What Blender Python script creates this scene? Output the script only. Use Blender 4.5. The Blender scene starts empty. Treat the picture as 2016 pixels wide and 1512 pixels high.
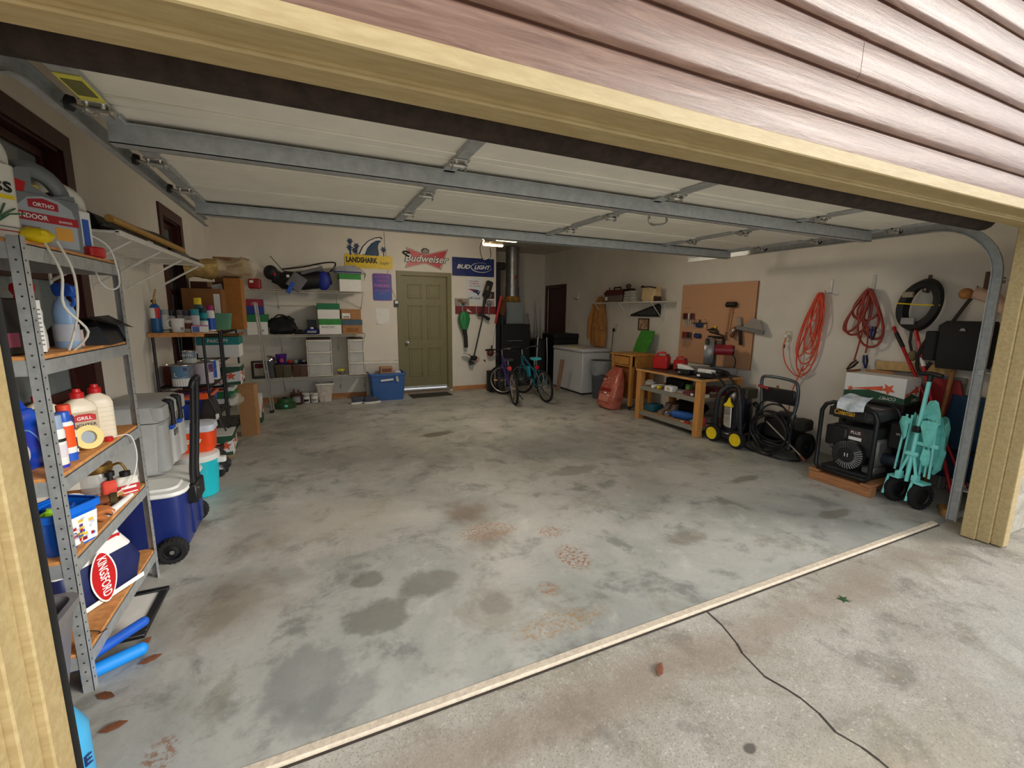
import bpy, bmesh, math, random
from mathutils import Vector as V, Matrix as MX, noise as MN
R = math.radians
SC = bpy.context.scene
COL = SC.collection
rnd = random.Random(7)

# ---------------------------------------------------------------- materials
def lin(c):
    return tuple(((x/255)/12.92 if x <= 10 else ((x/255+.055)/1.055)**2.4) for x in c[:3]) + (1.0,)
MATS = {}
def nd(nt, t, **k):
    n = nt.nodes.new(t)
    for a, b in k.items():
        if a in n.inputs: n.inputs[a].default_value = b
        else: setattr(n, a, b)
    return n
def mat(name, col, rough=.6, metal=0., var=.06, scale=14., bump=0., spec=.5, trans=0., alpha=1., emit=0., coat=0., col2=None, stretch=(1,1,1), detail=4):
    if name in MATS: return MATS[name]
    m = bpy.data.materials.new(name); m.use_nodes = True
    nt = m.node_tree; b = nt.nodes['Principled BSDF']
    b.inputs['Roughness'].default_value = rough; b.inputs['Metallic'].default_value = metal
    b.inputs['Specular IOR Level'].default_value = spec
    b.inputs['Transmission Weight'].default_value = trans; b.inputs['Alpha'].default_value = alpha
    b.inputs['Coat Weight'].default_value = coat
    c = lin(col)
    if var or col2 or bump:
        tc = nd(nt, 'ShaderNodeTexCoord'); mp = nd(nt, 'ShaderNodeMapping'); mp.inputs['Scale'].default_value = stretch
        nz = nd(nt, 'ShaderNodeTexNoise', Scale=scale, Detail=detail, Roughness=.62)
        nt.links.new(tc.outputs['Object'], mp.inputs[0]); nt.links.new(mp.outputs[0], nz.inputs['Vector'])
        rp = nd(nt, 'ShaderNodeValToRGB'); e = rp.color_ramp.elements
        if col2: c2 = lin(col2); e[0].position = .38; e[1].position = .66
        else: c2 = tuple(x*(1+var*2) for x in c[:3])+(1,); c = tuple(x*(1-var*2) for x in c[:3])+(1,); e[0].position = .3; e[1].position = .7
        e[0].color = c; e[1].color = c2
        nt.links.new(nz.outputs[0], rp.inputs[0]); nt.links.new(rp.outputs[0], b.inputs['Base Color'])
        if bump:
            bp = nd(nt, 'ShaderNodeBump', Strength=bump, Distance=.01)
            nt.links.new(nz.outputs[0], bp.inputs['Height']); nt.links.new(bp.outputs[0], b.inputs['Normal'])
    else: b.inputs['Base Color'].default_value = c
    if emit:
        b.inputs['Emission Color'].default_value = lin(col); b.inputs['Emission Strength'].default_value = emit
    MATS[name] = m; return m
def plain(col, rough=.55):
    return mat('paint_%d_%d_%d_%d' % (*col, int(rough*100)), col, rough, var=.03, scale=9)

# ---------------------------------------------------------------- mesh builder
def basis(d):
    d = V(d).normalized(); a = V((0,0,1)) if abs(d.z) < .9 else V((1,0,0))
    u = d.cross(a).normalized(); return u, d.cross(u).normalized(), d
class MB:
    def __init__(s): s.v = []; s.f = []; s.mi = []; s.ms = []; s.X = MX.Identity(4)
    def at(s, loc=(0,0,0), rot=(0,0,0)):
        from mathutils import Euler
        s.X = MX.Translation(loc) @ Euler([R(a) for a in rot]).to_matrix().to_4x4(); return s
    def add(s, vs, fs, m):
        if m not in s.ms: s.ms.append(m)
        k = s.ms.index(m); o = len(s.v); X = s.X
        s.v += [X @ V(p) for p in vs]
        s.f += [[i+o for i in f] for f in fs]; s.mi += [k]*len(fs); return s
    def box(s, x0, x1, y0, y1, z0, z1, m, b=0.):
        if x1 < x0: x0, x1 = x1, x0
        if y1 < y0: y0, y1 = y1, y0
        if z1 < z0: z0, z1 = z1, z0
        b = min(b, (x1-x0)*.45, (y1-y0)*.45, (z1-z0)*.45)
        if b <= 0:
            vs = [(x,y,z) for x in (x0,x1) for y in (y0,y1) for z in (z0,z1)]
            return s.add(vs, [(0,1,3,2),(4,6,7,5),(0,4,5,1),(2,3,7,6),(0,2,6,4),(1,5,7,3)], m)
        lo, hi = (x0,y0,z0), (x1,y1,z1); vs = []; ix = {}
        for sx in (0,1):
            for sy in (0,1):
                for sz in (0,1):
                    for a in range(3):
                        p = [0,0,0]
                        for k, q in enumerate((sx,sy,sz)):
                            i = b if k != a else 0
                            p[k] = lo[k]+i if q == 0 else hi[k]-i
                        ix[(sx,sy,sz,a)] = len(vs); vs.append(p)
        fs = []
        for a in range(3):
            o = [k for k in range(3) if k != a]
            for q in (0,1):
                fc = []
                for p in ((0,0),(1,0),(1,1),(0,1)):
                    c = [0,0,0]; c[a] = q; c[o[0]] = p[0]; c[o[1]] = p[1]; fc.append(ix[(*c,a)])
                fs.append(fc)
            for p in ((0,0),(1,0),(1,1),(0,1)):
                c0 = [0,0,0]; c0[o[0]] = p[0]; c0[o[1]] = p[1]; c1 = list(c0); c1[a] = 1
                fs.append([ix[(*c0,o[0])], ix[(*c1,o[0])], ix[(*c1,o[1])], ix[(*c0,o[1])]])
        for c in [(i,j,k) for i in (0,1) for j in (0,1) for k in (0,1)]: fs.append([ix[(*c,a)] for a in range(3)])
        return s.add(vs, fs, m)
    def loft(s, rings, m, caps=True, closed=True):
        n = len(rings[0]); vs = [p for r in rings for p in r]; fs = []
        for i in range(len(rings)-1):
            for j in range(n if closed else n-1):
                k = (j+1) % n; fs.append((i*n+j, i*n+k, (i+1)*n+k, (i+1)*n+j))
        if caps: fs += [tuple(range(n))[::-1], tuple(range((len(rings)-1)*n, len(rings)*n))]
        return s.add(vs, fs, m)
    def rrect(s, x0, x1, y0, y1, r, z, n=4):
        r = min(r, (x1-x0)*.49, (y1-y0)*.49); o = []
        for cx, cy, a in ((x1-r,y1-r,0),(x0+r,y1-r,90),(x0+r,y0+r,180),(x1-r,y0+r,270)):
            for i in range(n+1):
                t = R(a+90*i/n); o.append((cx+r*math.cos(t), cy+r*math.sin(t), z))
        return o
    def rbox(s, x0, x1, y0, y1, z0, z1, m, r=.03, e=.006, taper=0., caps=True):
        # upright box with rounded corners; the bottom is narrower by taper on each side
        t = taper; g = s.rrect
        rings = [g(x0+t+e,x1-t-e,y0+t+e,y1-t-e,r,z0), g(x0+t,x1-t,y0+t,y1-t,r,z0+e), g(x0,x1,y0,y1,r,z1-e), g(x0+e,x1-e,y0+e,y1-e,r,z1)]
        return s.loft(rings, m, caps)
    def cyl(s, p0, p1, r0, m, r1=None, n=14, caps=True):
        p0, p1 = V(p0), V(p1); u, w, d = basis(p1-p0); r1 = r0 if r1 is None else r1
        rg = lambda p, r: [p+u*(r*math.cos(2*math.pi*i/n))+w*(r*math.sin(2*math.pi*i/n)) for i in range(n)]
        return s.loft([rg(p0,r0), rg(p1,r1)], m, caps)
    def tube(s, pts, r, m, n=8, closed=False, sm=0, flat=None):
        pts = [V(p) for p in pts]
        if sm:
            o = []; N = len(pts)
            for i in range(N if closed else N-1):
                g = lambda k: pts[k % N] if closed else pts[max(0, min(N-1, k))]
                a, b, c, d = g(i-1), g(i), g(i+1), g(i+2)
                for j in range(sm):
                    t = j/sm; o.append(.5*((2*b)+(c-a)*t+(2*a-5*b+4*c-d)*t*t+(3*b-a-3*c+d)*t**3))
            if not closed: o.append(pts[-1])
            pts = o
        N = len(pts); rings = []; u = None
        for i in range(N):
            d = (pts[(i+1) % N]-pts[i-1]) if closed else (pts[min(i+1,N-1)]-pts[max(i-1,0)])
            if d.length < 1e-9: d = V((0,0,1))
            d.normalize()
            if u is None: u = basis(d)[0]
            else:
                u = u-d*u.dot(d)
                u = u.normalized() if u.length > 1e-6 else basis(d)[0]
            w = d.cross(u); q = r[i*len(r)//N] if isinstance(r, (list,tuple)) else r
            fl = flat or 1
            rings.append([pts[i]+u*(q*math.cos(2*math.pi*k/n))+w*(q*fl*math.sin(2*math.pi*k/n)) for k in range(n)])
        if closed: rings.append(rings[0])
        return s.loft(rings, m, not closed)
    def lathe(s, prof, m, c=(0,0,0), n=22, d=(0,0,1), caps=True, sx=1., sy=1.):
        u, w, d = (V((1,0,0)), V((0,1,0)), V((0,0,1))) if tuple(d) == (0,0,1) else basis(d)
        c = V(c)
        rings = [[c+u*(sx*r*math.cos(2*math.pi*i/n))+w*(sy*r*math.sin(2*math.pi*i/n))+d*z for i in range(n)] for r, z in prof]
        return s.loft(rings, m, caps)
    def prism(s, poly, ax, a, b, m):
        f = {'x': lambda p,q: (q,p[0],p[1]), 'y': lambda p,q: (p[0],q,p[1]), 'z': lambda p,q: (p[0],p[1],q)}[ax]
        return s.loft([[f(p,a) for p in poly], [f(p,b) for p in poly]], m)
    def ell(s, c, r, m, n=14, k=9, nz=0., fr=6., seed=0, zmin=None):
        c = V(c); r = V((r,r,r)) if isinstance(r,(int,float)) else V(r); vs = []; fs = []
        for i in range(k+1):
            t = math.pi*i/k
            for j in range(n):
                p = 2*math.pi*j/n; d = V((math.sin(t)*math.cos(p), math.sin(t)*math.sin(p), math.cos(t)))
                q = 1+nz*MN.noise(d*fr*.35+V((seed*7.1,seed*3.3,seed)))
                w = c+V((d.x*r.x,d.y*r.y,d.z*r.z))*q
                if zmin is not None: w.z = max(w.z, zmin)
                vs.append(w)
        for i in range(k):
            for j in range(n): fs.append((i*n+j, (i+1)*n+j, (i+1)*n+(j+1)%n, i*n+(j+1)%n))
        return s.add(vs, fs, m)
    def quad(s, o, u, w, m): # flat patch o, o+u, o+u+w, o+w
        o, u, w = V(o), V(u), V(w); return s.add([o, o+u, o+u+w, o+w], [(0,1,2,3)], m)
    def poly(s, o, u, w, pts, m, th=0.):
        o, u, w = V(o), V(u), V(w); a = [o+u*p[0]+w*p[1] for p in pts]
        if not th: return s.add(a, [tuple(range(len(a)))], m)
        nn = u.cross(w).normalized()*th; return s.loft([a, [p+nn for p in a]], m)
    def text(s, t, o, u, w, h, m, al='CENTER', shear=0., bold=0., width=None):
        # flat lettering: o = anchor, u = reading direction, w = up, h = letter height
        cu = bpy.data.curves.new('lettering', 'FONT'); cu.body = t; cu.size = 1.; cu.align_x = al; cu.align_y = 'CENTER'; cu.shear = shear; cu.offset = bold
        cu.resolution_u = 3
        ob = bpy.data.objects.new('lettering', cu); me = ob.to_mesh()
        vs = [v.co.copy() for v in me.vertices]; fs = [tuple(p.vertices) for p in me.polygons]; ob.to_mesh_clear()
        bpy.data.objects.remove(ob); bpy.data.curves.remove(cu)
        if not vs: return s
        k = h/.7; wd = max(v.x for v in vs)-min(v.x for v in vs); kx = k if not width else width/max(wd,1e-6)
        o, u, w = V(o), V(u).normalized(), V(w).normalized()
        return s.add([o+u*(v.x*kx)+w*(v.y*k) for v in vs], fs, m)
    def ring(s, ob_name): return s

def build(name, mb, parent=None, angle=38, loc=None, rot=None):
    me = bpy.data.meshes.new(name); me.from_pydata([tuple(v) for v in mb.v], [], mb.f)
    for m in mb.ms: me.materials.append(m)
    me.polygons.foreach_set('material_index', mb.mi)
    bm = bmesh.new(); bm.from_mesh(me); bmesh.ops.recalc_face_normals(bm, faces=bm.faces); bm.to_mesh(me); bm.free()
    me.polygons.foreach_set('use_smooth', [True]*len(me.polygons)); me.set_sharp_from_angle(angle=R(angle)); me.update()
    o = bpy.data.objects.new(name, me); COL.objects.link(o)
    if parent: o.parent = parent
    if loc: o.location = loc
    if rot: o.rotation_euler = [R(a) for a in rot]
    return o
def tagit(o, label, cat, group=None):
    o['label'] = label; o['category'] = cat
    if group: o['group'] = group
    return o
def thing(name, label, cat, loc=(0,0,0), rot=(0,0,0), group=None):
    o = bpy.data.objects.new(name, None); COL.objects.link(o); o.empty_display_size = .1
    o.location = loc; o.rotation_euler = [R(a) for a in rot] if not isinstance(rot,(int,float)) else (0,0,R(rot))
    return tagit(o, label, cat, group)
def solo(name, label, cat, mb, loc=(0,0,0), rot=0, group=None, angle=38):
    o = build(name, mb, None, angle, loc, (0,0,rot) if isinstance(rot,(int,float)) else rot)
    return tagit(o, label, cat, group)
def part(t, name, mb, label=None, angle=38):
    o = build(name, mb, t, angle)
    if label: o['label'] = label
    return o
def struct(name, mb, angle=30):
    o = build(name, mb, None, angle); o['kind'] = 'structure'; return o
def dup(t, loc, rot=None, label=None, group=None):
    r = t.copy(); COL.objects.link(r); r.location = loc
    if rot is not None: r.rotation_euler = (0,0,R(rot)) if isinstance(rot,(int,float)) else [R(a) for a in rot]
    if label: r['label'] = label
    if group: r['group'] = group
    for ch in list(t.children):
        c = ch.copy(); COL.objects.link(c); c.parent = r
        for g in list(ch.children):
            d = g.copy(); COL.objects.link(d); d.parent = c
    return r

# ---------------------------------------------------------------- shared materials
GALV = mat('galvanised_steel', (172,176,176), .45, .4, .08, 25)
STEEL = mat('bright_steel', (190,188,182), .3, .9, .05)
CHROME = mat('chrome', (220,220,220), .12, 1., 0)
BLACK = mat('black_plastic', (22,22,24), .45, var=.05)
BLACKM = mat('black_metal', (24,24,26), .35, .3, .05)
RUBBER = mat('black_rubber', (20,20,20), .85, var=.1, scale=40, bump=.1)
DGREY = mat('dark_grey_plastic', (58,60,62), .5)
WHITE = mat('white_plastic', (228,228,222), .4, var=.03)
WPAINT = mat('white_paint', (225,222,212), .5, var=.05)
PAPER = mat('white_paper', (235,235,232), .8, var=.02)
CARD = mat('brown_cardboard', (168,122,80), .85, var=.06, scale=9, bump=.05)
CARD2 = mat('dark_cardboard', (140,94,52), .85, var=.08, scale=9)
RED = mat('red_plastic', (190,24,28), .4)
DRED = mat('dark_red_plastic', (110,28,30), .5)
BLUE = mat('blue_plastic', (28,88,190), .35)
NAVY = mat('navy_plastic', (22,38,96), .4, var=.04)
TEAL = mat('teal_fabric', (112,206,196), .7, var=.1, scale=18, bump=.1)
GREEN = mat('green_print', (38,120,74), .6)
DGREEN = mat('dark_green_print', (40,84,62), .6)
YELLOW = mat('yellow_plastic', (235,205,20), .4)
ORANGE = mat('orange_plastic', (240,84,20), .4)
WOOD = mat('pine_wood', (205,150,88), .6, var=.1, scale=5, stretch=(12,1,1), bump=.04)
WOODZ = mat('pine_post_wood', (200,140,74), .5, var=.1, scale=6, stretch=(9,9,.7), bump=.03)
BOARD = mat('shelf_board', (206,142,80), .75, var=.12, scale=30, bump=.05)
GREYL = mat('grey_label', (150,150,150), .6)
GLASSY = mat('clear_plastic', (235,238,240), .18, trans=.55, alpha=.45, var=0)
FROST = mat('frosted_drawer_front', (214,214,210), .35, alpha=.62, var=.05, scale=8)
# ---------------------------------------------------------------- camera, world, view
cam = bpy.data.cameras.new('camera'); co = bpy.data.objects.new('camera', cam); COL.objects.link(co); SC.camera = co
cam.sensor_width = 36.; cam.sensor_fit = 'HORIZONTAL'; cam.lens = 862/2016*36; cam.clip_start = .02; cam.clip_end = 200
yw, pt, rl = R(24.5), R(-9.46), R(.65)
fw = V((math.sin(yw)*math.cos(pt), math.cos(yw)*math.cos(pt), math.sin(pt))); rt = V((math.cos(yw), -math.sin(yw), 0)); up = rt.cross(fw)
r2 = rt*math.cos(rl)+up*math.sin(rl); u2 = up*math.cos(rl)-rt*math.sin(rl)
co.matrix_world = MX(((r2.x,u2.x,-fw.x,0),(r2.y,u2.y,-fw.y,0),(r2.z,u2.z,-fw.z,1.5),(0,0,0,1)))
w = bpy.data.worlds.new('overcast_sky'); SC.world = w; w.use_nodes = True
bg = w.node_tree.nodes['Background']; bg.inputs[0].default_value = (.92,.96,1.,1); bg.inputs[1].default_value = .85
vs = SC.view_settings; vs.view_transform = 'Standard'; vs.look = 'None'; vs.gamma = 1.; vs.exposure = .66; vs.use_curve_mapping = False
SC.cycles.max_bounces = 10; SC.cycles.diffuse_bounces = 6
sun = bpy.data.lights.new('sun', 'SUN'); so = bpy.data.objects.new('sun', sun); COL.objects.link(so)
sun.energy = 1.9; sun.angle = R(20); sun.color = (1.,.95,.88); so.rotation_euler = V((-1.471,1.155,-.72)).to_track_quat('-Z','Y').to_euler()

# ---------------------------------------------------------------- materials of the shell
def concrete(name, base, base2, stains, rough=(.3,.6), scale=1., agg=0.):
    m = bpy.data.materials.new(name); m.use_nodes = True; nt = m.node_tree; b = nt.nodes['Principled BSDF']; L = nt.links.new
    tc = nd(nt, 'ShaderNodeTexCoord'); P = tc.outputs['Object']
    def noise(s, d=6, r=.6, dist=0.):
        n = nd(nt, 'ShaderNodeTexNoise', Scale=s, Detail=d, Roughness=r, Distortion=dist); L(P, n.inputs['Vector']); return n.outputs[0]
    def mix(a, bc, f, mode='MIX'):
        x = nd(nt, 'ShaderNodeMix', data_type='RGBA', blend_type=mode)
        for q, i in ((f,0),(a,6),(bc,7)):
            if hasattr(q, 'links'): L(q, x.inputs[i])
            else: x.inputs[i].default_value = q if i == 0 else lin(q)
        return x.outputs[2]
    def mth(op, a, c, cl=False):
        x = nd(nt, 'ShaderNodeMath', operation=op, use_clamp=cl)
        for i, q in ((0,a),(1,c)):
            if hasattr(q, 'links'): L(q, x.inputs[i])
            else: x.inputs[i].default_value = q
        return x.outputs[0]
    def ramp(v, a, c):
        x = nd(nt, 'ShaderNodeMapRange'); x.interpolation_type = 'SMOOTHSTEP'; L(v, x.inputs[0]); x.inputs[1].default_value = a; x.inputs[2].default_value = c; return x.outputs[0]
    big = noise(.9*scale, 8, .65, .6); mid = noise(3.2*scale, 8, .7, .3); fine = noise(38*scale, 3, .6); warp = noise(5.5, 4, .6)
    c = mix(base, base2, ramp(big, .36, .62)); c = mix(c, tuple(int(x*.78) for x in base), mth('MULTIPLY', ramp(mid, .5, .66), .8)); c = mix(c, tuple(min(255,int(x*1.1)) for x in base2), mth('MULTIPLY', ramp(mid, .46, .3), .55))
    c = mix(c, tuple(int(x*.8) for x in base2), mth('MULTIPLY', ramp(fine, .52, .75), .35)); c = mix(c, tuple(int(x*k) for x,k in zip(base,(.8,.76,.68))), mth('MULTIPLY', ramp(noise(1.7*scale,7,.72,.9), .52, .66), .45))
    if agg:
        vo = nd(nt, 'ShaderNodeTexVoronoi', Scale=95.); L(P, vo.inputs['Vector'])
        c = mix(c, (120,108,92), mth('MULTIPLY', ramp(vo.outputs[0], .42, .1), agg)); c = mix(c, (226,214,196), mth('MULTIPLY', ramp(noise(70,2), .58, .72), agg*.7))
    sep = nd(nt, 'ShaderNodeSeparateXYZ'); L(P, sep.inputs[0])
    for (cx, cy, rx, ry, ang, col, amt, kind) in stains:
        mp = nd(nt, 'ShaderNodeMapping'); mp.vector_type = 'TEXTURE'; mp.inputs['Location'].default_value = (cx,cy,0); mp.inputs['Rotation'].default_value = (0,0,R(ang)); mp.inputs['Scale'].default_value = (rx,ry,1)
        L(P, mp.inputs[0]); ln = nd(nt, 'ShaderNodeVectorMath', operation='LENGTH'); L(mp.outputs[0], ln.inputs[0])
        d = mth('ADD', ln.outputs['Value'], mth('MULTIPLY', mth('SUBTRACT', warp if kind != 'rust' else mid, .5), 1.6))
        f = ramp(d, 1.12, .7) if kind != 'soft' else ramp(d, 1.4, .1)
        if kind == 'rust': f = mth('MULTIPLY', f, ramp(noise(46, 5, .7), .46, .6))
        c = mix(c, col, mth('MULTIPLY', f, amt))
    L(c, b.inputs['Base Color'])
    L(mth('ADD', mth('MULTIPLY', big, rough[1]-rough[0]), rough[0]), b.inputs['Roughness'])
    bp = nd(nt, 'ShaderNodeBump', Strength=.18 if not agg else .5, Distance=.004); L(fine, bp.inputs['Height']); L(bp.outputs[0], b.inputs['Normal'])
    b.inputs['Specular IOR Level'].default_value = .5
    return m
FLOOR = concrete('stained_concrete', (160,161,154), (186,184,176), [
    (.22,2.05,.17,.13,0,(116,114,104),.7,'oil'), (.52,2.22,.2,.12,20,(116,114,104),.7,'oil'), (-.1,1.78,.2,.2,-30,(124,126,122),.6,'oil'), (-.02,1.62,.2,.12,10,(128,130,126),.5,'oil'), (.78,1.9,.1,.1,0,(118,116,108),.7,'oil'),
    (.2,2.38,.1,.08,0,(100,96,84),.6,'oil'), (.98,2.95,.2,.22,0,(112,92,74),.75,'soft'), (1.0,2.55,.16,.16,0,(116,100,84),.6,'soft'),
    (1.03,2.62,.2,.13,0,(158,100,50),.8,'rust'), (1.42,2.45,.09,.09,0,(158,100,50),.8,'rust'), (1.4,2.12,.1,.14,0,(150,92,46),.85,'rust'), (1.1,1.9,.07,.07,0,(158,100,50),.8,'rust'), (1.02,1.64,.28,.08,0,(164,124,72),.7,'rust'),
    (-.55,1.63,.05,.08,0,(140,84,44),.7,'rust'), (-.5,2.45,.4,.3,0,(120,104,80),.5,'soft'), (1.32,5.1,.22,.1,10,(86,72,58),.7,'oil'), (3.6,2.6,.2,.06,0,(104,98,86),.6,'oil'), (3.55,1.83,.18,.06,0,(120,114,102),.7,'oil'), (2.25,2.0,.16,.07,0,(140,132,118),.6,'oil'), (2.2,3.4,.25,.12,0,(112,108,98),.5,'oil'),
    (0,3.2,.8,.5,0,(176,158,138),.35,'soft'), (2.4,4.2,1.3,.7,0,(116,118,114),.5,'soft'), (.6,4.6,1.,.5,0,(126,122,112),.4,'soft'), (3.0,2.9,.8,.35,0,(184,180,168),.35,'soft')], (.32,.55))
DRIVE = concrete('driveway_concrete', (164,157,144), (182,177,166), [(.9,1.22,2.9,.12,0,(146,128,112),.6,'soft'), (3.2,1.3,1.2,.1,0,(150,138,124),.5,'soft'), (3.1,.5,.7,.4,0,(170,168,164),.5,'soft'), (1.4,.55,.7,.2,0,(182,166,140),.5,'soft'), (1.32,.84,.03,.02,0,(70,64,58),.8,'oil')], (.6,.9), 1.2, .55)
WALLP = mat('white_drywall', (224,219,208), .8, var=.025, scale=3, bump=.03)
CEIL = mat('white_ceiling', (205,200,190), .9, var=.03, scale=4)
CREAM = mat('cream_trim_paint', (172,150,104), .55, col2=(186,166,120), scale=9, stretch=(1,6,6), bump=.12)
REDWOOD = mat('dark_red_stained_wood', (64,26,20), .45, var=.15, scale=6, stretch=(6,6,.6))
OAKB = mat('baseboard_wood', (186,128,80), .6, var=.1, scale=7, stretch=(.7,6,6))
def siding_mat():
    m = bpy.data.materials.new('weathered_cedar_siding'); m.use_nodes = True; nt = m.node_tree; b = nt.nodes['Principled BSDF']; L = nt.links.new
    tc = nd(nt, 'ShaderNodeTexCoord'); mp = nd(nt, 'ShaderNodeMapping'); mp.inputs['Scale'].default_value = (.9,1,14); L(tc.outputs['Object'], mp.inputs[0])
    n = nd(nt, 'ShaderNodeTexNoise', Scale=2.6, Detail=9, Roughness=.68, Distortion=1.4); L(mp.outputs[0], n.inputs['Vector'])
    rp = nd(nt, 'ShaderNodeValToRGB'); e = rp.color_ramp.elements; e[0].position = .36; e[0].color = lin((104,76,62)); e[1].position = .66; e[1].color = lin((140,110,92)); x = e.new(.5); x.color = lin((122,93,78)); L(n.outputs[0], rp.inputs[0])
    vo = nd(nt, 'ShaderNodeTexVoronoi', Scale=1.5); mq = nd(nt, 'ShaderNodeMapping'); mq.inputs['Scale'].default_value = (1,1,3.2); L(tc.outputs['Object'], mq.inputs[0]); L(mq.outputs[0], vo.inputs['Vector'])
    mr = nd(nt, 'ShaderNodeMapRange'); mr.inputs[1].default_value = .09; mr.inputs[2].default_value = .05; L(vo.outputs[0], mr.inputs[0])
    mx = nd(nt, 'ShaderNodeMix', data_type='RGBA'); L(mr.outputs[0], mx.inputs[0]); L(rp.outputs[0], mx.inputs[6]); mx.inputs[7].default_value = lin((112,78,66)); L(mx.outputs[2], b.inputs['Base Color'])
    b.inputs['Roughness'].default_value = .36; b.inputs['Specular IOR Level'].default_value = .35
    bp = nd(nt, 'ShaderNodeBump', Strength=.25, Distance=.006); L(n.outputs[0], bp.inputs['Height']); L(bp.outputs[0], b.inputs['Normal'])
    return m
SIDING = siding_mat()
GROOVE = mat('siding_groove_stain', (84,52,40), .7, var=.1)
STONE = mat('rough_stone_veneer', (150,146,132), .85, col2=(186,178,166), scale=7, bump=.5)

# ---------------------------------------------------------------- shell
XL, XR, YB, YA, ZC, XA = -1.25, 5.05, 7.9, 9.3, 2.8, 3.24
struct('floor', MB().box(XL-.1, XR+.1, 1.47, YA+.1, -.15, 0, FLOOR))
g = MB().box(-12, 16, -14, 1.43, -.16, -.012, DRIVE)
CRK = mat('crack_shadow_dirt', (62,54,46), .95, var=.1)
pts = [(1.765,1.431),(1.752,1.323),(1.713,1.207),(1.685,1.158),(1.658,1.029),(1.682,.951),(1.692,.899),(1.689,.827),(1.666,.755),(1.69,.681),(1.693,.632),(1.689,.58),(1.72,.45),(1.71,.3),(1.75,.1)]
for i in range(len(pts)-1):
    (a, b_), (c, d) = pts[i], pts[i+1]; q = .004+.0035*rnd.random()
    g.add([(a-q,b_,-.0112),(a+q,b_,-.0112),(c+q,d,-.0112),(c-q,d,-.0112)], [(0,1,2,3)], CRK)
driveway = struct('driveway', g)
g = MB().box(-.62, 4.1, 1.432, 1.475, -.05, .004, mat('pale_concrete_edge', (214,198,176), .8, var=.08, scale=40, bump=.3), .006).box(-.62, 4.1, 1.422, 1.433, -.06, -.009, CRK)
struct('trim_1', g)
# walls
def wall_y(name, x0, x1, y0, y1, holes, z1=ZC, m=WALLP):   # wall in the xz plane with rectangular holes (xa,xb,za,zb)
    g = MB(); xs = x0
    for (a, b_, za, zb) in sorted(holes):
        g.box(xs, a, y0, y1, 0, z1, m); g.box(a, b_, y0, y1, zb, z1, m)
        if za > 0: g.box(a, b_, y0, y1, 0, za, m)
        xs = b_
    g.box(xs, x1, y0, y1, 0, z1, m); return struct(name, g)
def wall_x(name, y0, y1, x0, x1, holes, z1=ZC, m=WALLP):
    g = MB(); ys = y0
    for (a, b_, za, zb) in sorted(holes):
        g.box(x0, x1, ys, a, 0, z1, m); g.box(x0, x1, a, b_, zb, z1, m)
        if za > 0: g.box(x0, x1, a, b_, 0, za, m)
        ys = b_
    g.box(x0, x1, ys, y1, 0, z1, m); return struct(name, g)
wall_x('wall_left', 1.28, YB+.12, XL-.14, XL, [(2.5,3.5,.95,2.37),(5.37,6.0,.95,2.37)])
wall_x('wall_right', 1.28, YA+.12, XR, XR+.14, [(8.36,9.16,0,2.02)])
wall_y('wall_back', XL, XA, YB, YB+.12, [(1.44,2.29,0,2.1)])
struct('wall_alcove', MB().box(XA, XR, YA, YA+.12, 0, ZC, WALLP).box(XA-.12, XA, YB+.12, YA+.12, 0, ZC, WALLP))
struct('ceiling', MB().box(XL-.1, XR+.1, 1.2, YA+.1, ZC, ZC+.1, CEIL))
struct('wall_front', MB().box(XL-.14, -.66, 1.2, 1.3, 0, ZC, WALLP).box(4.12, XR+.14, 1.2, 1.3, 0, ZC, WALLP).box(-.66, 4.12, 1.2, 1.3, 2.1, ZC, WALLP))
# siding outside: channel boards above the opening and beside it
g = MB(); z = 2.108
YS = 1.155
for k in range(7):
    h = .152
    prof = [(YS+.045, z), (YS+.012, z), (YS+.002, z+.012), (YS, z+.02), (YS, z+h-.03), (YS+.004, z+h-.022), (YS+.02, z+h-.012), (YS+.022, z+h), (YS+.045, z+h)]
    joints = [-5, (-1.2+1.9*k) % 5.1-.6, 3.3 + (k*1.37) % 3.1, 9]
    for a, b_ in zip(joints, joints[1:]):
        g.prism([(p[0]-0, p[1]) for p in prof], 'x', a+.0015, b_-.0015, SIDING)
    g.box(-5, 9, YS+.021, YS+.03, z+h-.013, z+h+.001, GROOVE); z += h
for x0, x1 in ((-5,-.72),(4.2,9)):
    for k in range(14):
        zz = 2.108-.152*(k+1)
        if zz > -.1: g.prism([(YS+.045,zz),(YS,zz+.015),(YS,zz+.125),(YS+.022,zz+.14),(YS+.022,zz+.152),(YS+.045,zz+.152)], 'x', x0, x1, SIDING if zz > .55 else STONE)
struct('wall_siding', g)
struct('trim_2', MB().box(-.62, 4.07, 1.20, 1.29, 2.045, 2.12, CREAM, .004).box(-.65, 4.10, 1.1, 1.2, 2.06, 2.112, CREAM, .004).box(-.62, 4.07, 1.192, 1.2, 2.052, 2.062, CREAM))
for nm, s, xi in (('trim_3', -1, -.60), ('trim_4', 1, 4.03)):
    g = MB(); B = lambda d, y0, y1, e=.004: g.box(xi+s*d, xi+s*.12, y0, y1, -.005, 2.05, CREAM, e)
    B(0, 1.215, 1.29); B(.018, 1.15, 1.215); B(.036, 1.09, 1.15)
    if s < 0: g.box(-.62, -.592, 1.291, 1.299, 0, 2.04, RUBBER)
    struct(nm, g)
# baseboards
g = MB().box(XL, 1.38, YB-.014, YB, 0, .085, OAKB, .003).box(2.37, XA, YB-.014, YB, 0, .085, OAKB, .003); struct('baseboard_back', g)
struct('baseboard_alcove', MB().box(XA, XR, YA-.014, YA, 0, .085, OAKB, .003))
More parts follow.
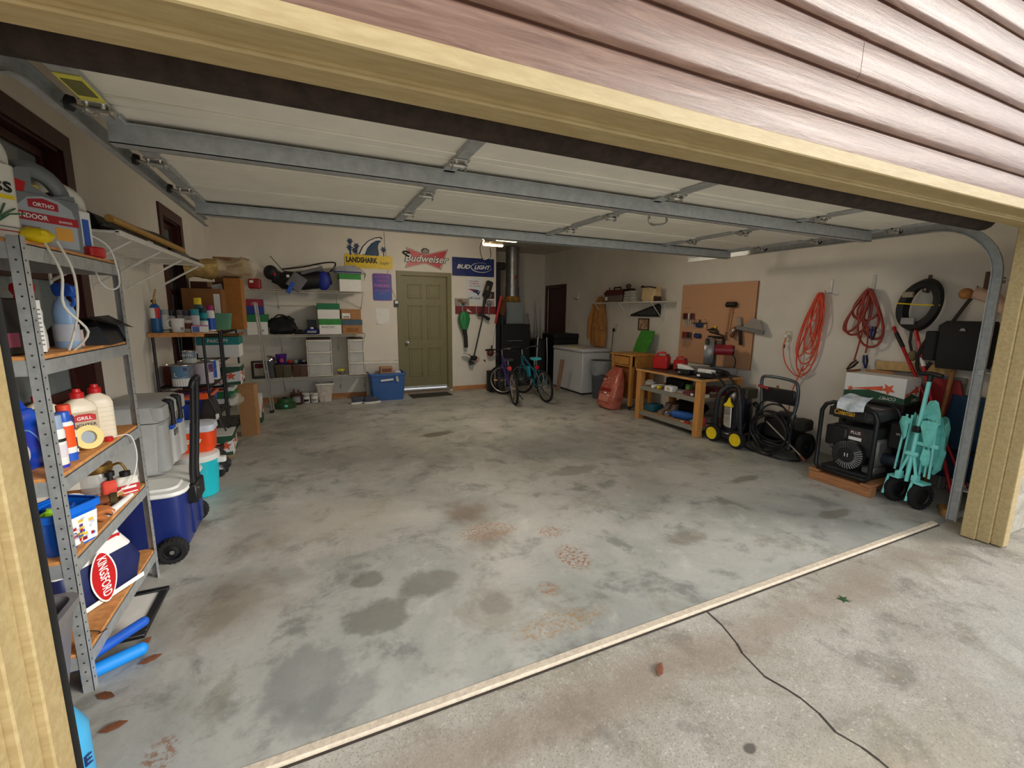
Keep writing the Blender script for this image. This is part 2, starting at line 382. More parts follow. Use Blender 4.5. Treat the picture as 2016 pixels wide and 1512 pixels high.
# back door
OLIVE = mat('olive_door_paint', (120,114,78), .5, var=.03, scale=5)
g = MB()
for x0, x1 in ((1.38,1.455),(2.285,2.36)): g.box(x0, x1, YB-.02, YB, .04, 2.095, OLIVE)
g.box(1.38, 2.36, YB-.02, YB, 2.095, 2.165, OLIVE).box(1.44,1.46,YB,YB+.1,.06,2.1,OLIVE).box(2.275,2.29,YB,YB+.1,.06,2.1,OLIVE).box(1.44,2.29,YB,YB+.1,2.09,2.1,OLIVE)
fr = struct('door_1', g)
g = MB().box(1.46, 2.275, YB+.03, YB+.07, .1, 2.09, OLIVE, .003)
for x0, x1 in ((1.57,1.82),(1.91,2.16)):
    for z0, z1 in ((.3,.82),(.98,1.58),(1.7,1.95)):
        for a in ((x0,x1,z0,z0+.02),(x0,x1,z1-.02,z1),(x0,x0+.02,z0,z1),(x1-.02,x1,z0,z1)): g.box(a[0],a[1],YB+.022,YB+.031,a[2],a[3],OLIVE,.006)
        g.box(x0+.05,x1-.05,YB+.025,YB+.031,z0+.05,z1-.05,OLIVE,.004)
part(fr, 'door_slab', g)
part(fr, 'door_knob', MB().lathe([(.03,0),(.03,.008),(.012,.012),(.012,.04),(.028,.05),(.03,.068),(.018,.08)], STEEL, (1.545,YB+.03,.93), 16, (0,-1,0)), 'silver door knob')
part(fr, 'door_threshold', MB().box(1.44, 2.29, YB-.04, YB+.1, .05, .075, STEEL, .004).box(1.42, 2.31, YB-.01, YB+.1, 0, .05, mat('step_concrete',(150,130,112),.9,var=.1,scale=30)))
part(fr, 'door_sweep', MB().box(1.465, 2.27, YB+.02, YB+.03, .09, .13, STEEL, .003))
# dark red door on the right wall
g = MB().box(XR-.015, XR+.02, 8.30, 8.37, 0, 2.02, REDWOOD).box(XR-.015, XR+.02, 9.15, 9.22, 0, 2.02, REDWOOD).box(XR-.015, XR+.02, 8.3, 9.22, 2.02, 2.09, REDWOOD)
d2 = struct('door_2', g); part(d2, 'door_slab', MB().box(XR+.03, XR+.07, 8.37, 9.15, .01, 2.02, REDWOOD, .004))
part(d2, 'door_knob', MB().lathe([(.028,0),(.012,.012),(.012,.035),(.027,.045),(.02,.07)], STEEL, (XR+.03,8.45,.95), 14, (-1,0,0)))
# windows of the left wall
PANE = mat('window_pane_glass', (150,160,162), .08, var=.05, scale=2, spec=.8, alpha=.55)
BLIND = mat('window_shade_fabric', (120,124,120), .8, var=.06, scale=3)
for i, (y0, y1) in enumerate(((2.5,3.5),(5.37,6.0))):
    z0, z1 = .95, 2.37; g = MB(); t = .1
    g.box(XL-.02, XL+.018, y0-t, y0, z0, z1, REDWOOD).box(XL-.02, XL+.018, y1, y1+t, z0, z1, REDWOOD).box(XL-.02, XL+.018, y0-t, y1+t, z1, z1+t, REDWOOD).box(XL-.02, XL+.018, y0-t, y1+t, z0-t, z0, REDWOOD)
    g.box(XL-.12, XL, y0, y0+.015, z0, z1, REDWOOD).box(XL-.12, XL, y1-.015, y1, z0, z1, REDWOOD).box(XL-.12, XL, y0, y1, z1-.015, z1, REDWOOD).box(XL-.12, XL, y0, y1, z0, z0+.015, REDWOOD)
    wn = struct('window_%d' % (i+1), g)
    s = MB(); a = .05
    for q in ((y0+.015,y0+.065,z0,z1),(y1-.065,y1-.015,z0,z1),(y0+.06,y1-.06,z1-.065,z1-.015),(y0+.06,y1-.06,z0+.015,z0+.065),(y0+.06,y1-.06,1.64,1.69)): s.box(XL-.1, XL-.06, q[0], q[1], q[2], q[3], REDWOOD, .003)
    part(wn, 'window_sash', s)
    part(wn, 'window_pane', MB().box(XL-.083, XL-.079, y0+.06, y1-.06, z0+.06, z1-.06, PANE))
    part(wn, 'window_shade', MB().box(XL-.118, XL-.113, y0+.016, y1-.016, z0+.016, z1-.016, BLIND))

# ---------------------------------------------------------------- overhead door, tracks, opener
DOORW = mat('white_door_skin', (234,229,216), .5, var=.03, scale=5)
SEAL = mat('weathered_door_seal', (52,40,32), .9, var=.25, scale=18, bump=.2)
gd = thing('garage_door', 'white sectional garage door raised flat under the ceiling', 'garage door', (1.7,2.5,2.135))
def gp(n, g): # geometry in world coordinates, stored relative to the thing
    g.v = [v-V((1.7,2.5,2.135)) for v in g.v]; return part(gd, n, g)
ys = [1.53,1.91,2.48,2.98,3.44]
for a, b_ in zip(ys, ys[1:]):
    g = MB(); rr = .012
    g.box(-.6, 3.99, a+.002, b_-.002, 2.14, 2.18, DOORW, .004)
    g.box(-.6, 3.98, a+.002, a+.07, 2.132, 2.142, DOORW, .004).box(-.6, 3.98, b_-.06, b_-.002, 2.132, 2.142, DOORW, .004)
    gp('door_section', g)
    for x in (.61, 1.83, 3.08): gp('stile', MB().box(x-.03, x+.03, a+.01, b_-.01, 2.122, 2.14, GALV, .004))
    for x in (-.57, 3.95): gp('stile', MB().box(x-.03, x+.03, a+.005, b_-.005, 2.12, 2.145, GALV, .004))
for y in (2.06, 3.33):
    g = MB(); h = .068
    g.box(-.6, 3.98, y, y+.003, 2.06, 2.125, GALV).box(-.6, 3.98, y+.055, y+.058, 2.06, 2.125, GALV).box(-.6, 3.98, y, y+.058, 2.06, 2.063, GALV).box(-.6, 3.98, y-.02, y+.003, 2.122, 2.126, GALV).box(-.6,3.98,y+.055,y+.078,2.122,2.126,GALV)
    gp('strut', g)
for y in ys[1:4]:
    for x in (-.57, .61, 1.83, 3.08, 3.95):
        g = MB().box(x-.035, x+.035, y-.05, y+.05, 2.115, 2.122, STEEL, .002).cyl((x-.04,y,2.107), (x+.04,y,2.107), .009, STEEL, n=8)
        for sx in (-1,1):
            for sy in (-1,1): g.cyl((x+sx*.02,y+sy*.035,2.116), (x+sx*.02,y+sy*.035,2.105), .006, CHROME, n=6)
            g.box(x+sx*.03-.002, x+sx*.03+.002, y-.02, y+.012, 2.09, 2.12, STEEL)
        gp('hinge', g)
        if x in (-.57, 3.95):
            s = -1 if x < 0 else 1
            gp('roller', MB().cyl((x,y,2.1), (x+s*.09,y,2.122), .006, STEEL, n=8).cyl((x+s*.062,y,2.116), (x+s*.078,y,2.12), .022, BLACK, n=14))
g = MB().tube([(-.64,1.455,2.118),(1.6,1.455,2.118),(4.02,1.455,2.118)], .066, SEAL, n=14)
gp('bottom_seal', g)
gp('pull_handle', MB().tube([(2.02,2.33,2.13),(2.02,2.33,2.08),(2.09,2.36,2.07),(2.16,2.33,2.08),(2.16,2.33,2.13)], .008, STEEL, sm=3))
gp('warning_sticker', MB().box(-.595,-.535,1.69,1.86,2.116,2.119,mat('yellow_sticker',(214,206,80),.6)).box(-.588,-.542,1.715,1.82,2.114,2.1165,mat('olive_sticker_print',(104,100,50),.6)))
def track(s, x, label):
    t = thing('door_track', label, 'door track', (x,2.6,0))
    path = [(4.08,2.128)]+[(3.0,2.128),(1.76,2.128)]+[(1.76-.37*math.sin(R(a)), 2.128-.37+.37*math.cos(R(a))) for a in range(10,91,10)]+[(1.39,.03)]
    if s < 0: path = path
    prof = [(-.012,-.028),(.012,-.028),(.012,.028),(-.012,.028),(-.012,.022),(.008,.022),(.008,-.022),(-.012,-.022)]
    rings = []
    for i, (y, z) in enumerate(path):
        a, b_ = path[max(0,i-1)], path[min(len(path)-1,i+1)]; d = V((0,b_[0]-a[0],b_[1]-a[1])).normalized(); n_ = V((0,-d.z,d.y))
        rings.append([V((s*p[0], y-2.6, z))+n_*p[1] for p in prof])
    part(t, 'rail', MB().loft(rings, GALV))
    for z in (.25, 1.1, 1.72): part(t, 'bracket', MB().box(.0, .08*s if s > 0 else -.08, -1.23, -1.2, z, z+.04, GALV, .002).box(0, s*.085, -1.24, -1.31, z+.015, z+.025, GALV, .002))
    part(t, 'hanger', MB().box(s*.012, s*.016, 1.35, 1.39, 2.11, 2.8, GALV).box(s*.012, s*.05, 1.2, 1.48, 2.135, 2.14, GALV))
    return t
track(1, 4.165, 'galvanised garage door track curving down beside the right jamb')
track(-1, -.672, 'galvanised garage door track along the left wall')
ot = thing('garage_door_opener', 'ceiling garage door opener with a lit lamp cover', 'garage door opener', (2.2,5.25,2.325))
part(ot, 'motor_housing', MB().box(-.15,.15,-.2,.2,.02,.17,mat('opener_grey',(120,116,108),.5),.015))
part(ot, 'lamp_and_fill_cover', MB().box(-.14,.14,-.24,-.2,.0,.12,mat('lamp_and_fill_diffuser',(255,214,150),.4,emit=6.),.012))
part(ot, 'lamp_and_fill_cover', MB().box(-.14,.14,.2,.24,.0,.12,mat('lamp_and_fill_diffuser',(255,214,150),.4,emit=6.),.012))  # added glowing panel at the rear, goes with the back wall fill
for sx in (-1,1): part(ot, 'hanger', MB().box(sx*.13-.003, sx*.13+.003, -.02, .02, .16, .5, GALV))
part(ot, 'rail', MB().box(-.02,.02,-1.9,-.2,.14,.18,GALV,.003))
part(ot, 'antenna_wire', MB().tube([(-.2,.0,.06),(-.26,0,-.06),(-.22,0,-.2),(-.12,0,-.16),(-.13,0,-.06)], .005, BLACK, sm=5))
lp = bpy.data.lights.new('opener_lamp', 'AREA'); lo = bpy.data.objects.new('opener_lamp', lp); COL.objects.link(lo)
lo.location = (2.2,4.98,2.40); lp.shape = 'RECTANGLE'; lp.size = .4; lp.size_y = .3; lp.energy = 15; lp.color = (1.,.86,.68); lo.rotation_euler = V((.25,-.75,-.6)).to_track_quat('-Z','Y').to_euler()
lr = bpy.data.lights.new('back_wall_fill', 'AREA'); lq = bpy.data.objects.new('back_wall_fill', lr); COL.objects.link(lq)
lq.location = (2.15,5.50,2.40); lr.shape = 'RECTANGLE'; lr.size = .35; lr.size_y = .25; lr.energy = 16; lr.color = (1.,.88,.72); lq.rotation_euler = V((-.5,.6,-.65)).to_track_quat('-Z','Y').to_euler()  # added fill light, no real lamp at this end; brightens the back wall
# ================================================================ steel shelf by the left jamb
SX0, SX1, SY0, SY1 = -1.235, -.865, 2.05, 2.89
LV = [.17, .56, .885, 1.325, 1.72]
t = thing('storage_shelf', 'galvanised steel shelving unit with five wooden boards at the left jamb', 'shelving unit', (0,0,0))
PERF = mat('perforation_dark', (40,40,40), .8, var=0)
for x in (SX0, SX1):
    for y in (SY0, SY1):
        g = MB(); sx = 1 if x == SX0 else -1; sy = 1 if y == SY0 else -1
        g.box(x, x+sx*.002, y, y+sy*.034, 0, 1.73, GALV).box(x, x+sx*.034, y, y+sy*.002, 0, 1.73, GALV)
        for k in range(42):
            z = .05+k*.04
            g.cyl((x-sx*.0004,y+sy*.017,z), (x-sx*.0008,y+sy*.017,z), .0035, PERF, n=8)
            g.cyl((x+sx*.017,y-sy*.0004,z), (x+sx*.017,y-sy*.0008,z), .0035, PERF, n=8)
        part(t, 'post', g)
for i, z in enumerate(LV):
    part(t, 'board', MB().box(SX0+.004, SX1-.006, SY0+.005, SY1-.005, z-.012, z, BOARD, .001))
    g = MB(); h = .055
    for x, s in ((SX1-.003,-1),(SX0+.003,1)): g.box(x, x+s*.002, SY0+.003, SY1-.003, z-.012-h, z-.012, GALV).box(x, x+s*.03, SY0+.003, SY1-.003, z-.016, z-.0125, GALV)
    for y, s in ((SY0+.003,1),(SY1-.003,-1)): g.box(SX0+.003, SX1-.003, y, y+s*.002, z-.012-h, z-.012, GALV)
    part(t, 'shelf_beam', g)

def jug(name, label, cat, loc, rot, w, d, h, m, capm, group=None, hole=True, cap=(.35,.022), seam=True):
    # flat handled jug: a lofted body whose top narrows into a carry handle
    t = thing(name, label, cat, loc, rot, group); g = MB()
    b = h*.72
    g.rbox(-w/2, w/2, -d/2, d/2, 0, b, m, r=d*.28, e=.012, taper=.004)
    hw = w*.46; z1 = h*.94
    pts = [(-hw*.95,0,b-.02), (-hw*.95,0,b+(z1-b)*.55), (-hw*.6,0,z1), (0,0,h*.98), (hw*.62,0,z1), (hw*.95,0,b+(z1-b)*.5), (hw*.95,0,b-.02)]
    g.tube(pts, d*.22, m, n=10, sm=4)
    part(t, 'body', g)
    part(t, 'cap', MB().lathe([(cap[1],0),(cap[1],.028),(cap[1]*.9,.034)], capm, (-w*cap[0]*.2,0,b-.002), 14))
    return t
def label_on(t, name, y, polys):     # printed panel on the front (-y) face of a thing; polys: (x0,x1,z0,z1,material)
    g = MB()
    for i, (x0, x1, z0, z1, m) in enumerate(polys): g.quad((x0, y-.0006*(i+1), z0), (x1-x0,0,0), (0,0,z1-z0), m)
    return g
IVORY = mat('ivory_plastic', (224,220,206), .45, var=.03)
SILVERP = mat('silver_grey_plastic', (120,124,126), .35, var=.03)
# --- top board
zt = LV[4]
t = jug('weed_killer_jug', 'large ivory jug lettered "ass" with grass print at the near end of the top shelf', 'jug', (-1.015,2.13,zt), 62, .24, .13, .37, IVORY, YELLOW)
g = MB(); A = (0,-.0665,.0); U = (1,0,0); W = (0,0,1); BK = plain((24,24,24))
g.text('ass', (.045,-.0668,.185), U, W, .05, BK, 'CENTER', 0, .02)
g.quad((-.08,-.0668,.14),(.17,0,0),(0,0,.014), YELLOW)
for k in range(7): g.tube([(.03,-.0668,.06),(.03+(k-3)*.012,-.067,.09),(.03+(k-3)*.028,-.067,.1+.012*(3-abs(k-3)))], .0028, plain((70,110,80)), n=5)
g.quad((-.09,-.0668,.045),(.19,0,0),(0,0,.004), plain((120,120,120))).quad((-.05,-.0668,.032),(.14,0,0),(0,0,.004), plain((170,60,60)))
part(t, 'printed_label', g)
t = jug('cleaner_jug', 'white jug with a blue patch label behind the large ivory jug', 'jug', (-1.1,2.30,zt), 62, .2, .11, .31, IVORY, WHITE)
g = MB(); g.quad((.01,-.0565,.1),(.075,0,0),(0,0,.1), BLUE).quad((.0,-.057,.03),(.09,0,0),(0,0,.06), plain((96,40,60))); part(t, 'printed_label', g)
t = thing('herbicide_bottle', 'white bottle with a red cap and red oval label by the window', 'bottle', (-1.16,2.52,zt))
part(t, 'body', MB().lathe([(.05,0),(.055,.01),(.055,.2),(.04,.26),(.02,.29),(.02,.31)], WHITE)); part(t, 'cap', MB().lathe([(.026,.305),(.026,.345),(.02,.35)], RED))
part(t, 'printed_label', MB().lathe([(.0556,.17),(.0556,.22)], mat('maroon_label',(130,20,30),.5), caps=False))
part(t, 'tube', MB().tube([(.02,0,.33),(.06,.02,.36),(.09,.06,.3),(.08,.08,.1)], .004, WHITE, sm=4))
# grey insecticide jug
t = thing('insect_killer_jug', 'silver grey jug with a red label band on the top shelf', 'jug', (-.975,2.42,zt), 58); w_, d_ = .25, .12
g = MB(); out = [(-.125,0),(.125,0),(.128,.1),(.125,.22),(.1,.275),(.03,.318),(-.05,.31),(-.1,.25),(-.125,.17)]
hole = [(-.02,.215),(.085,.215),(.092,.238),(.04,.282),(-.02,.275),(-.045,.245)]
# body below the hand hole, then the arched handle above it
g.prism([(-.125,0),(.125,0),(.128,.1),(.126,.2),(-.112,.2),(-.125,.15)], 'y', -.06, .06, SILVERP)
g.tube([(.105,0,.19),(.112,0,.235),(.075,0,.283),(.02,0,.303),(-.04,0,.29)], .026, SILVERP, n=10, sm=4, flat=1.2)
g.prism([(-.125,.15),(-.11,.2),(.126,.2),(.124,.225),(.095,.222),(.04,.205),(-.02,.235),(-.02,.298),(-.06,.29),(-.1,.25)], 'y', -.05, .05, SILVERP)
part(t, 'body', g)
part(t, 'cap', MB().cyl((.0,0,.2),(.0,0,.24),.032,YELLOW,n=16))
g = MB(); f = -.0606; PL = plain((168,174,178)); MR = plain((168,26,36))
g.poly((0,f,0),U,W,[(-.11,.01),(.11,.01),(.112,.12),(.098,.165),(.055,.19),(0,.198),(-.05,.185),(-.09,.145),(-.11,.09)], PL).quad((-.118,f-.0005,.1),(.236,0,0),(0,0,.032), MR).poly((0,f-.001,0),U,W,[(-.05,.15),(.05,.15),(.05,.178),(0,.19),(-.05,.178)], MR)
g.text('INDOOR', (-.04,f-.0014,.116), U, W, .017, PAPER, bold=.02).text('ORTHO', (0,f-.0016,.163), U, W, .014, PAPER, bold=.02).text('BARRIER', (.07,f-.0014,.112), U, W, .009, PAPER)
g.poly((0,-.0515,0),U,W,[(-.118,.165),(-.05,.205),(-.04,.24),(-.09,.25)], RED)
g.quad((.03,f-.0008,.04),(.06,0,0),(0,0,.05), plain((226,160,60))).quad((-.08,f-.0008,.065),(.06,0,0),(0,0,.014), plain((120,90,100)))
part(t, 'printed_label', g)
t = jug('sprayer_jug', 'white jug with a blue striped label at the far end of the top shelf', 'jug', (-.99,2.69,zt), 62, .2, .11, .3, IVORY, WHITE)
g = MB(); g.quad((-.08,-.0565,.02),(.16,0,0),(0,0,.18), PAPER).quad((.04,-.057,.05),(.03,0,0),(0,0,.12), BLUE).quad((-.06,-.057,.13),(.06,0,0),(0,0,.02), plain((150,50,50))).quad((-.07,-.057,.08),(.1,0,0),(0,0,.012), NAVY); part(t, 'printed_label', g)
part(t, 'hose', MB().tube([(.07,-.02,.12),(.16,-.05,.06),(.17,-.07,-.1),(.1,-.09,-.14),(.05,-.09,-.1),(.06,-.06,.0)], .0045, WHITE, sm=5))
part(t, 'trigger_wand', MB().rbox(.02,.1,-.1,-.06,.002,.05,RED,r=.015))
solo('spray_nozzle', 'round yellow trigger nozzle with two cords hanging off the top shelf', 'spray nozzle', MB().ell((0,0,.03),(.055,.05,.03),YELLOW,nz=.2).cyl((0,0,.03),(.04,-.03,.035),.012,YELLOW).tube([(.02,.0,.02),(.07,-.03,-.1),(.06,-.02,-.22),(.09,.06,-.32),(.02,.1,-.4)], .0045, IVORY, sm=5).tube([(.045,.04,.02),(.08,.04,-.1),(.06,.07,-.26),(.0,.1,-.42)], .0045, IVORY, sm=5), (-.9,2.23,zt))

# --- second board: spray cans and bottles
z2 = LV[3]
def can(name, label, cat, loc, r, h, body, capm, bands=(), capr=.8, caph=.25, rot=0, group=None, lean=(0,0)):
    t = thing(name, label, cat, loc, (lean[0],lean[1],rot), group); hb = h*(1-caph)
    part(t, 'body', MB().lathe([(r*.96,0),(r,.004),(r,hb*.94),(r*.8,hb)], body))
    part(t, 'cap', MB().lathe([(r*capr,hb-.002),(r*capr,h*.985),(r*capr*.9,h)], capm))
    if bands:
        for a, b, m in bands: part(t, 'label_band', MB().lathe([(r*1.012,a*h),(r*1.012,b*h)], m, caps=False))
    return t
t = thing('degreaser_tin', 'tall black and white rectangular tin on the second shelf by the near post', 'tin', (-.985,2.16,z2), 68)
part(t, 'body', MB().box(-.085,.085,-.05,.05,0,.2,plain((36,34,36)),.006))
part(t, 'spout', MB().lathe([(.028,.2),(.028,.21),(.02,.215),(.02,.235),(.024,.238),(.024,.26),(.01,.264)], BLACK, (-.04,0,0)))
g = MB(); g.quad((.0,-.0506,.005),(.08,0,0),(0,0,.19), PAPER).quad((-.08,-.0506,.005),(.03,0,0),(0,0,.19), PAPER).text('MEGS',(.012,-.0512,.13),(0,0,1),(-1,0,0),.02,BK,bold=.02)
for k in range(9): g.quad((.03,-.0512,.03+k*.016),(.045,0,0),(0,0,.005), plain((120,120,124)))
g.quad((-.05,-.0506,.03),(.04,0,0),(0,0,.05), plain((170,80,110))); part(t, 'printed_label', g)
t = thing('solvent_tin', 'black tin with a white side label in the corner of the second shelf', 'tin', (-1.1,2.1,z2), 68)
part(t, 'body', MB().box(-.07,.07,-.045,.045,0,.19,plain((30,30,34)),.006)); part(t, 'spout', MB().lathe([(.022,.19),(.022,.225),(.012,.23)], BLACK)); part(t, 'printed_label', MB().quad((.035,-.0456,.005),(.03,0,0),(0,0,.18),PAPER).quad((-.03,-.0456,.02),(.04,0,0),(0,0,.05),plain((200,204,220))))
def trigger_bottle(name, label, loc, rot, body, head):
    t = thing(name, label, 'spray bottle', loc, rot)
    part(t, 'body', MB().lathe([(.042,0),(.047,.008),(.047,.06),(.04,.11),(.043,.15),(.03,.19),(.016,.205),(.016,.22)], body, sy=.72))
    part(t, 'trigger_head', MB().loft([MB().rrect(-.018,.05,-.015,.015,.012,.215), MB().rrect(-.028,.065,-.016,.016,.012,.235), MB().rrect(-.03,.06,-.016,.016,.012,.255), MB().rrect(-.02,.03,-.01,.01,.008,.268)], head).tube([(.04,0,.225),(.052,0,.2),(.042,0,.175)], .007, head, sm=3))
    return t
t = trigger_bottle('spray_bottle', 'light blue spray bottle with a blue trigger on the second shelf', (-.94,2.46,z2), -25, mat('pale_blue_plastic',(150,186,224),.3,var=.02), BLUE)
part(t, 'printed_label', MB().lathe([(.0475,.03),(.0475,.1)], plain((190,196,206)), sy=.74, caps=False))
t = trigger_bottle('spray_bottle', 'white spray bottle with a red trigger beside the light blue one', (-1.01,2.38,z2), 150, WHITE, RED)
t = thing('small_carton', 'small pinkish carton behind the light blue spray bottle', 'carton', (-.955,2.56,z2), 20); part(t, 'box', MB().box(-.03,.03,-.02,.02,0,.07,plain((226,196,188)),.002)); part(t, 'lid_flap', MB().box(-.03,.03,-.021,.02,.0705,.072,PAPER))
g = MB(); g.loft([[(-.12,-.16,.0),(.1,-.14,.0),(.11,.16,.0),(-.12,.15,.0)], [(-.12,-.15,.05),(.06,-.12,.085),(.08,.14,.1),(-.1,.15,.07)], [(-.1,-.08,.09),(.04,-.06,.12),(.05,.1,.125),(-.09,.12,.1)]], mat('black_nylon',(20,20,24),.45,bump=.1))
t = thing('nylon_pouch', 'folded black nylon pouch at the far end of the second shelf', 'pouch', (-.965,2.73,z2), 8); part(t, 'pouch', g); part(t, 'flap', MB().loft([[(-.11,-.1,.103),(.05,-.08,.128),(.06,.11,.133),(-.1,.13,.108)],[(.02,-.12,.122),(.12,-.1,.09),(.15,.12,.07),(.06,.14,.118)]], mat('black_nylon',(20,20,24),.45), caps=False))

# --- third board
z3 = LV[2]
BLUED = mat('deep_blue_plastic', (14,72,196), .28, var=.02)
t = thing('detergent_jug', 'big blue handled jug at the near end of the third shelf', 'jug', (-1.06,2.165,z3), 80)
g = MB(); g.loft([g.rrect(-.09,.12,-.06,.06,.03,0), g.rrect(-.1,.13,-.066,.066,.03,.01), g.rrect(-.1,.13,-.066,.066,.03,.15), g.rrect(-.09,.125,-.06,.06,.03,.2), g.rrect(-.075,.12,-.045,.045,.025,.225)], BLUED)
g.tube([(-.07,0,.215),(-.075,0,.255),(-.02,0,.282),(.07,0,.268),(.115,0,.215)], .02, BLUED, n=10, sm=4)
part(t, 'body', g); part(t, 'cap', MB().lathe([(.022,.222),(.022,.248),(.018,.252)], YELLOW, (.03,0,0)))
g = MB(); g.tube([(.0,-.0665,.16),(.04,-.0675,.15),(.08,-.0675,.1),(.095,-.0665,.03)], .003, plain((120,170,230)), n=6, sm=4).lathe([(0,0),(.05,.0001)], PAPER, (-.02,-.0668,.07), 20, (0,-1,0)).quad((-.05,-.0672,.05),(.05,0,0),(0,0,.012),RED); part(t, 'printed_label', g)
def lighter_fluid(label, loc, rot, printed, group=None):
    t = thing('lighter_fluid_bottle', label, 'bottle', loc, rot, group); g = MB(); I = mat('cream_plastic_bottle', (232,220,196), .4, var=.02)
    g.loft([g.rrect(-.052,.052,-.036,.036,.022,0), g.rrect(-.056,.056,-.04,.04,.024,.008), g.rrect(-.056,.056,-.04,.04,.024,.17), g.rrect(-.048,.048,-.034,.034,.024,.195), g.rrect(-.02,.02,-.02,.02,.018,.215), g.rrect(-.016,.016,-.016,.016,.015,.222)], I); part(t, 'body', g)
    part(t, 'cap', MB().lathe([(.024,.218),(.024,.24),(.016,.245),(.013,.258)], RED, n=14))
    if printed:
        g = MB(); f = -.0405; g.quad((-.048,f,.03),(.096,0,0),(0,0,.13), plain((196,176,146)))
        if printed == 1: g.poly((0,f-.0006,0),U,W,[(-.04,.118),(.04,.118),(.04,.142),(.02,.15),(-.02,.15),(-.04,.142)], RED).text('GRILL',(0,f-.001,.131),U,W,.014,PAPER,bold=.02).text('LIGHTER',(0,f-.001,.1),U,W,.014,BK,bold=.01).text('FLUID',(0,f-.001,.078),U,W,.014,BK,bold=.01)
        else: g.quad((-.048,f-.0006,.1),(.096,0,0),(0,0,.06), BK).quad((-.048,f-.0006,.03),(.03,0,0),(0,0,.07), plain((200,150,40)))
        part(t, 'printed_label', g)
    else:
        g = MB()
        for k in range(6): g.quad((-.05,-.0402,.04+k*.022),(.1,0,0),(0,0,.0015), plain((206,194,170)))
        part(t, 'moulded_ribs', g)
lighter_fluid('cream lighter fluid bottle with a red badged tan label facing out', (-.955,2.50,z3), 40, 1)
lighter_fluid('plain cream bottle with a red cap at the far end of its shelf', (-.94,2.63,z3), 30, 0)
lighter_fluid('cream bottle with a black label standing behind the bug sprays', (-1.06,2.46,z3), 40, 2)
t = can('bug_spray_can', 'grey capped white spray can nearest the near post on the third shelf', 'spray can', (-.915,2.19,z3), .027, .205, WHITE, plain((140,160,190)), ((.0,.06,plain((50,50,170))),(.5,.56,BK),(.2,.45,plain((214,206,214)))), .86)
t = can('sunscreen_can', 'orange and white spray can with a blue cap', 'spray can', (-.925,2.285,z3), .028, .2, WHITE, BLUE, ((.28,.72,ORANGE),(0,.16,BLUE)), .75, .2)
t = can('repellent_can', 'dark blue spray can with an orange red cap', 'spray can', (-.95,2.36,z3), .028, .215, plain((52,52,110)), plain((226,70,40)), ((.35,.5,PAPER),(.05,.12,PAPER)), .8, .2)
t = can('insect_spray_can', 'white spray can with a round green cap', 'spray can', (-.985,2.29,z3), .03, .215, WHITE, plain((20,140,70)), (), 1.02, .3)
t = thing('tape_roll', 'roll of pale yellow tape leaning on the lighter fluid bottle', 'tape roll', (-.915,2.435,z3), (0,0,40)); part(t, 'roll', MB().lathe([(.028,-.012),(.052,-.012),(.052,.012),(.028,.012),(.028,-.012)], plain((226,206,130)), (0,0,.053), 24, (.12,-1,.25), caps=False)); part(t, 'core', MB().lathe([(.0,.0),(.03,.0)], plain((150,160,170)), (0,0,.053), 24, (.12,-1,.25), caps=False))
solo('bottle_cap', 'small red plastic cap lying on the third shelf', 'bottle cap', MB().lathe([(.014,0),(.016,.004),(.016,.018),(.012,.022)], RED), (-.885,2.55,z3))
t = thing('plywood_paddle', 'pale wooden board with a round hole behind the blue jug', 'wooden board', (-1.14,2.24,z3), 75); part(t, 'board', MB().prism([(-.1,0),(.1,0),(.12,.26),(.06,.3),(-.04,.27)], 'y', -.006, .006, WOOD)); part(t, 'hole_rim', MB().lathe([(.012,0),(.018,.001)], BK, (.07,-.0065,.262), 14, (0,-1,0)))
solo('wire_loop', 'thin white cable looping over the edge of the third shelf', 'cable', MB().tube([(-.93,2.5,z3+.004),(-.88,2.6,z3+.006),(-.852,2.7,z3-.02),(-.848,2.73,z3-.14),(-.86,2.66,z3-.24),(-.9,2.6,z3-.27)], .003, WHITE, sm=6))

# --- fourth board
z4 = LV[1]
def tub(label, loc, rot, full):
    t = thing('toy_block_tub', label, 'tub', loc, rot); g = MB(); B = mat('bright_blue_tub', (10,104,214), .35, var=.02)
    g.loft([g.rrect(-.08,.08,-.07,.07,.02,0), g.rrect(-.095,.095,-.082,.082,.02,.16), g.rrect(-.09,.09,-.077,.077,.02,.16), g.rrect(-.078,.078,-.066,.066,.02,.006)], B); part(t, 'body', g)
    g = MB(); g.loft([g.rrect(-.1,.1,-.088,.088,.022,.14), g.rrect(-.103,.103,-.091,.091,.022,.142), g.rrect(-.103,.103,-.091,.091,.022,.17), g.rrect(-.094,.094,-.082,.082,.02,.17)], B, caps=False); part(t, 'rim', g)
    g = MB(); f = -.0795
    g.poly((0,f,0),U,(0,-.075,1),[(-.07,.012),(.07,.012),(.075,.128),(-.075,.128)], PAPER)
    for k in range(40):
        x, z = rnd.uniform(-.062,.05), rnd.uniform(.018,.11); g.quad((x,f-.0008-.075*z,z),(.008+rnd.random()*.012,0,0),(0,-.075*.012,.012), rnd.choice([BLUE,RED,plain((60,90,170)),plain((200,206,220)),plain((230,190,60)),plain((90,60,110))]))
    part(t, 'printed_panel', g)
    if full:
        for k in range(5): part(t, 'toy_brick', MB().at((rnd.uniform(-.05,.05),rnd.uniform(-.04,.04),.135),(rnd.uniform(-30,30),rnd.uniform(-20,20),rnd.uniform(0,90))).box(-.03,.03,-.02,.02,-.012,.02,[plain((160,220,40)),BLUE,plain((150,150,150))][k % 3],.003))
    return t
tub('bright blue tub of toy bricks at the near post of the fourth shelf', (-.955,2.2,z4), 62, 1)
tub('blue tub with a bag on top in the near corner of the fourth shelf', (-1.14,2.14,z4), 66, 0)
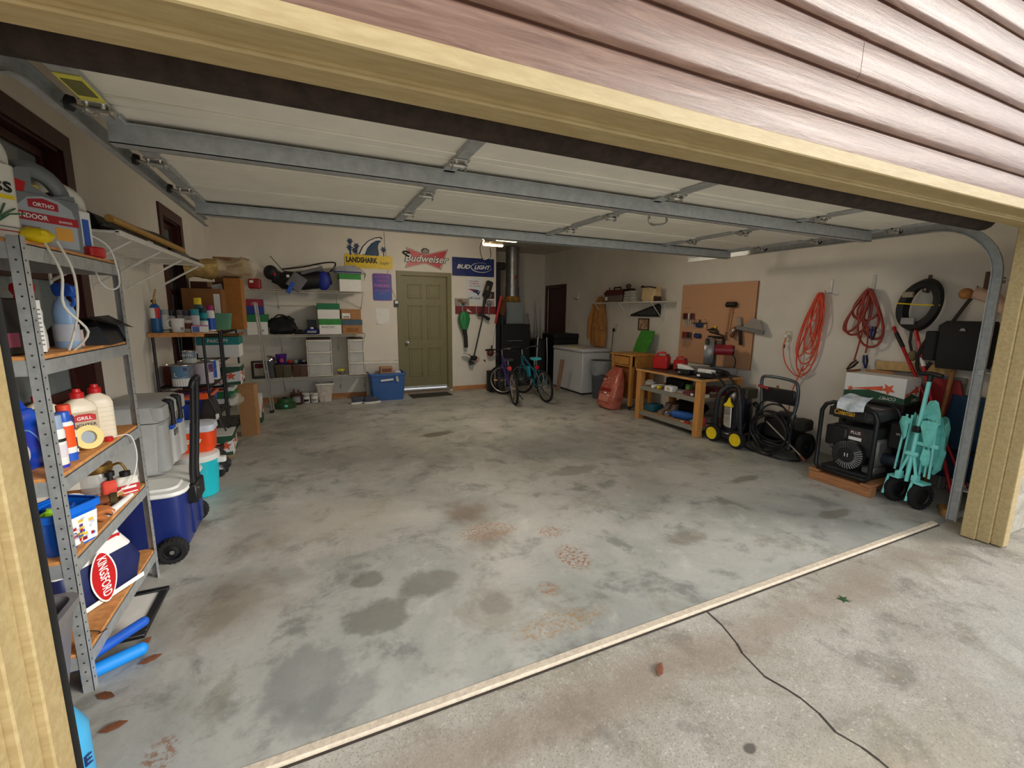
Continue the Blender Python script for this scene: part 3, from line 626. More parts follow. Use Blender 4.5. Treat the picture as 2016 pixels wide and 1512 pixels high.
solo('canvas_bag', 'grey canvas bag slumped on the blue tub', 'bag', MB().ell((0,0,.0),(.09,.1,.075),mat('grey_canvas',(140,136,126),.9,bump=.2),nz=.25,seed=3), (-1.14,2.16,z4+.22))
GL = mat('brown_work_glove', (168,100,52), .9, var=.2, bump=.3)
def glove(label, loc, rot, m, tag=None):
    t = thing('work_glove', label, 'glove', loc, rot); g = MB()
    g.ell((0,0,.022),(.055,.045,.022),m,nz=.25,seed=5).tube([(-.05,0,.02),(-.11,.0,.018)],.04,m,n=10,flat=.45)
    for k in range(4): g.tube([(.03,-.034+.023*k,.022),(.08,-.04+.026*k,.032),(.115-.008*abs(k-1.5),-.042+.027*k,.016)], .013, m, n=8, sm=3)
    g.tube([(-.01,-.04,.02),(.03,-.075,.026),(.06,-.085,.016)], .014, m, n=8, sm=3); part(t, 'glove', g)
    part(t, 'cuff', MB().tube([(-.1,0,.018),(-.125,0,.018)],.045,tag or mat('olive_cuff',(70,58,30),.9),n=12,flat=.5)); return t
glove('crumpled brown leather work glove in front on the fourth shelf', (-.98,2.42,z4), 40, GL)
glove('brown glove with an olive cuff lying on another glove', (-1.0,2.5,z4+.035), 200, mat('dark_brown_glove',(128,72,36),.9,var=.2,bump=.3))
glove('tan glove lying flat at the back of the fourth shelf', (-1.09,2.45,z4), 70, mat('tan_glove',(190,150,104),.9,var=.15,bump=.3))
t = thing('hedge_shears', 'black hedge shears lying diagonally on the fourth shelf', 'shears', (-.94,2.5,z4), 0)
for s in (-1,1): part(t, 'blade', MB().tube([(.0,.04,.03),(.02*s+.0,-.09,.022),(.03+.02*s,-.2,.012)], [.02,.016,.006], BLACK, n=6, flat=.4))
for s in (-1,1): part(t, 'handle', MB().tube([(0,.03,.03),(-.02*s-.01,.1,.03),(-.045*s-.02,.19,.02)], .012, mat('handle_wood',(196,150,96),.5), n=8))
part(t, 'pivot', MB().cyl((0,.02,.015),(0,.02,.05),.016,STEEL,n=10))
t = thing('pruner', 'small dark pruner with a chain beside the shears', 'pruner', (-.905,2.55,z4)); part(t, 'blade', MB().tube([(0,0,.012),(.01,-.08,.012),(0,-.13,.008)],[.012,.01,.004],DGREY,n=6,sm=3)); part(t, 'handle', MB().tube([(0,0,.012),(.02,.06,.014),(-.01,.11,.012)],.008,BLACK,n=6,sm=3))
t = thing('paper_roll', 'white rolled paper lying near the edge of the fourth shelf', 'paper roll', (-.885,2.44,z4)); part(t, 'sheet', MB().loft([[(.017*q*math.cos(2*math.pi*i/16)+.0+.02*(y>.1),y,.018+.017*q*math.sin(2*math.pi*i/16)) for i in range(16)] for y, q in ((.0,1),(.21,.6),(.21,.5),(.0,.88))], PAPER, caps=False))
t = thing('two_stroke_oil_bottle', 'small white and red bottle with a black cap at the far post', 'bottle', (-.905,2.73,z4), 35); g = MB(); g.rbox(-.045,.045,-.03,.03,0,.095,IVORY,r=.015,e=.008); part(t, 'body', g); part(t, 'cap', MB().lathe([(.022,.095),(.022,.118),(.016,.12)], BLACK)); g = MB().quad((-.042,-.0306,.005),(.084,0,0),(0,0,.05),RED).quad((-.03,-.031,.034),(.06,0,0),(0,0,.012),PAPER).quad((-.034,-.031,.012),(.068,0,0),(0,0,.006),PAPER); part(t, 'printed_label', g)
t = thing('glue_bottle', 'coral red squeeze bottle with a black tip', 'bottle', (-.955,2.7,z4), 20); part(t, 'body', MB().rbox(-.035,.035,-.022,.022,0,.09,plain((232,84,64)),r=.014,e=.01)); part(t, 'cap', MB().lathe([(.012,.09),(.012,.11),(.02,.112),(.02,.135),(.008,.14)], BLACK))
t = thing('jar_lantern', 'clear glass jar lantern with a brass rim and looped handle', 'lantern', (-1.02,2.74,z4)); part(t, 'jar', MB().lathe([(.05,0),(.06,.01),(.062,.12),(.05,.14)], GLASSY)); part(t, 'rim', MB().lathe([(.064,.13),(.066,.135),(.066,.165),(.05,.17)], mat('brass',(150,118,62),.35,.8,.03))); part(t, 'handle', MB().tube([(.06,0,.15),(.1,0,.16),(.12,0,.1),(.09,0,.04)], .006, mat('brass',(150,118,62),.35,.8,.03), sm=4))
solo('white_bowl', 'small white bowl tipped behind the gloves', 'bowl', MB().lathe([(.0,0),(.03,.002),(.055,.03),(.05,.031),(.028,.008),(0,.006)], WHITE, (0,0,.02), 20, (.3,-.5,.8), caps=False), (-1.06,2.58,z4))
t = thing('paint_brush', 'paint brush with a tan handle and blue tip on the fourth shelf edge', 'paint brush', (-.905,2.22,z4), 20); part(t, 'handle', MB().tube([(0,-.06,.012),(0,.02,.014),(0,.09,.012)],[.012,.009,.013],mat('brush_handle',(150,120,80),.5),n=8)); part(t, 'tip', MB().ell((0,.105,.012),(.014,.022,.01),BLUE))
# --- bottom board
z5 = LV[0]
t = thing('charcoal_bag', 'navy and white charcoal bag with a red oval badge on the bottom shelf', 'bag', (-1.0,2.47,z5), 62)
g = MB(); NV = mat('navy_print_paper', (24,34,84), .5, bump=.1)
rr = []
for z, w_, d_ in ((0,.17,.07),(.02,.185,.085),(.12,.185,.09),(.2,.17,.075),(.25,.15,.04),(.3,.14,.012)): rr.append([(x+.008*math.sin(z*40+x*20), y+.006*math.sin(x*40+z*30), zz) for x, y, zz in g.rrect(-w_,w_,-d_,d_,.04,z,3)])
part(t, 'bag_body', g.loft(rr, NV))
part(t, 'bag_top', MB().loft([[(x*1.02,y*1.02,z+.001) for x,y,z in q] for q in rr[3:]], PAPER, caps=False))
g = MB(); el = lambda a, b, c: [(a*math.cos(2*math.pi*i/28)*(1+.12*math.cos(4*math.pi*i/28)), c+b*math.sin(2*math.pi*i/28)) for i in range(28)]
e_ = [(p[1],p[0]+.125) for p in el(.108,.06,0)]; e2 = [(p[1],p[0]+.125) for p in el(.101,.053,0)]; T = (0,.04,1)
g.poly((-.02,-.106,0),U,T,e_,PAPER).poly((-.02,-.1068,0),U,T,e2,RED).text('KINGSFORD',(-.02,-.1026,.125),(0,-.04,-1),U,.04,PAPER,bold=.015,width=.185)
g.quad((-.175,-.0935,.005),(.35,0,0),(0,0,.022),PAPER).poly((.05,-.045,0),U,W,[(-.02,.215),(.07,.215),(.08,.26),(-.01,.27)],RED)
part(t, 'printed_badge', g)
solo('crumpled_paper_sack', 'tan paper sack squeezed beside the charcoal bag', 'sack', MB().ell((0,0,.12),(.06,.09,.13),mat('tan_paper',(196,168,124),.8,bump=.2),nz=.35,seed=9,zmin=0), (-1.12,2.2,z5))
solo('twine_scrap', 'curled scrap of dark twine on the bottom shelf edge', 'twine', MB().tube([(0,0,.003),(.03,.02,.02),(.01,.05,.03),(.04,.07,.006),(.05,.03,.02),(.06,.08,.004)], .002, BLACK, n=5, sm=5), (-.91,2.1,z5))
# floor in front of / under the shelf
for lab, m, dx, rz in (('dark blue foam paddle under the shelf by the near post', BLUE, 0, -38), ('light blue foam paddle under the shelf by the near post', plain((20,140,230)), .02, -62)):
    t = thing('foam_paddle', lab, 'paddle', (-.93+dx,2.12,.03 if dx else .085), rz); part(t, 'tube', MB().cyl((0,-.02,0),(0,.25 if not dx else .17,0),.022 if not dx else .028,m,n=14)); part(t, 'end_cap', MB().ell((0,.25 if not dx else .17,0),.022 if not dx else .028,m))
t = thing('picture_frame', 'white panel with a black frame lying under the bottom shelf', 'framed panel', (-.98,2.52,.0), 0); g = MB()
for a in ((-.2,.2,-.2,-.165),(-.2,.2,.165,.2),(-.2,-.165,-.165,.165),(.165,.2,-.165,.165)): g.box(*a,.0,.02,BLACK,.003)
part(t, 'frame', g); part(t, 'panel', MB().box(-.165,.165,-.165,.165,.002,.012,WHITE))
# left front corner: bats, bucket, bottle behind the jamb
def bat(label, loc, rot, h):
    t = thing('plastic_bat', label, 'toy bat', loc, rot); part(t, 'barrel', MB().lathe([(.028,0),(.03,.02),(.026,h*.3),(.018,h*.6),(.018,h-.03)], BLUED, n=16)); part(t, 'knob', MB().lathe([(.018,h-.035),(.045,h-.03),(.048,h-.012),(.035,h)], mat('bat_knob_blue',(30,110,210),.35), n=18)); return t
bat('blue plastic bat nearest the camera in the grey bin by the left jamb', (-.93,1.78,.03), (3,6,0), .7)
bat('blue plastic bat further back in the grey bin by the left jamb', (-.97,1.85,.03), (3,6,0), .74)
t = thing('waste_bin', 'grey plastic bin with a tilted lid in the left front corner', 'bin', (-1.0,1.84,0)); g = MB()
g.loft([g.rrect(-.1,.1,-.12,.12,.04,0), g.rrect(-.15,.15,-.17,.17,.05,.42), g.rrect(-.165,.165,-.185,.185,.055,.425), g.rrect(-.165,.165,-.185,.185,.055,.45), g.rrect(-.145,.145,-.165,.165,.05,.45), g.rrect(-.095,.095,-.115,.115,.04,.012)], mat('smoky_grey_plastic',(120,116,116),.35)); part(t, 'bin_body', g)
part(t, 'lid', MB().at((-.06,.02,.5),(0,-48,0)).rbox(-.16,.16,-.17,.17,-.012,.012,mat('grey_bin_lid',(104,100,102),.4),r=.05))
t = thing('water_jug', 'sky blue plastic jug with dark lettering behind the left jamb foot', 'jug', (-.775,1.56,0), 60); part(t, 'body', MB().lathe([(.07,0),(.085,.015),(.085,.24),(.06,.3),(.03,.33),(.03,.35)], mat('sky_blue_plastic',(70,170,220),.3,var=.02))); part(t, 'cap', MB().lathe([(.034,.345),(.034,.375)], WHITE)); part(t, 'lettering', MB().text('ICE',(0,-.0862,.15),(1,0,0),(0,0,1),.035,NAVY,bold=.02))
# ================================================================ coolers and racks along the left wall
def carton(name, label, loc, size, rot=0, body=CARD, lid=None, lidh=.1, txt=None, group=None, flaps=True, cat='box', decor=None):
    w, d, h = size; t = thing(name, label, cat, loc, rot, group)
    part(t, 'box_body', MB().box(-w/2, w/2, -d/2, d/2, 0, h-(.004 if lid else 0), body, .002))
    if lid: part(t, 'lid', MB().box(-w/2-.005, w/2+.005, -d/2-.005, d/2+.005, h-lidh, h, lid, .003))
    elif flaps:
        part(t, 'tape_seam', MB().box(-w/2+.002, w/2-.002, -.025, .025, h, h+.0012, mat('packing_tape',(190,150,104),.35)).quad((-.025,-d/2-.0008,h-.06),(.05,0,0),(0,0,.06),mat('packing_tape',(190,150,104),.35)))
    if txt or decor:
        g = MB()
        if txt: s_, z, hh, m = txt; g.text(s_, (0,-d/2-.0062,z), U, W, hh, m, bold=.02)
        if decor: decor(g, w, d, h)
        part(t, 'printing', g)
    return t
STAR = mat('orange_star_print', (226,98,64), .6)
def star(c, r, a0=90, q=.45): return [(c[0]+r*(1 if i % 2 == 0 else q)*math.cos(R(a0+36*i)), c[1]+r*(1 if i % 2 == 0 else q)*math.sin(R(a0+36*i))) for i in range(10)]
def comet(flip=False, word=True):
    def f(g, w, d, h):
        s = -1 if flip else 1; cz = h/2; z = h/2
        for o, u, ww in (((0,-d/2-.0012,cz),(s,0,0),w), ((w/2+.0012,0,cz),(0,s,0),d), ((-w/2-.0012,0,cz),(0,-s,0),d)):
            up_ = (0,0,s); k = ww/2; e = V(u).cross(V(up_))*.0006; q = -1 if flip else 1
            g.poly(o,u,up_,[(-k,z*.98),(k,z*.98),(k,z*.5),(k*.15,z*.2),(-k,z*.58)], DGREEN)
            g.poly(V(o)+e,u,up_,[(-q*k*.8,z*.28),(q*k*.3,z*.16),(q*k*.3,-z*.22)], STAR).poly(V(o)+e*1.5,u,up_,star((q*k*.48,-z*.02),min(k,z)*.5,15), STAR).poly(V(o)+e*1.5,u,up_,star((-q*k*.78,z*.3),min(k,z)*.26,40), STAR)
            if word: g.text('COMET', V(o)+e+V(u)*(-q*0-k*.5)+V(up_)*(z*.72), u, up_, h*.12, PAPER, shear=.25, bold=.01)
            if not flip: g.poly(V(o)+e,u,up_,[(-k*.2,-z*.98),(k*.98,-z*.98),(k*.98,-z*.6),(k*.2,-z*.7)], DGREEN).poly(V(o)+e*1.5,u,up_,star((-k*.25,-z*.5),min(k,z)*.45,25), STAR)
    return f
# wheeled cooler
t = thing('wheeled_cooler', 'navy blue wheeled cooler with a white lid and a tall black pull handle', 'cooler', (-.985,3.30,0))
g = MB(); CB = mat('navy_cooler_plastic', (26,42,106), .34, var=.03)
g.loft([g.rrect(-.225,.215,-.25,.25,.06,.05), g.rrect(-.235,.225,-.26,.26,.07,.07), g.rrect(-.24,.23,-.27,.275,.08,.4)], CB)
for s in (-.09,.09): g.box(.2,.236,s-.012,s+.012,.08,.4,CB,.005)
part(t, 'tub', g)
g = MB(); g.loft([g.rrect(-.245,.238,-.278,.283,.085,.4), g.rrect(-.25,.243,-.283,.288,.09,.408), g.rrect(-.245,.238,-.278,.283,.085,.425), g.rrect(-.22,.215,-.25,.255,.08,.43)], WHITE); g.loft([g.rrect(-.21,.2,-.24,-.02,.06,.43), g.rrect(-.2,.19,-.23,-.03,.05,.442)], WHITE); part(t, 'lid', g)
def wheel(g, c, r, w, ax, tyre, hub, spokes=6, tread=True, hr=.62):
    u, v_, d = basis(ax); c = V(c)
    g.lathe([(r*hr,-w/2),(r*.9,-w/2),(r,-w*.3),(r,w*.3),(r*.9,w/2),(r*hr,w/2)], tyre, c, 26, ax, caps=False)
    if tread:
        for i in range(22):
            a = 2*math.pi*i/22; e = u*math.cos(a)+v_*math.sin(a); p = c+e*r
            for s in (-1,1): g.tube([p+d*(s*w*.08), p+d*(s*w*.5)-e*(r*.06)], r*.05, tyre, n=4)
    g.lathe([(r*.2,-w*.52),(r*.22,-w*.35),(r*hr*.9,-w*.25),(r*hr,-w*.42),(r*hr,w*.42),(r*hr*.9,w*.25),(r*.22,w*.35),(r*.2,w*.52)], hub, c, 20, ax)
for y in (-.285,.29):
    g = MB(); wheel(g, (.16,y,.076), .075, .06, (0,1,0), RUBBER, BLACK); g.cyl((.16,y-.034,.076),(.16,y+.034,.076),.012,STEEL,n=10)
    part(t, 'wheel', g)
g = MB()
for y in (-.115,-.005): g.tube([(.25,y,.3),(.255,y,.5),(.285,y,.8)], .0155, BLACK, n=10).tube([(.283,y,.78),(.305,y,1.05)], .013, BLACK, n=10)
part(t, 'pull_handle', g); part(t, 'handle_grip', MB().tube([(.3,-.125,1.02),(.31,-.115,1.06),(.315,-.06,1.075),(.31,-.005,1.06),(.3,.005,1.02)], .018, BLACK, n=10, sm=3)); part(t, 'handle_bracket', MB().box(.22,.28,-.16,.04,.3,.42,BLACK,.01).cyl((.28,-.13,.39),(.284,-.13,.39),.008,STEEL,n=8))
# grey cooler on top
t = thing('grey_cooler', 'light grey hard cooler with black rubber latches standing on the navy cooler', 'cooler', (-1.06,3.585,.4445)); GC = mat('pale_grey_cooler', (176,178,176), .5, var=.03)
g = MB(); g.loft([g.rrect(-.15,.15,-.245,.245,.05,0), g.rrect(-.16,.16,-.255,.255,.05,.012), g.rrect(-.165,.165,-.262,.262,.05,.335)], GC)
for y0, y1 in ((-.255,-.12),(-.06,.06),(.12,.255)): g.rbox(.1,.175,y0,y1,.015,.33,GC,r=.03)
part(t, 'tub', g)
g = MB(); g.loft([g.rrect(-.17,.17,-.268,.268,.05,.342), g.rrect(-.172,.172,-.27,.27,.05,.348), g.rrect(-.168,.168,-.266,.266,.05,.44), g.rrect(-.14,.14,-.235,.235,.05,.458)], GC)
for y0, y1 in ((-.268,-.12),(-.06,.06),(.12,.268)): g.rbox(.1,.186,y0,y1,.35,.44,GC,r=.03)
part(t, 'lid', g)
for y in (-.09,.09):
    part(t, 'latch', MB().tube([(.15,y,.452),(.185,y,.44),(.19,y,.36),(.188,y,.29)], [.018,.02,.012,.016], BLACK, n=8).ell((.165,y,.452),(.03,.026,.012),BLACK))
    part(t, 'latch_plate', MB().box(.165,.192,y-.03,y+.03,.262,.288,BLUE,.004))
part(t, 'logo_plate', MB().box(.172,.178,-.04,.04,.2,.24,BLACK,.002).box(.178,.1785,-.034,.034,.206,.234,GREYL).text('RTIC',(.179,0,.22),(0,1,0),W,.018,BLACK,bold=.02,shear=.2))
# teal drinks cooler and orange cooler on it
t = thing('drink_cooler', 'turquoise round drink cooler with a white lid under the orange cooler', 'cooler', (-.905,4.12,0)); g = MB().lathe([(.12,0),(.13,.01),(.15,.3)], mat('turquoise_plastic',(20,186,200),.35,var=.02), n=28); part(t, 'body', g)
part(t, 'lid', MB().lathe([(.155,.3),(.158,.31),(.155,.345),(.12,.362)], WHITE, n=28)); part(t, 'handle', MB().rbox(.13,.2,-.03,.03,.255,.3,WHITE,r=.012)); part(t, 'spigot', MB().cyl((.0,-.14,.05),(.0,-.17,.05),.014,WHITE,n=10))
t = thing('small_cooler', 'orange cooler with a white lid sitting on the turquoise drink cooler', 'cooler', (-.925,4.17,.363)); g = MB(); OC = mat('bright_orange_plastic', (246,78,24), .35, var=.02)
g.loft([g.rrect(-.15,.14,-.1,.1,.04,0), g.rrect(-.155,.145,-.105,.105,.045,.01), g.rrect(-.165,.155,-.115,.115,.05,.165)], OC); part(t, 'tub', g)
g = MB(); g.loft([g.rrect(-.17,.16,-.12,.12,.05,.165), g.rrect(-.174,.164,-.124,.124,.052,.172), g.rrect(-.17,.16,-.12,.12,.05,.215), g.rrect(-.14,.13,-.09,.09,.05,.228)], mat('white_cooler_lid',(214,220,232),.4)); part(t, 'lid', g)
part(t, 'logo', MB().poly((.02,-.1125,.09),U,(0,-.06,1),[(-.05,-.012),(.045,-.012),(.06,.02),(-.045,.02)],PAPER).text('IGLOO',(.022,-.1135,.094),U,(0,-.06,1),.018,OC,shear=.3,bold=.02))
solo('trash_bag', 'small black plastic bag on the floor beside the turquoise cooler', 'bag', MB().ell((0,0,.12),(.1,.12,.13),mat('black_bag_film',(28,32,36),.3,bump=.5),nz=.5,seed=4,zmin=0,n=20,k=12), (-.86,4.56,0))
# black wire racks
def rack(name, label, y0, y1, levels, h, board=None):
    t = thing(name, label, 'wire rack', (-1.04,(y0+y1)/2,0)); L = (y1-y0)/2; X = .175
    for x in (-X,X):
        for y in (-L,L): part(t, 'post', MB().cyl((x,y,.01),(x,y,h),.011,BLACKM,n=8).cyl((x,y,0),(x,y,.02),.016,BLACK,n=8))
    for z in levels:
        g = MB()
        for x in (-X,X): g.tube([(x,-L,z),(x,L,z)],.005,BLACKM,n=6).tube([(x,-L,z-.03),(x,L,z-.03)],.004,BLACKM,n=6)
        for x in (-X*.4,X*.4): g.tube([(x,-L,z-.004),(x,L,z-.004)],.004,BLACKM,n=4)
        for y in (-L,L): g.tube([(-X,y,z),(X,y,z)],.005,BLACKM,n=6).tube([(-X,y,z-.03),(X,y,z-.03)],.004,BLACKM,n=6)
        n = int(2*L/.026)
        for k in range(n): y = -L+(k+.5)*2*L/n; g.box(-X,X,y-.0017,y+.0017,z-.0017,z+.0017,BLACKM)
        for k in range(n): y = -L+(k+.5)*2*L/n; g.box(X-.001,X+.001,y-.0017,y+.014,z-.03,z,BLACKM)
        part(t, 'wire_shelf', g)
    if board: part(t, 'wooden_top', MB().box(-.2,.19,-L-.03,L+.02,h,h+.014,BOARD,.003).box(-.2,.19,-L-.03,-L-.022,h-.02,h,BOARD))
    return t
rack('wire_rack', 'black wire rack with a wooden top holding the paint cans', 4.58, 5.34, (.16,.5,.815), 1.272, True)
rack('wire_rack', 'taller black wire rack beyond the paint cans, loaded with boxes', 5.44, 6.44, (.14,.45,.675,.975,1.255), 1.29)
# blue bin on the rack
t = thing('storage_bin', 'royal blue bin with an orange rim under the paint cans', 'bin', (-1.04,4.83,.508)); g = MB(); RB = mat('royal_blue_plastic', (40,76,190), .4, var=.03)
g.loft([g.rrect(-.14,.14,-.2,.2,.03,0), g.rrect(-.165,.165,-.23,.23,.03,.2), g.rrect(-.155,.155,-.22,.22,.03,.2), g.rrect(-.13,.13,-.19,.19,.03,.01)], RB); part(t, 'body', g)
g = MB(); g.loft([g.rrect(-.172,.172,-.237,.237,.03,.19), g.rrect(-.172,.172,-.237,.237,.03,.215), g.rrect(-.155,.155,-.22,.22,.03,.215), g.rrect(-.155,.155,-.22,.22,.03,.19)], mat('coral_orange_rim',(238,112,66),.4)); part(t, 'rim', g)
part(t, 'grip_slot', MB().box(-.05,.05,-.236,-.22,.15,.17,BLACK,.003))
solo('folded_tarp', 'folded blue and orange tarp heaped in the royal blue bin', 'tarp', MB().loft([[(x*.9,y*.9,z+.03*math.sin(x*22)+.02*math.sin(y*16+1)) for x, y, z in MB().rrect(-.14,.14,-.2,.2,.04,zz,6)] for zz in (.0,.05)], mat('tarp_blue_orange',(36,60,170),.5,col2=(240,110,60),scale=5)), (-1.04,4.83,.7))
t = thing('backpack', 'dark backpack hanging on the near rack post by the royal blue bin', 'backpack', (-.84,4.50,.47)); part(t, 'pack', MB().loft([MB().rrect(-.07,.05,-.04,.05,.03,0), MB().rrect(-.09,.07,-.055,.06,.035,.08), MB().rrect(-.07,.05,-.045,.05,.03,.2), MB().rrect(-.04,.03,-.02,.03,.02,.27)], mat('dark_brown_nylon',(44,36,34),.7,bump=.2)))
part(t, 'strap', MB().tube([(-.03,-.02,.29),(.02,-.04,.2),(.06,-.06,.08),(.1,-.06,-.04)], .013, BLACK, n=6, sm=4, flat=.4)); part(t, 'buckle', MB().box(.035,.06,-.07,-.055,.07,.12,WHITE,.003)); part(t, 'orange_flap', MB().box(-.07,-.01,-.05,-.03,.25,.3,ORANGE,.004))
# paint cans on the rack
def paint(label, loc, r, h, body, decor=None, bail=True, rot=0, group=None):
    t = thing('paint_can', label, 'paint can', loc, rot, group)
    part(t, 'can_body', MB().lathe([(r*.98,0),(r,.004),(r,h-.006)], body, n=26)); part(t, 'lid', MB().lathe([(r*1.02,h-.008),(r*1.03,h),(r*.93,h+.001),(r*.9,h-.006),(r*.88,h-.004),(0,h-.004)], STEEL, n=26, caps=False))
    if decor: g = MB(); decor(g, r, h); part(t, 'printed_wrap', g)
    if bail: part(t, 'bail', MB().tube([(-r*1.01,0,h*.8),(-r*.7,-r*.9,h*.55),(0,-r*1.25,h*.42),(r*.7,-r*.9,h*.55),(r*1.01,0,h*.8)], .0022, STEEL, n=5, sm=4))
    return t
def arc(g, r, a0, a1, z0, z1, m, k=10): # a patch on a can's wall
    a = [R(a0+(a1-a0)*i/k) for i in range(k+1)]; vs_ = [(r*math.sin(q),-r*math.cos(q),z) for z in (z0,z1) for q in a]
    g.add(vs_, [(i,i+1,k+2+i,k+1+i) for i in range(k)], m)
SB = plain((92,134,166))
def dec_l(g, r, h): arc(g,r*1.004,-80,42,h*.38,h*.93,SB); arc(g,r*1.004,-80,60,h*.02,h*.38,PAPER); arc(g,r*1.01,15,34,h*.72,h*.88,NAVY); g.text('L',(-r*.45,-r*.93,h*.55),(.94,-.35,0),W,h*.18,PAPER,bold=.02)
def dec_w(g, r, h): arc(g,r*1.004,-90,80,h*.05,h*.93,plain((206,190,202))); arc(g,r*1.006,45,90,h*.55,h*.93,plain((84,50,96)))
def dec_r(g, r, h): arc(g,r*1.004,-90,80,h*.4,h*.96,plain((70,108,142))); arc(g,r*1.004,-90,80,.004,h*.38,plain((190,196,188))); g.text('OYAL',(-.004,-r*1.02,h*.66),U,W,h*.2,PAPER,bold=.02)
def dec_b(g, r, h): arc(g,r*1.004,-20,50,h*.1,h*.95,BLUE); arc(g,r*1.004,-70,-20,h*.1,h*.95,PAPER)
zc = .818
paint('large paint can with a blue and white wrap lettered L', (-1.055,4.665,zc), .082, .19, plain((110,114,122)), dec_l)
paint('large paint can with a pale lilac wrap beside the L can', (-.93,4.77,zc), .08, .19, plain((200,196,200)), dec_w)
paint('small can with a blue lettered band stacked on the paint cans', (-1.01,4.74,zc+.192), .052, .108, plain((196,202,196)), dec_r, False)
paint('white paint can with a blue oval at the far side of the rack', (-.915,5.03,zc), .075, .19, plain((224,224,224)), dec_b)
paint('dark red and gold tin at the wall behind the L can', (-1.16,4.83,zc), .07, .17, plain((104,40,24)), None, False)
paint('purple lidded paint can behind the lilac one', (-1.08,4.95,zc), .07, .19, plain((96,60,120)), None, True)
# on the wooden top
zw = 1.287
t = thing('propane_torch', 'blue propane torch cylinder with a red and white label', 'torch', (-1.19,4.63,zw)); part(t, 'cylinder', MB().lathe([(.034,0),(.036,.006),(.036,.2),(.03,.225),(.014,.24)], mat('propane_blue',(20,90,150),.35), n=20)); g = MB(); arc(g,.0364,-80,10,.12,.205,PAPER); arc(g,.0366,10,70,.12,.205,RED); part(t, 'label', g)
part(t, 'torch_head', MB().cyl((0,0,.235),(0,0,.275),.014,mat('brass',(150,118,62),.35,.8,.03),n=10).tube([(0,0,.27),(.004,0,.3),(.02,.0,.36)],.007,mat('brass',(150,118,62),.35,.8,.03),sm=3).cyl((-.02,0,.26),(.01,0,.262),.01,BLACK,n=8))
WC = plain((206,204,200)); GRY = plain((150,150,152))
can('spray_paint_can', 'pale grey spray paint can next to the propane torch', 'spray can', (-1.135,4.66,zw), .03, .19, WC, GRY, ((.05,.15,plain((120,130,110))),), .95, .2)
can('spray_paint_can', 'spray paint can with a black cap, second from the torch', 'spray can', (-1.12,4.78,zw), .03, .19, WC, BLACK, (), .97, .26)
can('spray_paint_can', 'white spray paint can with a clear grey cap behind the others', 'spray can', (-1.06,4.83,zw), .03, .19, plain((190,180,186)), plain((120,120,126)), (), .97, .22)
can('spray_paint_can', 'spray paint can with a violet cap in the back row', 'spray can', (-1.0,4.8,zw), .03, .19, WC, plain((90,84,120)), (), .97, .26)
can('spray_paint_can', 'spray paint can with a black cap right of the mug shaped tub', 'spray can', (-.955,4.75,zw), .03, .19, WC, BLACK, ((.2,.4,plain((120,60,50))),), .97, .24)
can('spray_paint_can', 'teal capped white spray paint can', 'spray can', (-.925,4.68,zw), .032, .2, plain((206,200,208)), plain((40,140,150)), (), .97, .26)
can('foam_sealant_can', 'tall dark can with a wide yellow cap', 'spray can', (-.93,4.86,zw), .036, .3, plain((60,90,96)), YELLOW, ((.5,.7,plain((70,76,76))),(.35,.5,plain((20,150,150)))), .8, .2)
can('foam_sealant_can', 'aqua and black aerosol can beside the yellow capped can', 'spray can', (-.88,4.77,zw), .03, .21, plain((20,150,160)), plain((30,60,70)), ((.1,.45,PAPER),(.5,.55,BLACK)), .9, .2)
t = can('cleaner_aerosol', 'white and blue aerosol can with a magenta cap', 'spray can', (-.85,4.9,zw), .033, .235, PAPER, plain((170,30,110)), ((.05,.5,BLUE),), .8, .2)
t = thing('plastic_tub', 'small white tub with a handle and barcode in front of the spray paint', 'tub', (-1.045,4.64,zw), 10); part(t, 'tub', MB().lathe([(.042,0),(.045,.006),(.05,.115),(.052,.118),(.048,.12)], WHITE, n=22)); g = MB(); arc(g,.0475,20,50,.02,.045,GREYL); part(t, 'printed_label', g); part(t, 'handle', MB().tube([(-.05,0,.11),(-.075,0,.09),(-.07,0,.05),(-.047,0,.035)],.006,WHITE,sm=3))
t = thing('small_white_jar', 'squat brown and white jar between the spray paint cans', 'jar', (-.975,4.66,zw)); part(t, 'jar', MB().lathe([(.028,0),(.03,.005),(.03,.1),(.026,.105)], plain((196,186,176)))); part(t, 'label', MB().lathe([(.0305,.03),(.0305,.08)], plain((96,40,30)), caps=False))
t = thing('small_carton', 'small white and purple carton at the front edge of the rack top', 'carton', (-.885,4.62,zw), 8); part(t, 'box', MB().box(-.06,.06,-.03,.03,0,.06,WHITE,.002)); part(t, 'printed_panel', MB().quad((-.055,-.0306,.005),(.05,0,0),(0,0,.045),plain((80,100,170))).quad((-.06,-.0304,.052),(.12,0,0),(0,0,.008),plain((190,60,130))))
t = thing('planter_box', 'square sage green planter on the far rack', 'planter', (-.80,5.2,1.287)); g = MB(); SG = mat('sage_green_plastic', (92,150,116), .5)
rack_ext = None
g.loft([g.rrect(-.06,.055,-.055,.055,.012,0), g.rrect(-.075,.07,-.07,.07,.012,.14), g.rrect(-.08,.075,-.075,.075,.012,.142), g.rrect(-.08,.075,-.075,.075,.012,.16), g.rrect(-.066,.06,-.06,.06,.012,.16), g.rrect(-.05,.045,-.045,.045,.012,.02)], SG); part(t, 'planter', g); part(t, 'soil', MB().box(-.058,.052,-.052,.052,.09,.1,mat('potting_soil',(60,46,34),.95,bump=.4)))
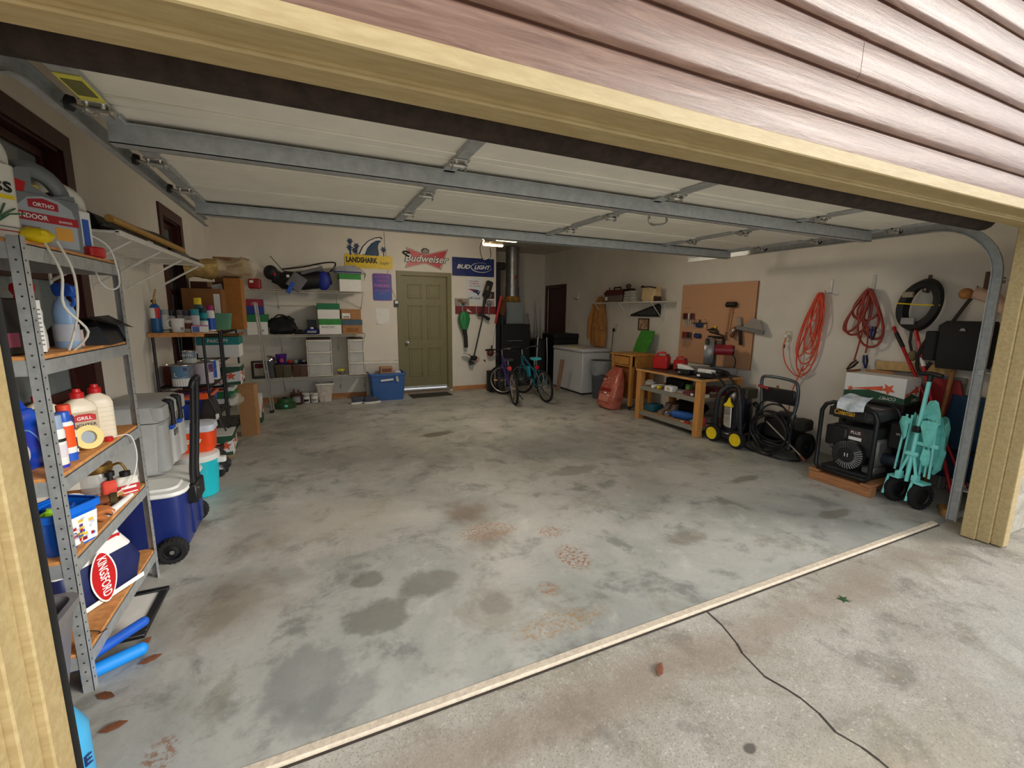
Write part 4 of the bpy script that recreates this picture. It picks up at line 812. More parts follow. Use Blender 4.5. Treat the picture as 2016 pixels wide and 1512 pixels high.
# boxes on the second rack
bt = 1.262
def shiplabel(g, w, d, h): g.quad((w*.3,-d/2-.001,h*.08),(.055,0,0),(0,0,h*.8),PAPER).quad((w*.3+.008,-d/2-.0016,h*.35),(.035,0,0),(0,0,.02),GREYL).quad((w*.3+.008,-d/2-.0016,h*.15),(.035,0,0),(0,0,.03),DGREEN)
carton('cardboard_box', 'brown box with a long white shipping label on the far rack', (-1.01,5.62,bt+.0), (.34,.28,.43), 0, CARD2, flaps=False, decor=shiplabel)
carton('cardboard_box', 'tall golden brown box at the aisle side of the far rack top', (-.775,5.93,bt), (.16,.28,.56), 0, mat('amber_cardboard',(172,112,48),.8,var=.06), flaps=False, decor=lambda g,w,d,h: g.quad((-w/2+.01,-d/2-.001,h*.86),(w-.02,0,0),(0,0,.004),CARD2))
carton('cardboard_box', 'dark open box under the yellow foam bundle', (-1.0,6.05,bt), (.36,.3,.52), 0, mat('red_brown_cardboard',(104,62,40),.85), decor=lambda g,w,d,h: g.quad((.03,-d/2-.001,h*.74),(.1,0,.02),(-.02,0,.1),PAPER))
g = MB(); FO = mat('yellow_foam', (222,190,120), .6, var=.12, bump=.3)
rr = []
for i in range(9):
    x = -.3+i*.075; k = .85+.5*MN.noise(V((x*6,1,2))); rr.append([(x, .17*k*math.cos(2*math.pi*j/18)*(1+.16*math.sin(j*3+i)), 0.105*k*math.sin(2*math.pi*j/18)*(1+.22*math.sin(j*2+i*1.7))+.01*math.sin(i*2)) for j in range(18)])
t = thing('foam_bundle', 'bundle of yellow foam in clear plastic lying on the boxes', 'foam bundle', (-.9,5.85,1.925), (0,-4,8)); part(t, 'foam', g.loft(rr, FO)); part(t, 'plastic_wrap', MB().loft([[(p[0]*1.06,p[1]*1.07,p[2]*1.09) for p in q] for q in rr[4:]]+[[(.38,p[1]*.3,p[2]*.3) for p in rr[-1]]], mat('crinkled_wrap',(226,220,206),.25,alpha=.35,bump=.6,var=.05)))
solo('cardboard_sheet', 'thin brown board behind the yellow foam bundle', 'board', MB().box(-.12,.12,-.01,.01,0,.29,CARD), (-.86,6.1,1.784), 4)
# copy paper boxes, comet boxes
def copybox(label, loc, size, rot, lidm, word, rev=False, group=None):
    w, d, h = size
    return carton('copy_paper_box', label, loc, size, rot, PAPER, lidm, h*.38, None, group, decor=lambda g,w,d,h: g.text(word,(0,-d/2-.0065,h*.81),U,W,h*.16,PAPER if not rev else GREYL,bold=.02,width=w*.5) if not rev else g.text(word,(-w*.1,-d/2-.0012,h*.45),U,W,h*.13,mat('grey_green_print',(110,140,120),.6),bold=.02,width=w*.6))
copybox('copy paper box with a teal lettered lid on the far rack', (-.905,5.6,.981), (.37,.28,.215), 0, mat('teal_print_lid',(20,128,128),.5), 'PASCOPY')
carton('star_print_box', 'white box with green top and orange star under the teal lidded box', (-.9,5.62,.681), (.34,.3,.2), 0, PAPER, flaps=False, decor=comet(word=False))
solo('brown_tray', 'flat brown tray lying above the teal lidded paper box', 'tray', MB().box(-.2,.22,-.2,.2,0,.012,CARD2).box(-.2,.22,-.2,-.19,.012,.03,CARD2).box(.21,.22,-.2,.2,.012,.03,CARD2), (-.94,5.72,1.2))
t = thing('wrapped_box', 'green and white box in clear wrap on the rack, below the green topped star box', 'box', (-.91,5.62,.456)); part(t, 'box', MB().box(-.1,.1,-.15,.15,0,.2,PAPER,.003)); g = MB(); g.quad((-.1,-.1512,.08),(.2,0,0),(0,0,.08),GREEN).quad((.1012,-.15,.08),(0,.3,0),(0,0,.08),GREEN).quad((-.06,-.1516,.165),(.1,0,0),(0,0,.03),STAR); part(t, 'printing', g); part(t, 'plastic_wrap', MB().ell((.09,-.1,.05),(.09,.1,.08),mat('crinkled_wrap',(226,220,206),.25,alpha=.35,bump=.6,var=.05),nz=.3,zmin=.002))
carton('cardboard_box', 'brown carton at the wall end of the lower rack shelf', (-1.12,5.62,.456), (.17,.3,.19), 0, CARD, flaps=True)
carton('cardboard_box', 'tall plain brown carton standing on the floor in front of the far rack', (-.74,5.98,.0), (.17,.2,.605), -4, mat('kraft_cardboard',(190,140,92),.85,var=.04), flaps=False, decor=lambda g,w,d,h: g.quad((-w/2,-d/2-.0008,h*.8),(w,0,0),(0,0,.002),CARD2).quad((-w/2+.006,-d/2-.0008,h*.955),(w-.012,0,0),(0,0,.002),CARD2))
carton('star_print_box', 'white orange star box on the floor by the turquoise cooler', (-.905,5.2,.035), (.215,.36,.205), 2, PAPER, flaps=False, decor=comet(word=False))
solo('floor_block', 'short wooden block under the star box on the floor', 'block', MB().box(-.09,.09,-.12,.12,0,.034,WOOD,.003), (-.905,5.2,0))
carton('star_print_box', 'green and white carton on the floor behind the tall plain carton', (-.8,6.62,0), (.26,.3,.36), 0, PAPER, flaps=False, decor=comet(True, False))
# white shelf high on the left wall
t = thing('wall_shelf', 'white bracketed shelf high on the left wall piled with rods', 'wall shelf', (-1.25,3.9,1.87))
g = MB().box(.002,.385,-.95,1.0,0,.012,WPAINT,.003).box(.365,.39,-.95,1.0,-.012,.016,WPAINT,.003); part(t, 'board', g)
for y in (-.72,-.2,.35,.9): part(t, 'bracket', MB().tube([(.01,y,-.235),(.37,y,-.004)], .008, WPAINT, n=8).box(.001,.007,y-.012,y+.012,-.26,0,WPAINT).box(.001,.37,y-.01,y+.01,-.006,0,WPAINT))
ROD = mat('straw_wood', (190,146,72), .5)
solo('wooden_pole', 'straw coloured wooden pole lying on the high left shelf', 'pole', MB().tube([(0,-.85,.03),(.02,.5,.025)],[.02,.022],ROD,n=10), (-.93,3.9,1.925))
solo('tripod_bag', 'long black tripod bag lying on the high left shelf', 'bag', MB().tube([(0,-.8,.04),(.0,-.2,.05),(.03,.3,.055),(.05,.62,.04)],[.05,.075,.08,.04],mat('black_nylon_long',(18,18,22),.5,bump=.2),n=10,sm=4), (-1.06,3.95,1.91))
solo('umbrella', 'grey and black folded umbrella at the far end of the high left shelf', 'umbrella', MB().tube([(0,-.2,.03),(.0,.1,.035),(.01,.25,.03)],[.018,.03,.016],plain((110,108,104)),n=10).tube([(.01,.25,.03),(.03,.48,.03)],.014,BLACK,n=8), (-.93,4.4,1.885))
solo('steel_rod', 'thin steel rod with a bright tip near the shelf edge', 'rod', MB().tube([(0,-.5,.012),(.01,.1,.012)],.008,BLACK,n=6).tube([(.01,.1,.012),(.012,.2,.012)],.01,CHROME,n=8), (-.9,3.35,1.886))
solo('bundled_rods', 'bundle of dark rods at the near end of the high left shelf', 'rods', MB().tube([(0,-.55,.025),(.02,.4,.025)],.024,mat('dark_rod',(50,38,32),.6),n=8), (-.95,3.6,1.884))
# ladder leaning at the end of the racks
t = thing('step_ladder', 'folded aluminium ladder leaning by the far rack, seen edge on', 'ladder', (-.66,7.15,0)); AL = mat('aluminium',(200,202,204),.35,.8,.04)
for dx in (-.0,.045): part(t, 'rail', MB().tube([(.06+dx*.4,-.04+dx*3.2,.02),(-.0+dx*.4,-.02+dx*3.0,.8),(-.05+dx*.3,.0+dx*2.6,1.57)],.0115,AL,n=4,flat=1.))
for z in (.3,.58,.86,1.14,1.4): part(t, 'step', MB().box(.045-z*.06,.065-z*.06,-.02,.14,z,z+.025,AL,.003))
part(t, 'foot', MB().box(.035,.09,-.08,.0,0,.035,BLACK,.005)); part(t, 'top_cap', MB().ell((-.05,0,1.575),(.02,.02,.01),AL))
t = thing('yard_sprayer', 'round dark green yard sprayer base on the floor by the ladder', 'sprayer', (-.44,7.42,0)); part(t, 'base', MB().lathe([(.15,0),(.155,.015),(.15,.07),(.11,.09),(.105,.14),(.09,.145)], mat('forest_green_plastic',(44,84,48),.5), n=26)); part(t, 'badge', MB().ell((.02,-.152,.05),(.025,.006,.02),TEAL)); part(t, 'knob', MB().lathe([(.03,.145),(.03,.16),(.02,.165)], BLACK))
# ================================================================ back wall: wire shelves and what stands on them
BW = mat('white_wire', (196,190,176), .5, var=.03)
def wire_shelf(label, z, x0=-.86, x1=.8):
    t = thing('wall_wire_shelf', label, 'wire shelf', ((x0+x1)/2,7.7,z)); L = (x1-x0)/2; g = MB()
    for y, zz in ((-.19,0),(-.19,-.03),(0,-.003),(.19,0)): g.tube([(-L,y,zz),(L,y,zz)],.0035,BW,n=5)
    n = 60
    for k in range(n+1): x = -L+2*L*k/n; g.box(x-.0014,x+.0014,-.19,.19,-.0014,.0014,BW).box(x-.0014,x+.0014,-.1915,-.1885,-.03,0,BW)
    part(t, 'wire_deck', g)
    for x in (-.42,.42,L-.02): part(t, 'bracket', MB().tube([(x,-.185,-.008),(x,.19,-.26)],.0055,BW,n=6).box(x-.01,x+.01,.19,.198,-.29,-.22,BW))
    return t
S1, S2, S3 = 1.775, 1.105, .445
wire_shelf('top white wire shelf on the back wall', S1); wire_shelf('middle white wire shelf on the back wall', S2); wire_shelf('lowest white wire shelf on the back wall', S3)
solo('wall_rail', 'bare white rail on the back wall between the wire shelves', 'rail', MB().box(-.26,.26,-.012,0,-.012,.012,BW,.002), (-.22,7.9,1.545))
solo('wall_wire', 'bent wire hook hanging under the middle wire shelf', 'hook', MB().tube([(-.04,0,0),(-.02,0,-.05),(0,0,-.02),(.02,0,-.05),(.04,0,0)],.002,STEEL,n=4,sm=3), (-.27,7.52,1.075))
e = .004
# top shelf
t = thing('small_case', 'small red case at the left end of the top wire shelf', 'case', (-.735,7.66,S1+e)); part(t, 'case', MB().rbox(-.085,.085,-.06,.06,0,.155,mat('deep_red_plastic',(150,18,26),.4),r=.03,e=.02)); part(t, 'badge', MB().quad((-.06,-.0606,.09),(.05,0,0),(0,0,.035),PAPER))
t = thing('golf_bag', 'black and grey golf bag with a blue pocket lying on the top wire shelf', 'golf bag', (-.05,7.66,S1+e)); BN = mat('black_golf_nylon', (16,16,20), .6, bump=.2)
part(t, 'bag_body', MB().tube([(-.42,0,.2),(-.3,0,.15),(-.1,-.02,.14),(.15,-.02,.16),(.36,0,.2)],[.1,.14,.14,.13,.1],BN,n=16,sm=3))
part(t, 'club_hood', MB().ell((-.46,-.02,.25),(.1,.1,.11),BN)); part(t, 'side_pocket', MB().at((-.12,-.15,.1),(0,35,0)).rbox(-.12,.1,-.03,.04,-.1,.13,mat('grey_nylon',(110,110,116),.7,bump=.2),r=.03)); part(t, 'pocket_trim', MB().at((-.2,-.155,.03),(0,28,0)).box(-.035,.025,-.03,.02,-.09,.09,BLUE,.006))
part(t, 'blue_pocket', MB().ell((.26,-.09,.15),(.1,.07,.15),mat('blue_nylon',(24,40,140),.6,bump=.2),zmin=.01)); part(t, 'grey_panel', MB().tube([(-.05,-.1,.25),(.1,-.1,.3),(.25,-.08,.34)],.05,mat('grey_nylon',(110,110,116),.7,bump=.2),n=8,flat=.6)); part(t, 'strap', MB().tube([(-.3,-.1,.3),(0,-.1,.35),(.25,-.06,.42),(.44,-.02,.44),(.42,0,.36),(.36,.02,.3)],.012,BLACK,n=6,sm=4)); part(t, 'shaft', MB().tube([(-.27,.04,.26),(-.4,.06,.42),(-.46,.06,.5)],.006,BLACK,n=6)); part(t, 'tag', MB().box(-.25,-.21,-.155,-.15,.18,.22,WHITE,.002).box(-.42,-.39,-.12,-.115,.2,.24,RED,.002))
carton('copy_paper_box', 'white box with a green lid at the right end of the top wire shelf', (.595,7.66,S1+e), (.32,.3,.27), 0, PAPER, mat('leaf_green_print',(52,140,62),.6), .085)
g = MB(); g.loft([[(x,y,z+.012*math.sin(x*18)+.008*math.sin(y*14)) for x, y, z in MB().rrect(a,b_,-.16,.14,.05,zz,4)] for a, b_, zz in ((-.2,.24,0),(-.22,.26,.03),(-.2,.18,.09),(-.1,.1,.115))], mat('silver_vinyl',(150,150,156),.4,var=.1,bump=.2)); t = thing('folded_cover', 'folded grey vinyl cover lying on the green lidded box', 'cover', (.57,7.66,S1+e+.285)); part(t, 'cover', g); part(t, 'trim', MB().box(-.2,.2,-.165,-.158,.0,.02,NAVY,.002)); part(t, 'hanging_corner', MB().loft([[(.2,-.1,.03),(.2,.1,.03)],[(.27,-.1,0),(.27,.1,0)],[(.25,-.08,-.1),(.26,.06,-.12)]],mat('silver_vinyl',(150,150,156),.4),caps=False,closed=False))
# middle shelf
carton('copy_paper_box', 'copy paper box with a green lid at the left end of the middle shelf', (-.735,7.66,S2+e), (.27,.3,.3), 0, PAPER, GREEN, .11, decor=lambda g,w,d,h: g.quad((w*.1,-d/2-.001,.03),(w*.32,0,0),(0,0,.13),PAPER).quad((w*.16,-d/2-.0016,.05),(.04,0,0),(0,0,.025),GREYL))
carton('game_box', 'blue and red game box standing on the left copy paper box', (-.755,7.67,S2+e+.302), (.22,.12,.22), 0, plain((40,60,150)), flaps=False, decor=lambda g,w,d,h: g.quad((-w/2,-d/2-.001,h*.55),(w,0,0),(0,0,h*.45),plain((150,40,60))).quad((-w*.2,-d/2-.0016,h*.6),(w*.4,0,0),(0,0,h*.2),plain((200,90,110))))
t = thing('duffel_bag', 'black duffel bag slumped on the middle wire shelf', 'bag', (-.41,7.66,S2+e)); part(t, 'bag', MB().ell((0,0,.12),(.2,.15,.15),mat('black_duffel',(14,14,16),.75,bump=.4),nz=.4,seed=2,zmin=0,n=22,k=14)); part(t, 'handle', MB().tube([(-.12,-.08,.22),(-.05,-.1,.29),(.05,-.09,.28),(.12,-.06,.22)],.012,BLACK,sm=3))
t = thing('label_printer', 'blue and white label printer with a black back panel', 'printer', (.0,7.62,S2+e)); part(t, 'body', MB().rbox(-.1,.1,-.09,.09,0,.085,mat('deep_navy_blue',(20,34,110),.4),r=.04,e=.02)); part(t, 'back_panel', MB().box(-.06,.07,.03,.05,.08,.22,BLACK,.006)); part(t, 'front_plate', MB().box(-.07,.06,-.094,-.088,.02,.05,GREYL,.003).ell((0,-.05,.09),(.03,.03,.02),WHITE))
solo('dark_rag', 'dark rag heap beside the black duffel bag', 'rag', MB().ell((0,0,.02),(.09,.08,.045),mat('dark_cloth',(30,26,26),.9,bump=.4),nz=.5,seed=8,zmin=0), (-.17,7.6,S2+e))
LG = mat('leaf_green_print',(52,140,62),.6)
copybox('lower white lettered box with a green lid on the middle wire shelf', (.27,7.66,S2+e), (.325,.3,.235), 0, LG, 'PAXCOPY', True)
carton('copy_paper_box', 'plain white box with a dark green lid stacked on the lettered white box', (.255,7.66,S2+e+.237), (.32,.3,.24), 0, PAPER, mat('emerald_print',(30,116,72),.6), .095)
carton('cardboard_box', 'brown box with a slate blue lid on the right end of the middle shelf', (.595,7.66,S2+e), (.3,.3,.225), 0, CARD, mat('slate_blue_print',(66,92,110),.6), .085, decor=lambda g,w,d,h: g.poly((0,-d/2-.001,.065),U,W,[(-.1,-.03),(.1,-.03),(.08,0),(.1,.03),(-.1,.03),(-.08,0)],CARD2).text('COPY',(0,-d/2-.0016,.065),U,W,.026,CARD,bold=.02))
carton('cardboard_box', 'small brown open box with a white label above the slate blue lid', (.585,7.66,S2+e+.227), (.3,.28,.165), 0, CARD, flaps=False, decor=lambda g,w,d,h: g.quad((-w*.45,-d/2-.001,.02),(.12,0,0),(0,0,.08),PAPER).quad((-w*.4,-d/2-.0016,.03),(.09,0,0),(0,0,.025),GREYL))
# lowest shelf
t = thing('metal_frame', 'black square metal frame on the left end of the lowest wire shelf', 'frame', (-.77,7.6,S3+e)); g = MB()
for a in ((-.09,.09,0,.02),(-.09,.09,.24,.26),(-.09,-.07,0,.26),(.07,.09,0,.26)): g.box(a[0],a[1],-.08,.08,a[2],a[3],BLACK,.004)
part(t, 'frame', g); part(t, 'red_insert', MB().box(-.05,.06,-.02,.02,.15,.22,mat('maroon_cloth',(110,30,40),.8),.01))
t = thing('trash_can', 'narrow black and steel step bin with a domed chrome lid', 'trash can', (-.625,7.6,S3+e)); part(t, 'body', MB().rbox(-.075,.085,-.09,.09,0,.27,DGREY,r=.05)); part(t, 'lid', MB().ell((.005,0,.27),(.088,.095,.075),CHROME)); part(t, 'pedal', MB().box(-.03,.03,-.12,-.085,.01,.02,BLACK,.003))
def smoked(label, x, m, group=None):
    t = thing('smoked_storage_bin', label, 'bin', (x,7.64,S3+e)); g = MB(); g.loft([g.rrect(-.105,.105,-.13,.13,.02,0), g.rrect(-.12,.12,-.145,.145,.02,.19), g.rrect(-.115,.115,-.14,.14,.02,.19), g.rrect(-.1,.1,-.125,.125,.02,.006)], m); part(t, 'bin', g); part(t, 'rim', MB().loft([g.rrect(-.125,.125,-.15,.15,.022,z) for z in (.18,.2)]+[g.rrect(-.112,.112,-.137,.137,.02,z) for z in (.2,.18)], m, caps=False)); part(t, 'seam', MB().box(-.002,.002,-.147,-.13,.01,.18,BLACK)); return t
smoked('olive smoked bin under the purple pail', -.435, mat('olive_smoked_plastic',(78,68,48),.3)); smoked('brown smoked bin with small tools on top', -.195, mat('brown_smoked_plastic',(88,58,46),.3))
t = thing('purple_pail', 'small purple pail standing on the olive smoked bin', 'pail', (-.46,7.64,S3+e+.201)); part(t, 'pail', MB().lathe([(.055,0),(.06,.006),(.08,.145),(.083,.15),(.078,.15),(.056,.012)], mat('purple_plastic',(82,36,140),.4), n=22)); part(t, 'picture', MB().poly((.01,-.073,.06),(.94,0,0),(0,-.14,1),[(-.03,-.02),(.03,-.03),(.02,.03),(-.02,.03)],plain((200,80,90))))
solo('red_gadget', 'small red and black gadget beside the purple pail', 'gadget', MB().ell((0,0,.03),(.035,.03,.03),RED,zmin=0).box(-.06,.0,-.03,.03,0,.02,BLACK,.004), (-.345,7.62,S3+e+.201))
for i, (dx, m, lab) in enumerate(((-.06,plain((120,140,130)),'grey cloth ball'),(.01,plain((30,50,90)),'dark blue tool'),(.065,CHROME,'shiny steel fitting'))): solo('small_tool', lab+' lying on the brown smoked bin', 'tool', MB().ell((0,0,.03),(.04,.04,.032),m,nz=.3,seed=i,zmin=0), (-.2+dx,7.62,S3+e+.201))
def drawers(label, x, w, tiers, h, group=None):
    t = thing('drawer_unit', label, 'drawer unit', (x,7.64,S3+e)); FRM = mat('white_drawer_frame',(222,218,208),.45); fr = MB(); th = .014; dz = (h-.02)/tiers
    for s in (-1,1): fr.box(s*w/2-s*th, s*w/2, -.15,.15,0,h,FRM,.003)
    for k in range(tiers+1): fr.box(-w/2,w/2,-.155,.15,k*dz,k*dz+.018,FRM,.004)
    fr.box(-w/2,w/2,.14,.15,0,h,FRM); part(t, 'frame', fr)
    for k in range(tiers):
        z0 = k*dz+.022; d = part(t, 'drawer', MB().box(-w/2+.02,w/2-.02,-.145,-.141,z0,z0+dz-.03,FROST).box(-w/2+.02,w/2-.02,-.14,.12,z0,z0+.004,GLASSY))
        part(d, 'contents', [MB().ell((0,0,z0+.05),(w*.34,.1,.05),plain((206,178,148)),nz=.5,seed=k+3,zmin=z0+.004), MB().box(-w*.3,w*.25,-.1,.1,z0+.005,z0+.1,plain((150,152,156)),.01), MB().box(-w*.32,w*.3,-.1,.1,z0+.005,z0+.11,plain((158,164,168)),.02)][k % 3]); part(d, 'pull_lip', MB().box(-w/2+.02,w/2-.02,-.158,-.14,z0+dz-.034,z0+dz-.022,FRM,.004))
    part(t, 'dark_top', MB().box(-w/2+.004,w/2-.004,-.15,.15,h,h+.02,mat('dark_brown_top',(56,38,34),.5),.004)); return t
drawers('wide white frame unit of three clear drawers on the lowest shelf', .085, .36, 3, .575)
drawers('narrow white frame unit of three clear drawers on the lowest shelf', .635, .245, 3, .575)
t = thing('parts_bowl', 'small grey bowl of yellow clips on the lowest wire shelf', 'bowl', (.4,7.6,S3+e)); part(t, 'bowl', MB().lathe([(.04,0),(.06,.03),(.065,.06),(.06,.06),(.04,.01)], plain((120,116,110)))); part(t, 'clips', MB().ell((0,0,.065),(.07,.05,.03),plain((206,200,70)),nz=.6,seed=3))
# on the floor along the back wall
def caddy_can(label, x, m):
    t = thing('paint_pail', label, 'pail', (x,7.66,0)); part(t, 'pail', MB().lathe([(.052,0),(.056,.006),(.056,.15)], m, n=20)); part(t, 'rim', MB().lathe([(.058,.145),(.06,.15),(.055,.158),(.05,.15)], WHITE, n=20, caps=False)); g = MB(); arc(g,.0568,-50,50,.02,.11,PAPER); arc(g,.0572,-40,40,.03,.07,BK if x < -.13 else GREYL); part(t, 'label', g); return t
t = thing('tool_bucket', 'dark bucket crammed with tool handles on the floor at the back wall', 'bucket', (-.285,7.62,0)); part(t, 'bucket', MB().lathe([(.08,0),(.085,.01),(.09,.16),(.086,.16)], mat('dark_red_bucket',(64,34,32),.6), n=20)); g = MB(); arc(g,.0885,-40,40,.04,.14,GREYL); part(t, 'label', g)
for k in range(6): a = k*1.05; part(t, 'tool_handle', MB().tube([(.03*math.cos(a),.03*math.sin(a),.05),(.07*math.cos(a),.06*math.sin(a),.2+.02*(k % 3))],.012,plain(((96,44,34),(60,40,34),(110,70,44))[k % 3]),n=8))
caddy_can('small pail with a black and white label next to the tool bucket', -.145, plain((176,172,166))); caddy_can('small white lidded pail left of the cream waste basket', -.025, plain((196,190,182)))
t = thing('waste_basket', 'cream tapered waste basket on the floor under the lowest wire shelf', 'waste basket', (.135,7.72,0)); g = MB(); MB_ = mat('marbled_cream_plastic', (206,196,184), .5, var=.1, scale=14)
g.loft([g.rrect(-.09,.09,-.07,.07,.03,0), g.rrect(-.135,.135,-.11,.11,.035,.3), g.rrect(-.128,.128,-.103,.103,.035,.3), g.rrect(-.082,.082,-.062,.062,.03,.01)], MB_); part(t, 'basket', g); part(t, 'rim', MB().loft([g.rrect(-.145,.145,-.12,.12,.04,.285),g.rrect(-.145,.145,-.12,.12,.04,.31),g.rrect(-.13,.13,-.105,.105,.035,.31)], WHITE, caps=False))
def shoe(label, loc, rot):
    t = thing('sneaker', label, 'shoe', loc, rot); g = MB(); pr = lambda k, z: [(x*k,y*k+.0,z) for x, y in [(.035*math.cos(a)*(1.1-.15*math.sin(a)),.13*math.sin(a)) for a in [2*math.pi*i/18 for i in range(18)]]]
    part(t, 'sole', g.loft([pr(1,0),pr(1.08,.012),pr(1.02,.03)],WHITE)); part(t, 'upper', MB().loft([pr(.98,.028),[(x*.92,y*.95-.004,.065+.025*(y<0)) for x,y,z in pr(1,0)],[(x*.6,min(y*.6,.03)-.035,.115) for x,y,z in pr(1,0)]],mat('slate_shoe_fabric',(64,68,84),.8,bump=.2))); part(t, 'laces', MB().box(-.016,.016,0,.05,.085,.094,PAPER,.003)); return t
shoe('left dark sneaker with a white sole on the floor by the blue tote', (.63,7.33,0), -70); shoe('right dark sneaker with a white sole touching the blue tote', (.83,7.28,0), -80)
t = thing('blue_tote', 'big blue storage tote with white tape on the floor left of the door', 'tote', (1.105,7.56,0)); g = MB(); TB = mat('denim_blue_plastic', (52,96,160), .4, var=.03)
g.loft([g.rrect(-.25,.25,-.15,.15,.03,0), g.rrect(-.285,.285,-.18,.18,.03,.44), g.rrect(-.278,.278,-.172,.172,.03,.44), g.rrect(-.24,.24,-.14,.14,.03,.012)], TB); part(t, 'tub', g); g = MB(); g.loft([g.rrect(-.3,.3,-.195,.195,.035,z) for z in (.42,.46)]+[g.rrect(-.28,.28,-.174,.174,.03,z) for z in (.46,.42)], TB, caps=False); part(t, 'rim', g); part(t, 'tape', MB().poly((0,-.1785,0),U,(0,-.07,1),[(-.12,.33),(.08,.345),(.08,.375),(-.12,.36)],PAPER).poly((0,-.179,0),U,(0,-.07,1),[(.13,.32),(.17,.32),(.155,.41),(.12,.41)],mat('masking_tape',(190,190,170),.6)))
t = thing('paper_bag', 'open brown paper bag standing up out of the blue tote', 'bag', (1.11,7.55,.2)); part(t, 'bag', MB().box(-.11,.09,-.08,.08,0,.35,mat('kraft_paper',(176,136,100),.8,bump=.2),.004)); part(t, 'printing', MB().quad((-.09,-.081,.27),(.16,0,0),(0,0,.06),plain((120,70,50))))
solo('tissue_pack', 'pale lilac tissue pack beside the paper bag in the tote', 'pack', MB().box(-.06,.05,-.06,.06,0,.28,plain((210,200,214)),.02), (1.29,7.54,.2))
t = thing('clear_tote', 'clear plastic tote standing behind the blue tote', 'tote', (1.05,7.805,.0)); g = MB(); CT = mat('cloudy_plastic', (222,216,206), .35, alpha=.75, var=.03)
g.loft([g.rrect(-.25,.25,-.075,.06,.03,.0), g.rrect(-.28,.28,-.085,.075,.03,.6), g.rrect(-.27,.27,-.078,.068,.03,.6), g.rrect(-.24,.24,-.068,.052,.03,.012)], CT); part(t, 'tub', g); part(t, 'rim', MB().loft([g.rrect(-.295,.295,-.095,.085,.03,z) for z in (.59,.625)]+[g.rrect(-.27,.27,-.078,.068,.03,z) for z in (.625,.59)], WPAINT, caps=False))
solo('door_mat', 'dark door mat on the floor in front of the green door', 'mat', MB().box(-.36,.36,-.16,.16,0,.012,mat('charcoal_mat',(58,56,52),.95,bump=.4,scale=80),.003), (1.87,7.6,.0), 3)
# ---------------------------------------------------------------- signs
yb = YB-.001
t = thing('beer_tin_sign', 'yellow beer sign with a shark fin and palms on the back wall', 'sign', (.94,yb,2.18)); YS_ = mat('sign_yellow',(222,190,20),.4); NB = mat('sign_teal_blue',(18,60,92),.4)
g = MB(); wv = [(-.385,0),(.385,0),(.385,.2)]
for k in range(9): x = .34-k*.085; wv += [(x+.02,.215),(x-.01,.23),(x-.03,.2)]
g.poly((0,-.001,0),U,W,wv+[(-.385,.21)],YS_,.008); part(t, 'panel', g)
fin = [(-.17,.21),(-.1,.35),(.0,.45),(.12,.51),(.2,.52),(.23,.5),(.175,.45),(.15,.36),(.165,.24),(.17,.21)]
part(t, 'fin', MB().poly((0,-.002,0),U,W,fin,BK,.006).poly((0,-.009,0),U,W,[(x*.9+.005,.215+(z-.21)*.93) for x,z in fin],PAPER).poly((0,-.0096,0),U,W,[(x*.68+.045,.212+(z-.21)*.82) for x,z in fin],NB))
g = MB(); pm = mat('sign_palm_blue',(30,60,100),.5)
for x, z in ((-.29,.42),(-.3,.32),(-.19,.35),(.24,.32),(-.22,.28)):
    g.tube([(x+.005,-.006,.2),(x,-.006,z)],.006,pm,n=4)
    for a in range(0,360,60): g.poly((x,-.0085,z),(math.cos(R(a)),0,math.sin(R(a))),(-math.sin(R(a)),0,math.cos(R(a))),[(0,-.006),(.025,-.016),(.055,0),(.025,.012)],pm)
part(t, 'palms', g)
part(t, 'lettering', MB().text('LANDSHARK',(-.12,-.0096,.125),U,W,.08,BK,bold=.05,width=.5).text('Lager',(.25,-.0096,.1),U,W,.05,BK,shear=.4))
t = thing('beer_bowtie_sign', 'red bow tie shaped beer sign over the green door', 'sign', (1.905,yb,2.385)); BR = mat('sign_red',(186,26,34),.4)
bt_ = [(-.33,.17),(-.05,.09),(.05,.09),(.39,.18),(.3,-.05),(.26,-.16),(0,-.075),(-.04,-.075),(-.36,-.16),(-.3,-.02)]
part(t, 'panel', MB().poly((0,-.001,0),U,W,[(x*1.03,z*1.06) for x,z in bt_],BK,.006).poly((0,-.0075,0),U,W,bt_,plain((226,190,190))).poly((0,-.008,0),U,W,[(x*.96,z*.92) for x,z in bt_],BR))
g = MB().text('Budweiser',(0,-.009,.0),U,W,.13,BK,shear=.3,bold=.05,width=.8).text('Budweiser',(0,-.0098,.0),U,W,.125,PAPER,shear=.3,bold=.012,width=.77).tube([(-.3,-.008,.02),(-.36,-.008,.06),(-.4,-.008,.09),(-.36,-.008,.11),(-.28,-.008,.09)],.014,BK,n=6,sm=4).tube([(-.3,-.0125,.02),(-.36,-.0125,.06),(-.4,-.0125,.09),(-.36,-.0125,.11),(-.28,-.0125,.09)],.006,PAPER,n=5,sm=4)
part(t, 'lettering', g); part(t, 'crown', MB().poly((-.01,-.006,.13),U,W,[(-.06,-.03),(.06,-.03),(.07,.02),(.04,.04),(.02,.06),(0,.05),(-.03,.06),(-.05,.04),(-.075,.02)],BK,.006).poly((-.01,-.013,.13),U,W,[(-.05,-.025),(.05,-.025),(.055,.01),(0,.045),(-.055,.01)],plain((150,140,130))))
t = thing('beer_banner_sign', 'dark blue rectangular beer sign on the back wall right of the door', 'sign', (2.79,yb,2.29)); DB = mat('sign_dark_blue',(20,40,104),.35,var=.25,scale=10)
g = MB().box(-.41,.41,-.006,-.001,-.165,.165,DB,.001); part(t, 'panel', g); ov = [(.2*math.cos(R(a))+.15,.085*math.sin(R(a))) for a in range(0,361,12)]
